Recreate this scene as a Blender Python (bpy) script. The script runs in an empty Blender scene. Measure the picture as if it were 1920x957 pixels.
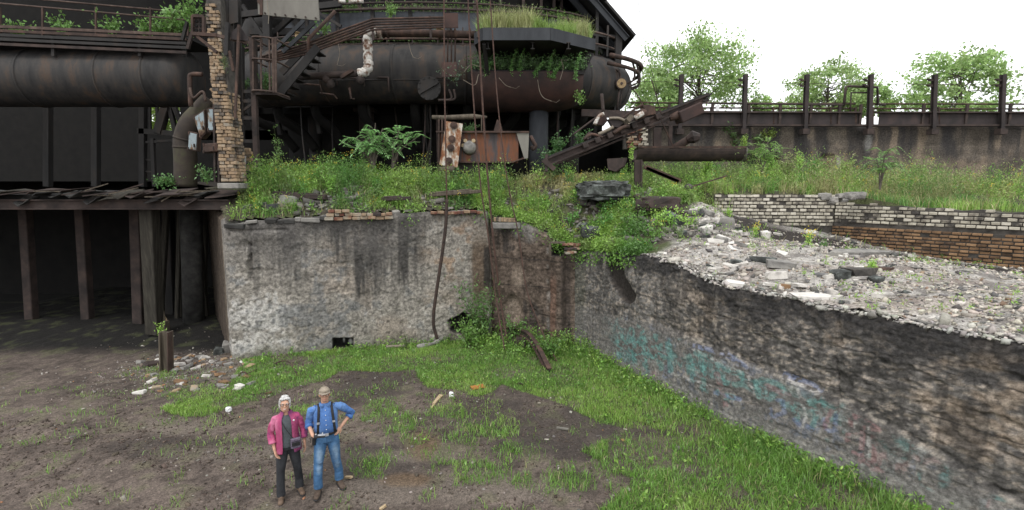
import bpy, bmesh, math, random
import numpy as np
from mathutils import Vector, Matrix

# ------------------------------------------------------------------ camera, sky, sun, exposure
scene = bpy.context.scene
COL = scene.collection
random.seed(7)
RNG = np.random.default_rng(11)

CAM_H, PITCH, FPX = 5.0, math.radians(7.5), 957.0
cam = bpy.data.cameras.new('camera')
cam_o = bpy.data.objects.new('camera', cam)
COL.objects.link(cam_o)
cam_o.location = (0, 0, CAM_H)
cam_o.rotation_euler = (math.radians(90) - PITCH, 0, 0)
cam.sensor_width = 36.0
cam.lens = 36.0 * FPX / 1920.0
cam.clip_start, cam.clip_end = 0.1, 2000.0
scene.camera = cam_o

SUN_EL, SUN_AZ = math.radians(58), math.radians(200)   # azimuth measured clockwise from +Y
world = bpy.data.worlds.new("World")
scene.world = world
world.use_nodes = True
wn, wl = world.node_tree.nodes, world.node_tree.links
sky = wn.new('ShaderNodeTexSky')
sky.sky_type = 'NISHITA'
sky.sun_disc = False
sky.sun_elevation = SUN_EL
sky.sun_rotation = SUN_AZ
sky.air_density = 1.0
sky.dust_density = 1.0
sky.ozone_density = 1.0
hs = wn.new('ShaderNodeHueSaturation')                 # overcast: nearly colourless cloud
hs.inputs['Saturation'].default_value = 0.10
wl.new(sky.outputs[0], hs.inputs['Color'])
bg = wn['Background']
cl = wn.new('ShaderNodeMixRGB')                        # an even layer of bright cloud over it
cl.inputs[0].default_value = 0.8
wl.new(hs.outputs[0], cl.inputs[1])
cl.inputs[2].default_value = (8.6, 8.75, 8.9, 1)
wl.new(cl.outputs[0], bg.inputs['Color'])
bg.inputs['Strength'].default_value = 0.15
sun = bpy.data.lights.new('sun', 'SUN')
sun.energy = 1.1
sun.angle = math.radians(16)
sun.color = (1.0, 0.97, 0.93)
sun_o = bpy.data.objects.new('sun', sun)
COL.objects.link(sun_o)
sd = Vector((math.sin(SUN_AZ) * math.cos(SUN_EL), math.cos(SUN_AZ) * math.cos(SUN_EL), math.sin(SUN_EL)))
sun_o.rotation_euler = sd.to_track_quat('Z', 'Y').to_euler()
sun_o.location = (0, -10, 40)
scene.view_settings.view_transform = 'Standard'
scene.view_settings.look = 'None'
scene.view_settings.exposure = 0.5
scene.view_settings.gamma = 1.0
scene.render.engine = 'CYCLES'
scene.cycles.max_bounces = 5
scene.cycles.transparent_max_bounces = 4

# ------------------------------------------------------------------ measuring helpers
CP, SP = math.cos(PITCH), math.sin(PITCH)
def P(px, py, Y):
    u = (px - 960) / FPX; v = (py - 478.5) / FPX
    k = Y / (CP - v * SP)
    return Vector((u * k, Y, CAM_H + (-SP - v * CP) * k))
def G(px, py, z=0.0):
    u = (px - 960) / FPX; v = (py - 478.5) / FPX
    k = (z - CAM_H) / (-SP - v * CP)
    return Vector((u * k, (CP - v * SP) * k, z))
def PIX(p):
    """where points of the place fall on the survey photograph (used to read stains and plant cover off it)"""
    p = np.asarray(p, float)
    f = p[:, 1] * CP - (p[:, 2] - CAM_H) * SP
    up = p[:, 1] * SP + (p[:, 2] - CAM_H) * CP
    f = np.maximum(f, 0.05)
    return 960 + FPX * p[:, 0] / f, 478.5 - FPX * up / f

# ------------------------------------------------------------------ noise
def _h(ix, iy, iz, seed):
    n = (ix.astype(np.int64) * 374761393 + iy.astype(np.int64) * 668265263 + iz.astype(np.int64) * 2147483647 + seed * 974634777) & 0xFFFFFFFF
    n = ((n ^ (n >> 13)) * 1274126177) & 0xFFFFFFFF
    n = ((n ^ (n >> 16)) * 2246822519) & 0xFFFFFFFF
    return ((n ^ (n >> 15)) & 0xFFFFFF) / float(0xFFFFFF)
def vnoise(x, y, z, seed=0):
    x0, y0, z0 = np.floor(x), np.floor(y), np.floor(z)
    fx, fy, fz = x - x0, y - y0, z - z0
    fx, fy, fz = [t * t * t * (t * (t * 6 - 15) + 10) for t in (fx, fy, fz)]
    r = 0
    for a in (0, 1):
        for b in (0, 1):
            for c in (0, 1):
                w = (fx if a else 1 - fx) * (fy if b else 1 - fy) * (fz if c else 1 - fz)
                r = r + w * _h(x0 + a, y0 + b, z0 + c, seed)
    return r * 2 - 1
def fbm(x, y, z, octv=4, seed=0, gain=0.5):
    x, y, z = np.broadcast_arrays(np.asarray(x, float), np.asarray(y, float), np.asarray(z, float))
    r = np.zeros(x.shape); a, tot = 1.0, 0.0
    for k in range(octv):
        r = r + a * vnoise(x * 2 ** k + 17.3 * k, y * 2 ** k - 9.1 * k, z * 2 ** k + 4.7 * k, seed + k)
        tot += a; a *= gain
    return r / tot
def sstep(a, b, x):
    t = np.clip((x - a) / (b - a), 0, 1)
    return t * t * (3 - 2 * t)
def inpoly(px, py, poly):
    r = np.zeros(px.shape, bool); n = len(poly)
    for i in range(n):
        x1, y1 = poly[i]; x2, y2 = poly[(i + 1) % n]
        if y1 == y2: continue
        c = ((y1 > py) != (y2 > py)) & (px < (x2 - x1) * (py - y1) / (y2 - y1) + x1)
        r ^= c
    return r
def segdist(px, py, a, b):
    ax, ay = a; bx, by = b
    dx, dy = bx - ax, by - ay
    t = np.clip(((px - ax) * dx + (py - ay) * dy) / (dx * dx + dy * dy + 1e-9), 0, 1)
    return np.hypot(px - ax - t * dx, py - ay - t * dy)
def mixc(c, col, m):
    return c * (1 - m[:, None]) + np.asarray(col, float)[None, :] * m[:, None]

# ------------------------------------------------------------------ materials
def nodes_of(name):
    m = bpy.data.materials.new(name); m.use_nodes = True
    nt = m.node_tree
    return m, nt.nodes, nt.links, nt.nodes['Principled BSDF']
def add_bump(n, l, b, strength, scale, dist=0.02, src=None, detail=6.0):
    t = n.new('ShaderNodeTexNoise'); t.inputs['Scale'].default_value = scale; t.inputs['Detail'].default_value = detail
    t.inputs['Roughness'].default_value = 0.65
    if src is not None: l.new(src, t.inputs['Vector'])
    bp = n.new('ShaderNodeBump'); bp.inputs['Strength'].default_value = strength; bp.inputs['Distance'].default_value = dist
    l.new(t.outputs['Fac'], bp.inputs['Height']); l.new(bp.outputs[0], b.inputs['Normal'])
    return t
def M(name, cols, scale=2.0, rough=0.85, metal=0.0, bump=0.4, bscale=25.0, stretch=None, rnd=0.0, dist=0.02, detail=7.0):
    """cols: list of (position, colour) for a ramp over a noise of the place's own coordinates"""
    m, n, l, b = nodes_of(name)
    g = n.new('ShaderNodeNewGeometry')
    src = g.outputs['Position']
    mp = n.new('ShaderNodeMapping'); l.new(src, mp.inputs['Vector'])
    mp.inputs['Scale'].default_value = stretch or (1, 1, 1)
    t = n.new('ShaderNodeTexNoise'); t.inputs['Scale'].default_value = scale; t.inputs['Detail'].default_value = detail
    t.inputs['Roughness'].default_value = 0.62
    l.new(mp.outputs[0], t.inputs['Vector'])
    r = n.new('ShaderNodeValToRGB'); e = r.color_ramp.elements
    while len(e) < len(cols): e.new(0.5)
    for k, (p, c) in enumerate(cols):
        e[k].position = p; e[k].color = (*c, 1)
    fac = t.outputs['Fac']
    if rnd:
        oi = n.new('ShaderNodeObjectInfo')
        ma = n.new('ShaderNodeMath'); ma.operation = 'MULTIPLY_ADD'
        ma.inputs[1].default_value = rnd; ma.inputs[2].default_value = -rnd / 2
        l.new(oi.outputs['Random'], ma.inputs[0])
        ad = n.new('ShaderNodeMath'); ad.operation = 'ADD'
        l.new(fac, ad.inputs[0]); l.new(ma.outputs[0], ad.inputs[1]); fac = ad.outputs[0]
    l.new(fac, r.inputs[0]); l.new(r.outputs[0], b.inputs['Base Color'])
    b.inputs['Roughness'].default_value = rough; b.inputs['Metallic'].default_value = metal
    b.inputs['Specular IOR Level'].default_value = 0.3
    if bump: add_bump(n, l, b, bump, bscale, dist, src)
    return m
def MA(name, rough=0.9, bump=0.5, bscale=30.0, vary=0.5, vscale=14.0, dist=0.02, pits=0.0):
    """colour painted per vertex of the mesh (stains, soil kinds, painted shade, leaf tints), broken up by a fine noise"""
    m, n, l, b = nodes_of(name)
    a = n.new('ShaderNodeAttribute'); a.attribute_name = 'Col'
    g = n.new('ShaderNodeNewGeometry')
    t = n.new('ShaderNodeTexNoise'); t.inputs['Scale'].default_value = vscale; t.inputs['Detail'].default_value = 8
    t.inputs['Roughness'].default_value = 0.7
    l.new(g.outputs['Position'], t.inputs['Vector'])
    mr = n.new('ShaderNodeMapRange')
    mr.inputs['From Min'].default_value = 0.3; mr.inputs['From Max'].default_value = 0.7
    mr.inputs['To Min'].default_value = 1 - vary; mr.inputs['To Max'].default_value = 1 + vary
    l.new(t.outputs['Fac'], mr.inputs['Value'])
    vm = n.new('ShaderNodeVectorMath'); vm.operation = 'SCALE'
    l.new(a.outputs['Color'], vm.inputs[0]); l.new(mr.outputs[0], vm.inputs['Scale'])
    out = vm.outputs[0]
    if pits:
        t2 = n.new('ShaderNodeTexNoise'); t2.inputs['Scale'].default_value = pits; t2.inputs['Detail'].default_value = 5; t2.inputs['Roughness'].default_value = 0.75
        l.new(g.outputs['Position'], t2.inputs['Vector'])
        r2 = n.new('ShaderNodeMapRange'); r2.inputs['From Min'].default_value = 0.40; r2.inputs['From Max'].default_value = 0.58; r2.inputs['To Min'].default_value = 0.66; r2.inputs['To Max'].default_value = 1.16
        l.new(t2.outputs['Fac'], r2.inputs['Value'])
        v2 = n.new('ShaderNodeVectorMath'); v2.operation = 'SCALE'; l.new(out, v2.inputs[0]); l.new(r2.outputs[0], v2.inputs['Scale']); out = v2.outputs[0]
    l.new(out, b.inputs['Base Color'])
    b.inputs['Roughness'].default_value = rough
    b.inputs['Specular IOR Level'].default_value = 0.25
    if bump: add_bump(n, l, b, bump, bscale, dist, g.outputs['Position'])
    return m
def leaf_mat(name, trans=0.35):
    m, n, l, b = nodes_of(name)
    n.remove(b)
    a = n.new('ShaderNodeAttribute'); a.attribute_name = 'Col'
    d = n.new('ShaderNodeBsdfDiffuse'); t = n.new('ShaderNodeBsdfTranslucent')
    mx = n.new('ShaderNodeMixShader'); mx.inputs[0].default_value = trans
    l.new(a.outputs['Color'], d.inputs['Color']); l.new(a.outputs['Color'], t.inputs['Color'])
    l.new(d.outputs[0], mx.inputs[1]); l.new(t.outputs[0], mx.inputs[2])
    gl = n.new('ShaderNodeBsdfGlossy'); gl.inputs['Roughness'].default_value = 0.45
    gl.inputs['Color'].default_value = (1, 1, 1, 1)
    m2 = n.new('ShaderNodeMixShader'); m2.inputs[0].default_value = 0.035
    l.new(mx.outputs[0], m2.inputs[1]); l.new(gl.outputs[0], m2.inputs[2])
    l.new(m2.outputs[0], n['Material Output'].inputs['Surface'])
    return m
MAT = dict(
    wall=MA('wall_concrete', 0.92, 0.8, 34, 0.4, 12, 0.02, 13.0),
    soil=MA('soil', 0.95, 0.9, 45, 0.5, 38, 0.025, 22.0),
    cloth=MA('cloth_tinted', 0.95, 0.55, 22, 0.18, 30, 0.014),
    skin=MA('skin_tinted', 0.55, 0.1, 60, 0.06, 40, 0.003),
    leaf=leaf_mat('leaf'),
    blade=leaf_mat('grass_blade', 0.3),
    dark_steel=M('dark_steel', [(0.3, (0.016, 0.015, 0.015)), (0.55, (0.03, 0.028, 0.027)), (0.75, (0.05, 0.036, 0.028))], 1.6, 0.75, 0.0, 0.35, 18, (1, 1, 0.35)),
    pipe_steel=M('sooty_pipe_steel', [(0.3, (0.013, 0.0125, 0.013)), (0.45, (0.03, 0.0285, 0.028)), (0.55, (0.042, 0.037, 0.034)), (0.64, (0.066, 0.045, 0.033)), (0.74, (0.05, 0.046, 0.043))], 2.2, 0.7, 0.0, 0.35, 16, (1, 1, 0.22)),
    blue_steel=M('blue_grey_plate', [(0.3, (0.03, 0.033, 0.038)), (0.55, (0.07, 0.077, 0.09)), (0.72, (0.055, 0.045, 0.04))], 1.2, 0.7, 0.0, 0.25, 20, (1, 1, 0.3)),
    red_steel=M('red_brown_plate', [(0.3, (0.0175, 0.0141, 0.0133)), (0.5, (0.0426, 0.0239, 0.0205)), (0.72, (0.0704, 0.0356, 0.028))], 1.1, 0.7, 0.0, 0.3, 16),
    rust=M('rust', [(0.28, (0.0231, 0.0175, 0.0154)), (0.5, (0.0582, 0.0379, 0.0309)), (0.66, (0.1054, 0.062, 0.0466)), (0.8, (0.079, 0.0615, 0.0545))], 3.0, 0.85, 0.0, 0.5, 40, (0.95, 0.95, 0.6)),
    rust_dark=M('dark_rust', [(0.3, (0.0236, 0.0198, 0.0186)), (0.55, (0.053, 0.0387, 0.0343)), (0.75, (0.083, 0.0566, 0.0473))], 2.5, 0.85, 0.0, 0.5, 35),
    rust_rail=M('rail_rust', [(0.3, (0.0408, 0.0282, 0.024)), (0.55, (0.0904, 0.0624, 0.0512)), (0.75, (0.147, 0.112, 0.091))], 4.0, 0.85, 0.0, 0.4, 40),
    white_lag=M('peeling_white_lagging', [(0.36, (0.11, 0.05, 0.03)), (0.46, (0.3, 0.24, 0.2)), (0.56, (0.62, 0.6, 0.56)), (0.75, (0.5, 0.49, 0.46))], 5.0, 0.85, 0.0, 0.6, 22),
    sheet=M('dull_sheet_metal', [(0.3, (0.13, 0.12, 0.105)), (0.6, (0.2, 0.19, 0.165)), (0.78, (0.16, 0.11, 0.07))], 1.2, 0.6, 0.0, 0.12, 10, (1, 1, 0.4)),
    cabinet=M('flaking_pale_blue_paint', [(0.36, (0.06, 0.032, 0.02)), (0.47, (0.16, 0.11, 0.07)), (0.54, (0.24, 0.29, 0.31)), (0.75, (0.31, 0.37, 0.40))], 5.0, 0.7, 0.0, 0.3, 30, (1, 1, 0.5)),
    beam_paint=M('white_paint_over_rust', [(0.3, (0.07, 0.03, 0.02)), (0.45, (0.22, 0.09, 0.04)), (0.53, (0.35, 0.25, 0.18)), (0.62, (0.55, 0.53, 0.48))], 4.0, 0.8, 0.0, 0.5, 30, (1, 1, 0.6)),
    box_rust=M('streaked_rusty_plate', [(0.3, (0.03, 0.028, 0.03)), (0.46, (0.07, 0.06, 0.06)), (0.56, (0.16, 0.06, 0.028)), (0.66, (0.09, 0.05, 0.035)), (0.8, (0.3, 0.2, 0.13))], 2.6, 0.75, 0.0, 0.3, 24, (1, 1, 0.22)),
    timber=M('weathered_timber', [(0.3, (0.045, 0.036, 0.028)), (0.6, (0.12, 0.10, 0.075)), (0.8, (0.17, 0.15, 0.12))], 5.0, 0.9, 0.0, 0.6, 30, (3, 3, 0.25)),
    timber_pale=M('pale_split_wood', [(0.3, (0.28, 0.2, 0.11)), (0.7, (0.5, 0.4, 0.26))], 9.0, 0.9, 0.0, 0.4, 40, (3, 3, 0.5)),
    timber_dark=M('shade_dark_timber', [(0.3, (0.018, 0.016, 0.013)), (0.6, (0.048, 0.043, 0.034)), (0.8, (0.075, 0.068, 0.055))], 5.0, 0.9, 0.0, 0.6, 30, (3, 3, 0.25)),  # weathered timber with the bay's shade put into its colour
    concrete_dark=M('dark_concrete', [(0.3, (0.02, 0.019, 0.018)), (0.5, (0.04, 0.039, 0.037)), (0.75, (0.075, 0.072, 0.066))], 4, 0.92, 0.0, 0.6, 30),  # darker copy of the grey concrete
    bark=M('bark', [(0.35, (0.06, 0.05, 0.04)), (0.65, (0.14, 0.12, 0.10))], 8, 0.95, 0.0, 0.6, 30, (2, 2, 0.4)),
    stem=M('green_stem', [(0.3, (0.06, 0.09, 0.03)), (0.7, (0.12, 0.13, 0.05))], 8, 0.8, 0.0, 0.0),
    twig=M('dry_pale_twig', [(0.3, (0.13, 0.105, 0.08)), (0.7, (0.27, 0.235, 0.19))], 8, 0.9, 0.0, 0.3, 40),
    brick_yellow=M('yellow_firebrick', [(0.2, (0.0531, 0.0495, 0.0459)), (0.34, (0.1461, 0.1173, 0.0921)), (0.46, (0.2772, 0.1944, 0.1224)), (0.62, (0.3378, 0.2478, 0.1614)), (0.8, (0.2625, 0.2373, 0.1977))], 3.0, 0.9, 0.0, 0.5, 45, None, 0.42),
    brick_white=M('white_glazed_brick', [(0.25, (0.06, 0.055, 0.05)), (0.37, (0.24, 0.215, 0.175)), (0.5, (0.40, 0.37, 0.30)), (0.62, (0.50, 0.465, 0.385)), (0.8, (0.54, 0.50, 0.43))], 3.5, 0.85, 0.0, 0.5, 45, None, 0.4),
    brick_brown=M('brown_brick', [(0.25, (0.07, 0.045, 0.03)), (0.5, (0.20, 0.12, 0.065)), (0.8, (0.29, 0.18, 0.10))], 3.0, 0.9, 0.0, 0.5, 45, None, 0.4),
    brick_mixed=M('mixed_red_buff_brick', [(0.22, (0.05, 0.04, 0.038)), (0.4, (0.16, 0.065, 0.045)), (0.55, (0.28, 0.2, 0.13)), (0.75, (0.3, 0.27, 0.22))], 3.0, 0.9, 0.0, 0.5, 45, None, 0.6),
    mortar=M('sooty_mortar', [(0.3, (0.035, 0.033, 0.03)), (0.7, (0.10, 0.09, 0.08))], 6, 0.95, 0.0, 0.5, 40),
    concrete=M('grey_concrete', [(0.3, (0.11, 0.105, 0.1)), (0.5, (0.22, 0.21, 0.195)), (0.75, (0.32, 0.3, 0.27))], 4, 0.92, 0.0, 0.6, 30),
    stone_dark=M('dark_slag_stone', [(0.3, (0.02, 0.021, 0.02)), (0.5, (0.06, 0.064, 0.06)), (0.62, (0.15, 0.165, 0.155)), (0.75, (0.04, 0.04, 0.036))], 4, 0.9, 0.0, 0.9, 12, None, 0.0, 0.05),
    stone_pale=M('pale_rubble', [(0.2, (0.10, 0.10, 0.10)), (0.36, (0.28, 0.26, 0.24)), (0.5, (0.5, 0.47, 0.43)), (0.8, (0.66, 0.64, 0.6))], 5, 0.9, 0.0, 0.5, 40, None, 0.45),
    soot_shade=M('soot_and_shade_black', [(0.3, (0.005, 0.0048, 0.0046)), (0.7, (0.011, 0.010, 0.009))], 2, 0.95, 0.0, 0.5, 20),  # soot tone, with the deep shade of the interior put into the colour
    column_paint=M('blue_black_column', [(0.3, (0.02, 0.022, 0.026)), (0.7, (0.045, 0.049, 0.055))], 2, 0.7, 0.0, 0.2, 30, (1, 1, 0.3)),
    cable=M('rusty_wire_rope', [(0.3, (0.0467, 0.0291, 0.0243)), (0.7, (0.1108, 0.0628, 0.0484))], 10, 0.85, 0.0, 0.6, 120),
    cable_dark=M('dark_wire_rope', [(0.3, (0.025, 0.02, 0.018)), (0.7, (0.07, 0.045, 0.036))], 10, 0.85, 0.0, 0.6, 120),
    girder=M('maroon_girder_plate', [(0.3, (0.0207, 0.0177, 0.0177)), (0.55, (0.0416, 0.032, 0.0314)), (0.78, (0.0733, 0.0493, 0.0445))], 1.6, 0.75, 0.0, 0.3, 20, (0.92, 0.92, 0.56)),
    orange=M('orange_plate', [(0.3, (0.32, 0.10, 0.03)), (0.7, (0.5, 0.17, 0.06))], 6, 0.8, 0.0, 0.3, 40),
    white=M('white_plastic', [(0.3, (0.65, 0.66, 0.68)), (0.7, (0.8, 0.8, 0.8))], 9, 0.5, 0.0, 0.2, 40),
    lamp_face=M('tarnished_brass_face', [(0.3, (0.17, 0.11, 0.05)), (0.7, (0.36, 0.26, 0.14))], 9, 0.5, 0.0, 0.2, 40),
    black=M('black_leather', [(0.3, (0.012, 0.012, 0.013)), (0.7, (0.03, 0.03, 0.032))], 20, 0.6, 0.0, 0.2, 60),
    chrome=M('grey_metal', [(0.3, (0.35, 0.36, 0.38)), (0.7, (0.55, 0.56, 0.58))], 20, 0.35, 0.4, 0.0),
    hair=M('silver_hair', [(0.3, (0.45, 0.44, 0.43)), (0.6, (0.68, 0.67, 0.65)), (0.8, (0.8, 0.79, 0.77))], 30, 0.7, 0.0, 0.8, 60, (1, 1, 0.3)),
    shoe=M('brown_shoe_leather', [(0.3, (0.07, 0.045, 0.03)), (0.7, (0.17, 0.115, 0.08))], 20, 0.6, 0.0, 0.2, 60),
    boot=M('dark_brown_boot', [(0.3, (0.045, 0.03, 0.022)), (0.7, (0.11, 0.08, 0.06))], 20, 0.7, 0.0, 0.3, 60),
    cap=M('tan_cap_canvas', [(0.35, (0.17, 0.14, 0.105)), (0.5, (0.33, 0.28, 0.22)), (0.65, (0.22, 0.185, 0.145))], 28, 0.9, 0.0, 0.3, 90),
    bag=M('purple_grey_bag', [(0.3, (0.075, 0.06, 0.09)), (0.7, (0.17, 0.14, 0.19))], 30, 0.8, 0.0, 0.3, 80),
    lens=M('spectacle_lens', [(0.3, (0.25, 0.2, 0.2)), (0.7, (0.3, 0.26, 0.26))], 5, 0.15, 0.0, 0.0),
    eye=M('eye_dark', [(0.3, (0.03, 0.025, 0.02)), (0.7, (0.05, 0.04, 0.03))], 5, 0.3, 0.0, 0.0),
    lip=M('lip', [(0.3, (0.36, 0.13, 0.11)), (0.7, (0.42, 0.17, 0.14))], 5, 0.5, 0.0, 0.0),
    teeth=M('teeth', [(0.3, (0.7, 0.68, 0.62)), (0.7, (0.75, 0.73, 0.68))], 5, 0.4, 0.0, 0.0),
)

# ------------------------------------------------------------------ object helpers
def link(o):
    COL.objects.link(o); return o
def tag(o, label=None, cat=None, group=None, kind=None):
    if label: o['label'] = label
    if cat: o['category'] = cat
    if group: o['group'] = group
    if kind: o['kind'] = kind
    return o
def thing(name, label, cat, loc=(0, 0, 0), group=None, rotz=0.0):
    o = bpy.data.objects.new(name, None); link(o)
    o.location = loc; o.rotation_euler = (0, 0, rotz); o.empty_display_size = 0.2
    return tag(o, label, cat, group)
def root_loc(o):
    while o.parent is not None: o = o.parent
    return Vector(o.location)
def place(me, name, mat, parent=None, smooth=False, local=False):
    if mat is not None: me.materials.append(mat)
    if smooth: me.polygons.foreach_set('use_smooth', np.ones(len(me.polygons), bool))
    o = link(bpy.data.objects.new(name, me))
    if parent is not None:
        if not local:
            l = root_loc(parent)
            if l.length > 0: me.transform(Matrix.Translation(-l))
        o.parent = parent
    return o
def np_mesh(name, verts, faces, cols=None):
    verts = np.asarray(verts, np.float32); faces = np.asarray(faces, np.int32)
    me = bpy.data.meshes.new(name)
    me.vertices.add(len(verts)); me.vertices.foreach_set('co', verts.ravel())
    k = faces.shape[1]
    me.loops.add(faces.size); me.loops.foreach_set('vertex_index', faces.ravel())
    me.polygons.add(len(faces))
    me.polygons.foreach_set('loop_start', np.arange(0, faces.size, k, dtype=np.int32))
    me.update(calc_edges=True)
    if cols is not None:
        a = me.color_attributes.new('Col', 'FLOAT_COLOR', 'POINT')
        c = np.ones((len(verts), 4), np.float32); c[:, :3] = cols
        a.data.foreach_set('color', c.ravel())
    return me
def frame(d, ref=(0, 0, 1)):
    d = Vector(d).normalized(); r = Vector(ref)
    if abs(d.dot(r)) > 0.98: r = Vector((0, 1, 0))
    s = d.cross(r).normalized(); u = s.cross(d).normalized()
    return d, s, u
class MB:
    def __init__(self): self.v = []; self.f = []
    def add(self, vs, fs):
        o = len(self.v); self.v += [tuple(p) for p in vs]; self.f += [tuple(i + o for i in f) for f in fs]
        return self
    BOXF = [(0, 3, 2, 1), (4, 5, 6, 7), (0, 1, 5, 4), (1, 2, 6, 5), (2, 3, 7, 6), (3, 0, 4, 7)]
    def box(self, c, s, rot=None):
        x, y, z = s[0] / 2, s[1] / 2, s[2] / 2
        vs = [Vector(p) for p in [(-x, -y, -z), (x, -y, -z), (x, y, -z), (-x, y, -z), (-x, -y, z), (x, -y, z), (x, y, z), (-x, y, z)]]
        if rot is not None: vs = [rot @ p for p in vs]
        c = Vector(c)
        return self.add([c + p for p in vs], self.BOXF)
    def bar(self, a, b, w, h, ref=(0, 0, 1)):
        a, b = Vector(a), Vector(b); d, s, u = frame(b - a, ref)
        s, u = s * (w / 2), u * (h / 2)
        return self.add([a - s - u, a + s - u, a + s + u, a - s + u, b - s - u, b + s - u, b + s + u, b - s + u],
                        [(0, 1, 2, 3), (7, 6, 5, 4), (0, 4, 5, 1), (1, 5, 6, 2), (2, 6, 7, 3), (3, 7, 4, 0)])
    def ibeam(self, a, b, w, h, t=0.03, ref=(0, 0, 1)):
        a, b = Vector(a), Vector(b); d, s, u = frame(b - a, ref)
        self.bar(a + u * (h / 2 - t / 2), b + u * (h / 2 - t / 2), w, t, ref)
        self.bar(a - u * (h / 2 - t / 2), b - u * (h / 2 - t / 2), w, t, ref)
        return self.bar(a, b, t, h - 2 * t - 0.002, ref)
    def tube(self, pts, r, seg=8, caps=True, ref=(0, 0, 1)):
        pts = [Vector(p) for p in pts]; n = len(pts)
        rr = r if isinstance(r, (list, tuple)) else [r] * n
        d, s, u = frame(pts[1] - pts[0], ref)
        vs = []; o = None
        for i, p in enumerate(pts):
            t = (pts[min(i + 1, n - 1)] - pts[max(i - 1, 0)]).normalized()
            if o is not None:
                s = (s - t * s.dot(t))
                if s.length < 1e-6: s = frame(t, ref)[1]
                s.normalize()
                u = s.cross(t).normalized()
            o = t
            q = rr[i]; qx, qy = q if isinstance(q, (list, tuple)) else (q, q)
            for k in range(seg):
                a = 2 * math.pi * k / seg
                vs.append(p + s * (math.cos(a) * qx) + u * (math.sin(a) * qy))
        fs = [(i * seg + k, i * seg + (k + 1) % seg, (i + 1) * seg + (k + 1) % seg, (i + 1) * seg + k) for i in range(n - 1) for k in range(seg)]
        if caps: fs += [tuple(range(seg))[::-1], tuple(range((n - 1) * seg, n * seg))]
        return self.add(vs, fs)
    def ell(self, c, r, rot=None, seg=14, rings=9):
        c = Vector(c); vs = []; fs = []
        for i in range(1, rings):
            a = math.pi * i / rings
            for k in range(seg):
                b = 2 * math.pi * k / seg
                p = Vector((r[0] * math.sin(a) * math.cos(b), r[1] * math.sin(a) * math.sin(b), r[2] * math.cos(a)))
                vs.append(c + (rot @ p if rot is not None else p))
        t = Vector((0, 0, r[2])); t = rot @ t if rot is not None else t
        vs += [c + t, c - t]
        T, B = len(vs) - 2, len(vs) - 1
        for i in range(rings - 2):
            for k in range(seg):
                fs.append((i * seg + k, (i + 1) * seg + k, (i + 1) * seg + (k + 1) % seg, i * seg + (k + 1) % seg))
        for k in range(seg):
            fs.append((T, k, (k + 1) % seg)); q = (rings - 2) * seg
            fs.append((B, q + (k + 1) % seg, q + k))
        return self.add(vs, fs)
    def prism(self, poly, ext):
        """closed polygon of 3-D points pushed along ext"""
        n = len(poly); e = Vector(ext); a = [Vector(p) for p in poly]
        return self.add(a + [p + e for p in a], [tuple(range(n))[::-1], tuple(range(n, 2 * n))] + [(i, (i + 1) % n, n + (i + 1) % n, n + i) for i in range(n)])
    def mesh(self, name='mesh'):
        me = bpy.data.meshes.new(name); me.from_pydata(self.v, [], self.f); me.update(); return me
    def build(self, name, mat, parent=None, smooth=False, local=False, bevel=0.0):
        me = self.mesh(name)
        bm = bmesh.new(); bm.from_mesh(me)
        bmesh.ops.recalc_face_normals(bm, faces=bm.faces)
        if bevel:
            bmesh.ops.bevel(bm, geom=[e for e in bm.edges if len(e.link_faces) == 2 and e.calc_face_angle(0) > 0.6], offset=bevel, segments=1, affect='EDGES')
        bm.to_mesh(me); bm.free()
        return place(me, name, mat, parent, smooth, local)
def curve_pts(pts, n=12):
    """Catmull-Rom through the points"""
    p = [Vector(q) for q in pts]; p = [2 * p[0] - p[1]] + p + [2 * p[-1] - p[-2]]
    out = []
    for i in range(1, len(p) - 2):
        for k in range(n):
            t = k / n
            out.append(0.5 * ((2 * p[i]) + (p[i + 1] - p[i - 1]) * t + (2 * p[i - 1] - 5 * p[i] + 4 * p[i + 1] - p[i + 2]) * t * t + (3 * p[i] - p[i - 1] - 3 * p[i + 1] + p[i + 2]) * t ** 3))
    out.append(p[-2]); return out
class Leaves:
    """leaf-sized faces gathered into one foliage mesh"""
    def __init__(self): self.V = []; self.C = []
    def add(self, base, d, side, ln, wd, col, droop=0.08):
        base, d, side = [np.atleast_2d(np.asarray(a, float)) for a in (base, d, side)]
        n = len(base); d = np.broadcast_to(d, (n, 3)); side = np.broadcast_to(side, (n, 3))
        d = d / (np.linalg.norm(d, axis=1, keepdims=True) + 1e-9)
        side = side - d * (side * d).sum(1, keepdims=True)
        side = side / (np.linalg.norm(side, axis=1, keepdims=True) + 1e-9)
        nr = np.cross(side, d)
        ln = np.broadcast_to(ln, (n,))[:, None]; wd = np.broadcast_to(wd, (n,))[:, None]
        mid = base + d * ln * 0.45
        v = np.stack([base, mid + side * wd / 2 + nr * ln * droop, base + d * ln, mid - side * wd / 2 + nr * ln * droop], 1)
        self.V.append(v.reshape(-1, 3))
        c = np.broadcast_to(np.asarray(col, float), (n, 3))
        self.C.append(np.repeat(c, 4, 0))
        return self
    def count(self): return sum(len(v) for v in self.V) // 4
    def build(self, name, parent=None, mat=None):
        V = np.concatenate(self.V); C = np.concatenate(self.C)
        F = np.arange(len(V), dtype=np.int32).reshape(-1, 4)
        return place(np_mesh(name, V, F, C), name, mat or MAT['leaf'], parent)
def rdir(n, up=0.0, rng=RNG):
    v = rng.normal(size=(n, 3)); v /= np.linalg.norm(v, axis=1, keepdims=True) + 1e-9
    v[:, 2] += up
    return v / (np.linalg.norm(v, axis=1, keepdims=True) + 1e-9)
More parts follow.
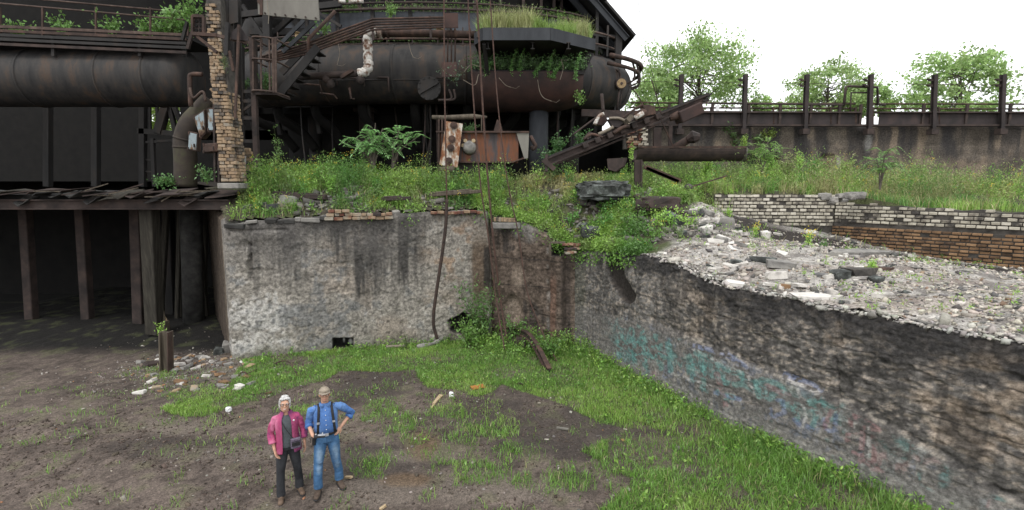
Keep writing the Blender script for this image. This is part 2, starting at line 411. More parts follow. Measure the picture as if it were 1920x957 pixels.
def tint(col, n, j=0.25, rng=RNG):
    c = np.asarray(col, float)[None] * (1 + j * rng.uniform(-1, 1, (n, 1))) * (1 + 0.05 * rng.uniform(-1, 1, (n, 3)))
    return np.clip(c, 0.004, 0.9)
def blades(name, base, height, width, cols, lean=0.5, kind='stuff', parent=None, label=None):
    """curved grass blades, two quads each"""
    n = len(base); a = RNG.uniform(0, 2 * np.pi, n); s = np.stack([np.cos(a), np.sin(a), 0 * a], 1)
    b = RNG.uniform(0, 2 * np.pi, n); L = np.stack([np.cos(b), np.sin(b), 0 * b], 1) * (RNG.uniform(0.1, 1, n) * lean)[:, None]
    h = height[:, None]; w = width[:, None]; up = np.array([0, 0, 1.0])[None]
    m = base + up * h * 0.6 + L * h * 0.35; t = base + up * h * (1 - 0.35 * (L ** 2).sum(1, keepdims=True)) + L * h
    V = np.stack([base - s * w / 2, base + s * w / 2, m + s * w * 0.4, m - s * w * 0.4, t + s * w * 0.06, t - s * w * 0.06], 1).reshape(-1, 3)
    i = np.arange(n, dtype=np.int32)[:, None] * 6
    F = np.concatenate([i + np.array([[0, 1, 2, 3]]), i + np.array([[3, 2, 4, 5]])]).astype(np.int32)
    o = place(np_mesh(name, V, F, np.repeat(cols, 6, 0)), name, MAT['blade'], parent)
    tag(o, label, None, None, kind)
    return o
def grid_faces(nu, nv):
    i = np.arange((nu - 1) * (nv - 1)); a = (i // (nv - 1)) * nv + i % (nv - 1)
    return np.stack([a, a + nv, a + nv + 1, a + 1], 1).astype(np.int32)

# ------------------------------------------------------------------ the pit floor: one ground sheet reaching the horizon
def axis(lo, hi, step, far):
    a = np.arange(lo, hi + step / 2, step)
    f = np.array(far, float)
    return np.concatenate([lo - f[::-1], a, hi + f])
GRASS_POLY = [(440, 700), (470, 678), (560, 656), (760, 640), (850, 622), (930, 625), (1090, 655), (1250, 740), (1420, 830), (1660, 930), (1990, 1100), (1990, 1300), (1280, 1200), (1180, 1000), (1120, 955),
              (1190, 900), (1090, 845), (1180, 810), (1060, 765), (980, 735), (940, 720), (890, 742), (800, 730), (782, 694), (640, 694), (600, 722), (500, 755), (330, 782), (300, 768), (420, 735)]
PATCHES = [(865, 775, 60, 26), (900, 800, 70, 24), (905, 880, 60, 24), (720, 772, 36, 26), (1062, 902, 52, 24), (705, 862, 44, 14), (690, 885, 24, 10), (850, 820, 60, 16), (960, 850, 60, 20),
           (560, 770, 40, 16), (380, 740, 70, 26), (300, 700, 40, 26), (1150, 870, 50, 30), (1240, 905, 60, 40), (985, 905, 30, 12), (830, 868, 24, 10), (760, 800, 30, 30)]
def grass_density(x, y):
    px, py = PIX(np.stack([x, y, np.zeros_like(x)], 1))
    w = 16 * fbm(x * 1.3, y * 1.3, 0, 3, 5)
    d = np.where(inpoly(px + w, py + w * 0.7, GRASS_POLY), 1.0, 0.0)
    n = fbm(x * 2.2, y * 2.2, 3, 4, 9)
    n2 = fbm(x * 0.9, y * 0.9, 8, 3, 19)
    for (cx, cy, rx, ry) in PATCHES:
        r = np.sqrt(((px - cx) / rx) ** 2 + ((py - cy) / ry) ** 2)
        d = np.maximum(d, 0.42 * sstep(1.2, 0.2, r + 1.1 * n))
    d = np.where(d > 0.9, d * np.clip(0.95 + 1.1 * n2 + 0.5 * n, 0.12, 1), d)
    d = np.maximum(d, 0.10 * sstep(0.0, 0.4, n))
    d *= np.where((px < 430) & (py < 690), 0.12, 1)
    d *= np.where((px > 1140) & (px < 1260) & (py > 805) & (py < 880), 0.3, 1)
    return np.clip(d, 0, 1)
def pit_z(x, y):
    px, py = PIX(np.stack([x, y, np.zeros_like(x)], 1))
    z = 0.045 * fbm(x * 0.5, y * 0.5, 0, 3, 41) + 0.03 * fbm(x * 2.5, y * 2.5, 1, 4, 42) + 0.014 * fbm(x * 9, y * 9, 1, 3, 43)
    z += 0.016 * np.sin((y + 0.25 * x + 0.6 * fbm(x * .4, y * .4, 0, 2, 77)) * 7.0) * sstep(11.5, 9.5, y) * sstep(2, -2, x)
    z += 0.35 * sstep(-8.5, -11.0, x) * sstep(14.5, 18.0, y)
    return z
gx = axis(-19, 13, 0.06, [2, 6, 15, 40, 120, 400]); gy = axis(5.0, 25.0, 0.06, [2, 6, 15, 40, 120, 400])
X, Y = np.meshgrid(gx, gy, indexing='ij'); xf, yf = X.ravel(), Y.ravel()
zf = pit_z(xf, yf)
zf = np.where((xf < -19.5) | (xf > 13.5) | (yf < 4.5) | (yf > 25.5), 0.0, zf)
px, py = PIX(np.stack([xf, yf, zf], 1))
n1 = fbm(xf * 0.8, yf * 0.8, 0, 4, 51); n2 = fbm(xf * 3, yf * 3, 2, 4, 52); n3 = fbm(xf * 11, yf * 11, 2, 3, 53)
c = np.tile(np.array([0.116, 0.092, 0.078]), (len(xf), 1)) * (1 + 0.3 * n1[:, None] + 0.5 * n2[:, None] + 0.55 * n3[:, None])
def blob(cx, cy, rx, ry, soft=0.5):
    r = np.sqrt(((px - cx) / rx) ** 2 + ((py - cy) / ry) ** 2) + 0.6 * n1 + 0.35 * n2
    return sstep(1 + soft, 1 - soft, r)
c = mixc(c, (0.055, 0.046, 0.041), 0.75 * np.maximum.reduce([blob(700, 720, 100, 30), blob(1060, 800, 120, 48), blob(860, 700, 70, 24), blob(640, 860, 130, 40), blob(380, 840, 150, 20), blob(910, 765, 90, 22)]))
c = mixc(c, (0.165, 0.138, 0.115), 0.7 * np.maximum.reduce([blob(690, 925, 90, 22), blob(900, 900, 60, 16), blob(480, 850, 150, 14), blob(330, 800, 90, 14), blob(950, 925, 110, 22), blob(760, 855, 80, 10)]))
c = mixc(c, (0.16, 0.10, 0.05), 0.45 * np.maximum(blob(790, 835, 26, 22), blob(760, 900, 40, 10)))
c = mixc(c, (0.20, 0.19, 0.175), 0.55 * blob(390, 690, 110, 26) * sstep(0.0, 0.4, n3))
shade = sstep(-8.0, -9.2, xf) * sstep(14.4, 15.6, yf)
c = mixc(c, (0.014, 0.013, 0.012), shade)  # soil under the deck darkened, bay shade painted into the ground colour
gd = grass_density(xf, yf)
c = mixc(c, (0.06, 0.085, 0.025), 0.75 * gd)
c = mixc(c, (0.10, 0.11, 0.05), 0.35 * sstep(0.15, 0.45, n2))
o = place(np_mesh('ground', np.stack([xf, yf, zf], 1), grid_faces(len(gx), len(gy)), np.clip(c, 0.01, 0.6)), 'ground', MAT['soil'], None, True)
tag(o, 'brown trampled dirt floor with grassy patches', None, None, 'structure')

# ------------------------------------------------------------------ walls of the pit
def wall(name, foot, ztop, disp, paint, label, step=0.027, cap=0.55):
    """foot: polyline on the ground seen left to right; ztop(x,y) top height; relief, stains and darkened recesses are functions of place"""
    f = [Vector((a, b, 0)) for a, b in foot]
    P2, N2 = [], []
    for a, b in zip(f[:-1], f[1:]):
        L = (b - a).length; k = max(2, int(L / step)); d = (b - a) / L
        for i in range(k):
            P2.append(a + d * (L * i / k)); N2.append(Vector((d.y, -d.x, 0)))
    P2.append(f[-1]); N2.append(N2[-1])
    P2 = np.array([tuple(p) for p in P2]); N2 = np.array([tuple(p) for p in N2])
    ker = np.ones(9) / 9
    N2 = np.stack([np.convolve(np.pad(N2[:, i], 4, 'edge'), ker, 'valid') for i in range(3)], 1)
    N2 /= np.linalg.norm(N2, axis=1, keepdims=True)
    s = np.concatenate([[0], np.cumsum(np.linalg.norm(np.diff(P2, axis=0), axis=1))])
    zt = ztop(P2[:, 0], P2[:, 1])
    nv = int(4.4 / step); ncap = int(cap / 0.08)
    t = np.linspace(0, 1, nv)
    S = np.repeat(s, nv); Z = (-0.25 + (zt[:, None] + 0.25) * t[None]).ravel()
    B = np.repeat(P2, nv, 0); Nn = np.repeat(N2, nv, 0)
    pos = B.copy(); pos[:, 2] = Z
    px, py = PIX(pos)
    top = 1 - np.tile(t, len(P2))
    d = disp(S, Z, px, py, pos)
    d = d - 0.10 * sstep(0.03, 0.0, top)
    pos = pos + Nn * d[:, None]
    col = paint(S, Z, px, py, pos, np.repeat(zt, nv) - Z)
    # a cap running back from the top edge
    v = pos.reshape(len(P2), nv, 3); c = col.reshape(len(P2), nv, 3)
    b = np.linspace(0, 1, ncap + 1)[1:]
    tp = v[:, -1][:, None] - N2[:, None] * (b * cap)[None, :, None]
    tp[..., 2] = zt[:, None] + 0.05 * fbm(tp[..., 0] * 4, tp[..., 1] * 4, 0, 3, 31) - 0.06 * b[None]
    cc = np.broadcast_to(np.array([0.2, 0.19, 0.17]), tp.shape) * (1 + 0.5 * fbm(tp[..., 0] * 6, tp[..., 1] * 6, 0, 3, 33))[..., None]
    v = np.concatenate([v, tp], 1); c = np.concatenate([c, cc], 1)
    nn = v.shape[1]
    o = place(np_mesh(name, v.reshape(-1, 3), grid_faces(len(P2), nn), np.clip(c.reshape(-1, 3), 0.008, 0.75)), name, MAT['wall'], None, True)
    return tag(o, label, 'wall')
def interp(xs, ys):
    return lambda x: np.interp(x, xs, ys)
def ridged(x, y, z, o, seed): return 1 - 2 * np.abs(fbm(x, y, z, o, seed))

# --- pale wall behind the people, with the return face going back under the deck
W_A, W_B, W_C = (-8.26, 14.58), (-0.78, 16.72), (-11.05, 18.55)
def top_left(x, y):
    z = np.where(y > 14.6 + 0.28 * (x + 8.26) + 0.35, 4.1 + 0.6 * np.clip((-8.26 - x) / 2.8, 0, 1), interp([-8.3, -7.6, -6.3, -5.6, -4.0, -0.8], [3.93, 4.0, 4.12, 4.2, 4.22, 4.3])(x))
    return z + 0.05 * fbm(x * 1.8, y * 0.3, 0, 4, 61)
def disp_left(S, Z, px, py, pos):
    face = (px > 432) & (pos[:, 1] < 17.6)
    d = 0.06 * fbm(S * 0.5, Z * 0.5, 0, 3, 71) + 0.022 * fbm(S * 2.2, Z * 2.2, 0, 4, 72) + 0.008 * ridged(S * 7, Z * 9, 0, 4, 73) + 0.010 * fbm(S * 17, Z * 20, 0, 3, 74) - 0.03 * sstep(.1, .3, fbm(S * 1.6, Z * 1.6, 6, 5, 75))
    d = d * np.where(face, 1, 0.35)
    d -= 0.07 * sstep(7, 3, segdist(px, py, (468, 460), (470, 520))) * sstep(0, .2, .3 + fbm(S * 5, Z * 5, 0, 2, 4)) + 0.05 * sstep(12, 4, segdist(px, py, (466, 436), (467, 458)))
    d -= 0.45 * (sstep(20, 17, np.abs(px - 643)) * sstep(633, 637, py))
    d -= 0.4 * sstep(1.1, 0.7, np.sqrt(((px - 878) / 24) ** 2 + ((py - 608) / 15) ** 2) + .8 * fbm(S * 3, Z * 3, 0, 3, 77))
    d -= 0.05 * sstep(4, 1, np.abs(py - 432 + 4 * fbm(S * 2, 0, 0, 3, 6))) * (px < 540) * face
    d += 0.07 * sstep(16, 0, np.abs(Z - 3.62) * 50) * sstep(560, 500, px) * face
    return d
def paint_left(S, Z, px, py, pos, dt):
    n1 = fbm(S * 0.9, Z * 0.9, 0, 4, 81); n2 = fbm(S * 3, Z * 3, 0, 4, 82); n3 = fbm(S * 9, Z * 9, 0, 4, 83)
    st = fbm(S * 5, Z * 0.5, 0, 4, 84); st2 = fbm(S * 14, Z * 0.9, 0, 3, 85)
    c = np.tile(np.array([0.30, 0.275, 0.24]), (len(S), 1)) * (1 + 0.25 * n1 + 0.28 * n2 + 0.3 * n3)[:, None]
    c = mixc(c, (0.30, 0.245, 0.195), 0.5 * sstep(-0.1, 0.4, fbm(S * 1.4, Z * 1.4, 4, 3, 86)) * sstep(560, 640, px))
    c = mixc(c, (0.40, 0.385, 0.355), 0.3 * sstep(0.0, 0.4, n2 + 0.8 * n3 - 0.1)); c = mixc(c, (0.52, 0.505, 0.475), 0.7 * sstep(0.02, 0.36, 0.5 * n2 + 0.3 * n3 + 0.55 * sstep(130, 20, np.hypot((px - 480) * 0.9, py - 615)) - 0.25)); c = mixc(c, (0.05, 0.048, 0.045), 0.45 * sstep(0.16, 0.26, fbm(S * 11, Z * 15, 3, 5, 87)))
    c = mixc(c, (0.10, 0.108, 0.115), 0.6 * sstep(-0.2, 0.25, n2 + 0.5 * n3 + 0.75 * sstep(110, 10, np.hypot(px - 598, (py - 600) * 1.1)) - 0.42))
    for cx, w, y1, s in [(545, 42, 500, 0.9), (500, 25, 470, 0.5), (605, 20, 470, 0.7), (640, 26, 500, 0.85), (690, 34, 560, 1.0), (725, 18, 520, 0.8), (765, 34, 530, 0.85), (800, 20, 450, 0.5), (480, 14, 560, 0.5)]:
        m = sstep(1.1, 0.3, np.abs(px + 14 * st - cx) / w) * sstep(y1 + 50, y1 - 70, py + 60 * st2)
        c = mixc(c, (0.05, 0.047, 0.044), np.clip(s * m * (1.1 + 0.7 * st + 0.3 * n3), 0, 0.95))
    c = mixc(c, (0.055, 0.052, 0.05), 0.55 * sstep(0.55, 0.0, dt) * sstep(-0.25, 0.2, st + n2))
    c = mixc(c, (0.12, 0.112, 0.105), 0.6 * sstep(2.0, 0.2, dt + 1.1 * n1 + .5 * n2) * sstep(820, 700, px)); c = mixc(c, (0.30, 0.19, 0.11), 0.6 * sstep(-0.05, 0.3, n2 + n1 * .5) * sstep(75, 20, np.hypot(px - 850, (py - 465) * 0.8)))
    c = mixc(c, (0.10, 0.065, 0.04), 0.8 * sstep(24, 8, np.abs(px - 900 + 8 * st)) * sstep(400, 480, py) * sstep(590, 540, py))
    c = mixc(c, (0.03, 0.028, 0.026), 0.9 * sstep(8, 3, np.abs(px - 912)) * sstep(455, 470, py) * sstep(545, 530, py))
    c = mixc(c, (0.10, 0.11, 0.07), 0.4 * sstep(0.35, 0.0, Z + 0.3 * n2))
    c = mixc(c, (0.018, 0.018, 0.018), sstep(21, 18, np.abs(px - 643)) * sstep(631, 636, py))  # square recess painted near black, its inner shade put into the colour
    c = mixc(c, (0.5, 0.5, 0.48), sstep(5, 3, np.hypot((px - 657), (py - 647) * 0.8)) + sstep(2.5, 1, np.abs(px - 644)) * sstep(638, 642, py) * sstep(650, 646, py))
    c = mixc(c, (0.03, 0.028, 0.026), sstep(1.15, 0.8, np.sqrt(((px - 878) / 28) ** 2 + ((py - 608) / 17) ** 2) + .8 * fbm(S * 3, Z * 3, 0, 3, 77)))  # hollow behind the bush, its shadow painted in dark
    c = mixc(c, (0.035, 0.032, 0.03), 0.6 * sstep(6, 2, segdist(px, py, (468, 460), (470, 525))))
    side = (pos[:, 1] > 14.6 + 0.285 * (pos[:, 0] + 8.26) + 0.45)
    dk = np.array([0.075, 0.058, 0.045])[None] * (1 + 0.8 * fbm(S * 16, Z * 0.25, 0, 4, 88) + 0.4 * n3)[:, None]  # streaked return face, its shade put into the darker colour
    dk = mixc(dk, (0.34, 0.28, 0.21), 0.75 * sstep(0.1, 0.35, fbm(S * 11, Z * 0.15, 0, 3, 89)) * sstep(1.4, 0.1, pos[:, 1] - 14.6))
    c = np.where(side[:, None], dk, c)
    return c
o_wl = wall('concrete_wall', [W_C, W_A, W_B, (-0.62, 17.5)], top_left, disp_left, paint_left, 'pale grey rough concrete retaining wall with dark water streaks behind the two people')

# --- brown recessed length of wall in the corner, ending in a pilaster
def top_mid(x, y):
    return interp([-0.8, 0.2, 0.9, 1.2, 1.75, 2.0], [4.15, 3.95, 3.65, 3.5, 3.15, 3.05])(x) + 0.07 * fbm(x * 3, y, 0, 4, 62)
def disp_mid(S, Z, px, py, pos):
    d = 0.05 * fbm(S * 1.2, Z * 1.2, 0, 3, 171) + 0.05 * fbm(S * 4, Z * 4, 0, 4, 172) + 0.02 * ridged(S * 8, Z * 8, 0, 3, 173)
    d += 0.16 * sstep(16, 10, np.abs(px - 1046)) * sstep(470, 480, py)
    d -= 0.5 * sstep(12.5, 10.5, np.abs(px - 1045)) * sstep(12, 10, np.abs(py - 468))
    d -= 0.15 * sstep(24, 10, np.hypot(px - 960, (py - 580) * 0.7))
    return d
def paint_mid(S, Z, px, py, pos, dt):
    n1 = fbm(S * 1.2, Z * 1.2, 0, 4, 181); n2 = fbm(S * 4, Z * 4, 0, 4, 182); n3 = fbm(S * 11, Z * 11, 0, 3, 183); st = fbm(S * 7, Z * 0.6, 0, 4, 184)
    c = np.tile(np.array([0.115, 0.088, 0.07]), (len(S), 1)) * (1 + 0.4 * n1 + 0.5 * n2 + 0.5 * n3)[:, None]
    c = mixc(c, (0.20, 0.19, 0.18), 0.75 * sstep(25, 5, py - 418 - 0.25 * (px - 930) + 10 * n2) * sstep(960, 930, px - 60))
    c = mixc(c, (0.035, 0.032, 0.03), 0.75 * sstep(0.1, 0.4, .5 * st + 0.7 * n1 + .4 * n2)); c = mixc(c, (0.02, 0.018, 0.018), .8 * np.maximum.reduce([sstep(.02, .006, np.abs(Z - z_ - .05 * fbm(S * 1.5, 0, z_, 4, 188))) for z_ in (.9, 1.8, 2.7)]))
    c = mixc(c, (0.30, 0.24, 0.19), 0.6 * sstep(24, 8, np.hypot(px - 962, (py - 582) * 0.6)) + 0.5 * sstep(16, 6, np.hypot(px - 972, (py - 520) * 0.6)))
    c = mixc(c, (0.15, 0.08, 0.055), 0.5 * sstep(9, 3, np.abs(px - 1040)) * sstep(500, 540, py))
    c = mixc(c, (0.24, 0.22, 0.20), 0.6 * sstep(7, 2, np.abs(px - 1030)) * sstep(-0.1, 0.2, n2))
    c = mixc(c, (0.05, 0.04, 0.035), 0.7 * sstep(11, 5, np.abs(px - 1062)))
    c = mixc(c, (0.02, 0.018, 0.018), sstep(13, 11, np.abs(px - 1045)) * sstep(13, 11, np.abs(py - 468)))
    return c
o_wm = wall('concrete_wall', [(-0.74, 17.05), (1.05, 16.2), (1.8, 15.85), (2.05, 15.75)], top_mid, disp_mid, paint_mid, 'dark brown recessed corner wall with a small square opening near its top')

# --- long graffiti wall running towards the camera
def rz(x, y):
    return interp([5.0, 7.95, 10.4, 12.6, 14.0, 15.4, 16], [2.88, 2.91, 2.92, 3.30, 3.22, 3.05, 3.02])(y)
def top_right(x, y): return rz(x, y) + 0.09 * fbm(x * 1.7, y * 1.7, 0, 4, 63) + 0.03 * fbm(x * 8, y * 8, 0, 2, 64)
def ledge(px): return np.interp(px, [1090, 1180, 1260, 1300, 1420, 1580, 1650, 1800, 1990], [575, 590, 622, 640, 690, 752, 790, 880, 1000])
def disp_right(S, Z, px, py, pos):
    d = 0.045 * fbm(S * 0.7, Z * 1.0, 0, 3, 271) + 0.012 * fbm(S * 2.5, Z * 4.2, 0, 4, 272) + 0.018 * ridged(S * 8, Z * 14, 0, 4, 273) + 0.016 * fbm(S * 16, Z * 20, 0, 3, 274) - 0.03 * sstep(.08, .2, fbm(S * 1.5, Z * 3, 6, 5, 275)) * sstep(1150, 1300, px)
    a = sstep(-8, 8, py - ledge(px) + 8 * fbm(S * 2, Z * 2, 0, 3, 275))
    d = d * (1 - 0.45 * a) - 0.06 * (1 - a) * sstep(1150, 1300, px)
    d -= 0.015 * sstep(6, 1, np.abs(py - ledge(px) + 8 + 10 * fbm(S * 2, Z * 2, 0, 3, 276)))
    k = np.minimum(segdist(px, py, (1152, 492), (1158, 525)), segdist(px, py, (1158, 525), (1178, 556)))
    d = np.where(k < 22, d * sstep(14, 22, k), d) - 0.16 * sstep(14.5, 12.5, k + 2 * fbm(S * 6, Z * 6, 0, 2, 3))
    d += 0.12 * sstep(2.25, 2.45, np.hypot(pos[:, 0] - 0, 0)) * 0
    d -= 0.05 * sstep(4, 1, np.abs(px - 1568 + 9 * fbm(0, Z * 3, 0, 3, 277))) * (1 - a)
    return d
def strokes(px, py, lst, w, br):
    m = np.zeros(px.shape)
    for pl in lst:
        for a, b in zip(pl[:-1], pl[1:]):
            m = np.maximum(m, sstep(w, w * 0.55, segdist(px + br[0], py + br[1], a, b)))
    return m
TEAL = [[(1166, 628), (1160, 668)], [(1184, 618), (1192, 682)], [(1206, 626), (1214, 664), (1208, 700)], [(1160, 640), (1256, 650)], [(1230, 632), (1240, 690)], [(1252, 640), (1258, 694)], [(1190, 660), (1250, 672)],
        [(1292, 668), (1300, 712)], [(1306, 662), (1322, 668), (1318, 730)], [(1345, 684), (1392, 704), (1386, 724), (1350, 712)], [(1418, 716), (1424, 744)], [(1430, 712), (1462, 722), (1486, 752), (1496, 786)], [(1520, 752), (1532, 776), (1524, 800)],
        [(1345, 735), (1375, 745)], [(1530, 752), (1548, 757)]]
BLUE = [[(1300, 648), (1360, 664), (1400, 690)], [(1340, 736), (1388, 748)], [(1446, 756), (1468, 746), (1472, 772), (1450, 782), (1446, 760)], [(1470, 702), (1520, 722), (1540, 734)], [(1546, 786), (1552, 808), (1566, 808), (1568, 778)], [(1490, 786), (1500, 796)], [(1515, 800), (1524, 806)], [(1246, 706), (1256, 720)]]
PALE = [[(1300, 655), (1390, 700)], [(1468, 708), (1548, 745)], [(1498, 730), (1512, 780), (1506, 800)], [(1400, 700), (1414, 740)], [(1590, 790), (1592, 812), (1606, 788)], [(1560, 758), (1600, 770)], [(1624, 868), (1630, 802)], [(1610, 858), (1618, 806)], [(1150, 700), (1200, 706)], [(1260, 700), (1330, 724)]]
PINK = [[(1598, 778), (1650, 806)], [(1596, 782), (1590, 826)], [(1620, 800), (1612, 866)], [(1640, 808), (1636, 880)], [(1600, 850), (1655, 888)], [(1440, 724), (1480, 740)], [(1560, 770), (1548, 800)], [(1345, 702), (1362, 760)], [(1226, 700), (1250, 730), (1246, 752)]]
def paint_right(S, Z, px, py, pos, dt):
    n1 = fbm(S * 0.8, Z * 1.2, 0, 4, 281); n2 = fbm(S * 2.6, Z * 4, 0, 4, 282); n3 = fbm(S * 11, Z * 17, 0, 4, 283); st = fbm(S * 5, Z * 0.5, 0, 4, 284)
    c = np.tile(np.array([0.142, 0.131, 0.12]), (len(S), 1)) * (1 + 0.35 * n1 + 0.5 * n2 + 0.55 * n3)[:, None]
    c = mixc(c, (0.19, 0.18, 0.17), 0.6 * sstep(1330, 1150, px) * sstep(-0.2, 0.2, n2 + 0.3))
    c = mixc(c, (0.28, 0.205, 0.14), 0.5 * sstep(0.05, 0.32, n1 + 0.7 * n2) * sstep(1230, 1340, px) * sstep(0, 30, ledge(px) - py + 12))
    c = mixc(c, (0.36, 0.30, 0.24), 0.5 * sstep(0.14, 0.26, n3 + 0.3 * n2))
    c = mixc(c, (0.03, 0.028, 0.027), 0.55 * sstep(0.12, 0.22, fbm(S * 6.5, Z * 9, 9, 5, 285))); c = mixc(c, (0.02, 0.018, 0.018), 0.8 * np.maximum.reduce([sstep(.018, .006, np.abs(Z - z_ - .05 * fbm(S * 1.5, 0, z_, 4, 288))) for z_ in (.75, 1.5, 2.25)]) * sstep(-.3, .1, n2))
    wb = 0.42 + 0.5 * fbm(S * 0.7, 0, 0, 3, 286) + 0.35 * sstep(1280, 1180, px) * sstep(1150, 1240, px) + 0.3 * sstep(1600, 1660, px)
    c = mixc(c, (0.036, 0.034, 0.034), 0.88 * sstep(wb + 0.25, wb - 0.25, dt + 0.08 * st + 0.45 * n2 + 0.25 * n1) * sstep(1100, 1160, px))
    c = mixc(c, (0.40, 0.36, 0.31), 0.3 * sstep(0.25, 0.4, fbm(S * 9, Z * 0.7, 2, 3, 287)) * sstep(0.9, 0.3, dt) * sstep(.0, .25, n1))
    c = mixc(c, (0.035, 0.033, 0.032), .55 * sstep(.1, .3, st + .3 * n1) * sstep(-.25, .1, n2 + .1)); c = mixc(c, (0.06, 0.062, 0.045), 0.6 * sstep(24, 10, np.abs(px - 1078 + 10 * st)))
    low = sstep(-4, 10, py - ledge(px) + 8 * fbm(S * 2, Z * 2, 0, 3, 275))
    c = mixc(c, np.array([0.165, 0.155, 0.148]), 0.5 * low)
    c = mixc(c, (0.30, 0.27, 0.23), 0.6 * sstep(6, 1, np.abs(py - ledge(px) + 10 * fbm(S * 2, Z * 2, 0, 3, 276))) * sstep(1230, 1300, px) * sstep(-.1, .1, n3))
    pz = sstep(-2, 14, py - ledge(px) + 14 * n2) * sstep(1120, 1180, px) * sstep(.18, .5, Z + .25 * n2); scr = fbm(S * 14, Z * 8, 3, 4, 292); hue = .6 * fbm(S * 1.3, Z * 2, 6, 3, 293) + .6 * fbm(S * 7, Z * 4, 6, 3, 295)
    m_ = .42 * pz * sstep(.04, .16, np.abs(scr) + .25 * n3) * sstep(-.25, .1, n2)
    c = mixc(c, (.13, .30, .29), m_ * sstep(.0, .12, hue)); c = mixc(c, (.33, .31, .29), m_ * sstep(.0, -.1, hue) * sstep(-.3, -.18, hue)); c = mixc(c, (.15, .19, .27), .7 * m_ * sstep(-.2, -.28, hue)); c = mixc(c, (.30, .17, .17), .8 * m_ * sstep(.0, .2, fbm(S * 2, Z * 2, 12, 3, 294)) * sstep(1480, 1600, px))
    jit = (3 * fbm(S * 3, Z * 3, 5, 3, 290), 3 * fbm(S * 3, Z * 3, 9, 3, 291))
    w = np.clip(sstep(-.2, .0, n3 + .5 * n2 + .08), 0, 1)
    wear = sstep(-0.12, 0.14, n3 + 0.6 * n2 + 0.06)
    haze = sstep(1.0, 0.2, np.hypot((px - 1210) / 80, (py - 655) / 42)) + 0.7 * sstep(1, .3, np.hypot((px - 1330) / 60, (py - 690 - 0.2 * (px - 1330)) / 34)) + 0.9 * sstep(1, .3, np.hypot((px - 1500) / 90, (py - 755 - 0.4 * (px - 1500)) / 36))
    c = mixc(c, (0.12, 0.215, 0.21), 0.45 * np.clip(haze, 0, 1) * wear)
    c = mixc(c, (0.46, 0.44, 0.42), 0.6 * strokes(px, py, PALE, 3.5, jit) * wear)
    c = mixc(c, (0.11, 0.29, 0.27), 0.42 * strokes(px, py, TEAL, 7, jit) * w)
    c = mixc(c, (0.14, 0.18, 0.30), 0.5 * strokes(px, py, BLUE, 5, jit) * w)
    c = mixc(c, (0.26, 0.13, 0.135), 0.5 * strokes(px, py, PINK, 6.5, jit) * w)
    k = np.minimum(segdist(px, py, (1152, 492), (1158, 525)), segdist(px, py, (1158, 525), (1178, 556)))
    c = mixc(c, (0.03, 0.025, 0.022), 0.95 * sstep(16, 13, k + 2 * fbm(S * 6, Z * 6, 0, 2, 3)))
    c = mixc(c, (0.32, 0.31, 0.29), 0.4 * sstep(0.3, 0.05, Z - 0.15 + 0.3 * n2) * low)
    return c
o_wr = wall('concrete_wall', [(1.98, 15.72), (2.33, 15.43), (3.42, 12.9), (4.5, 10.47), (6.13, 7.92), (7.9, 5.1), (9.3, 2.6)], top_right, disp_right, paint_right,
            'long dark weathered wall with faded teal and blue graffiti along its lower half')

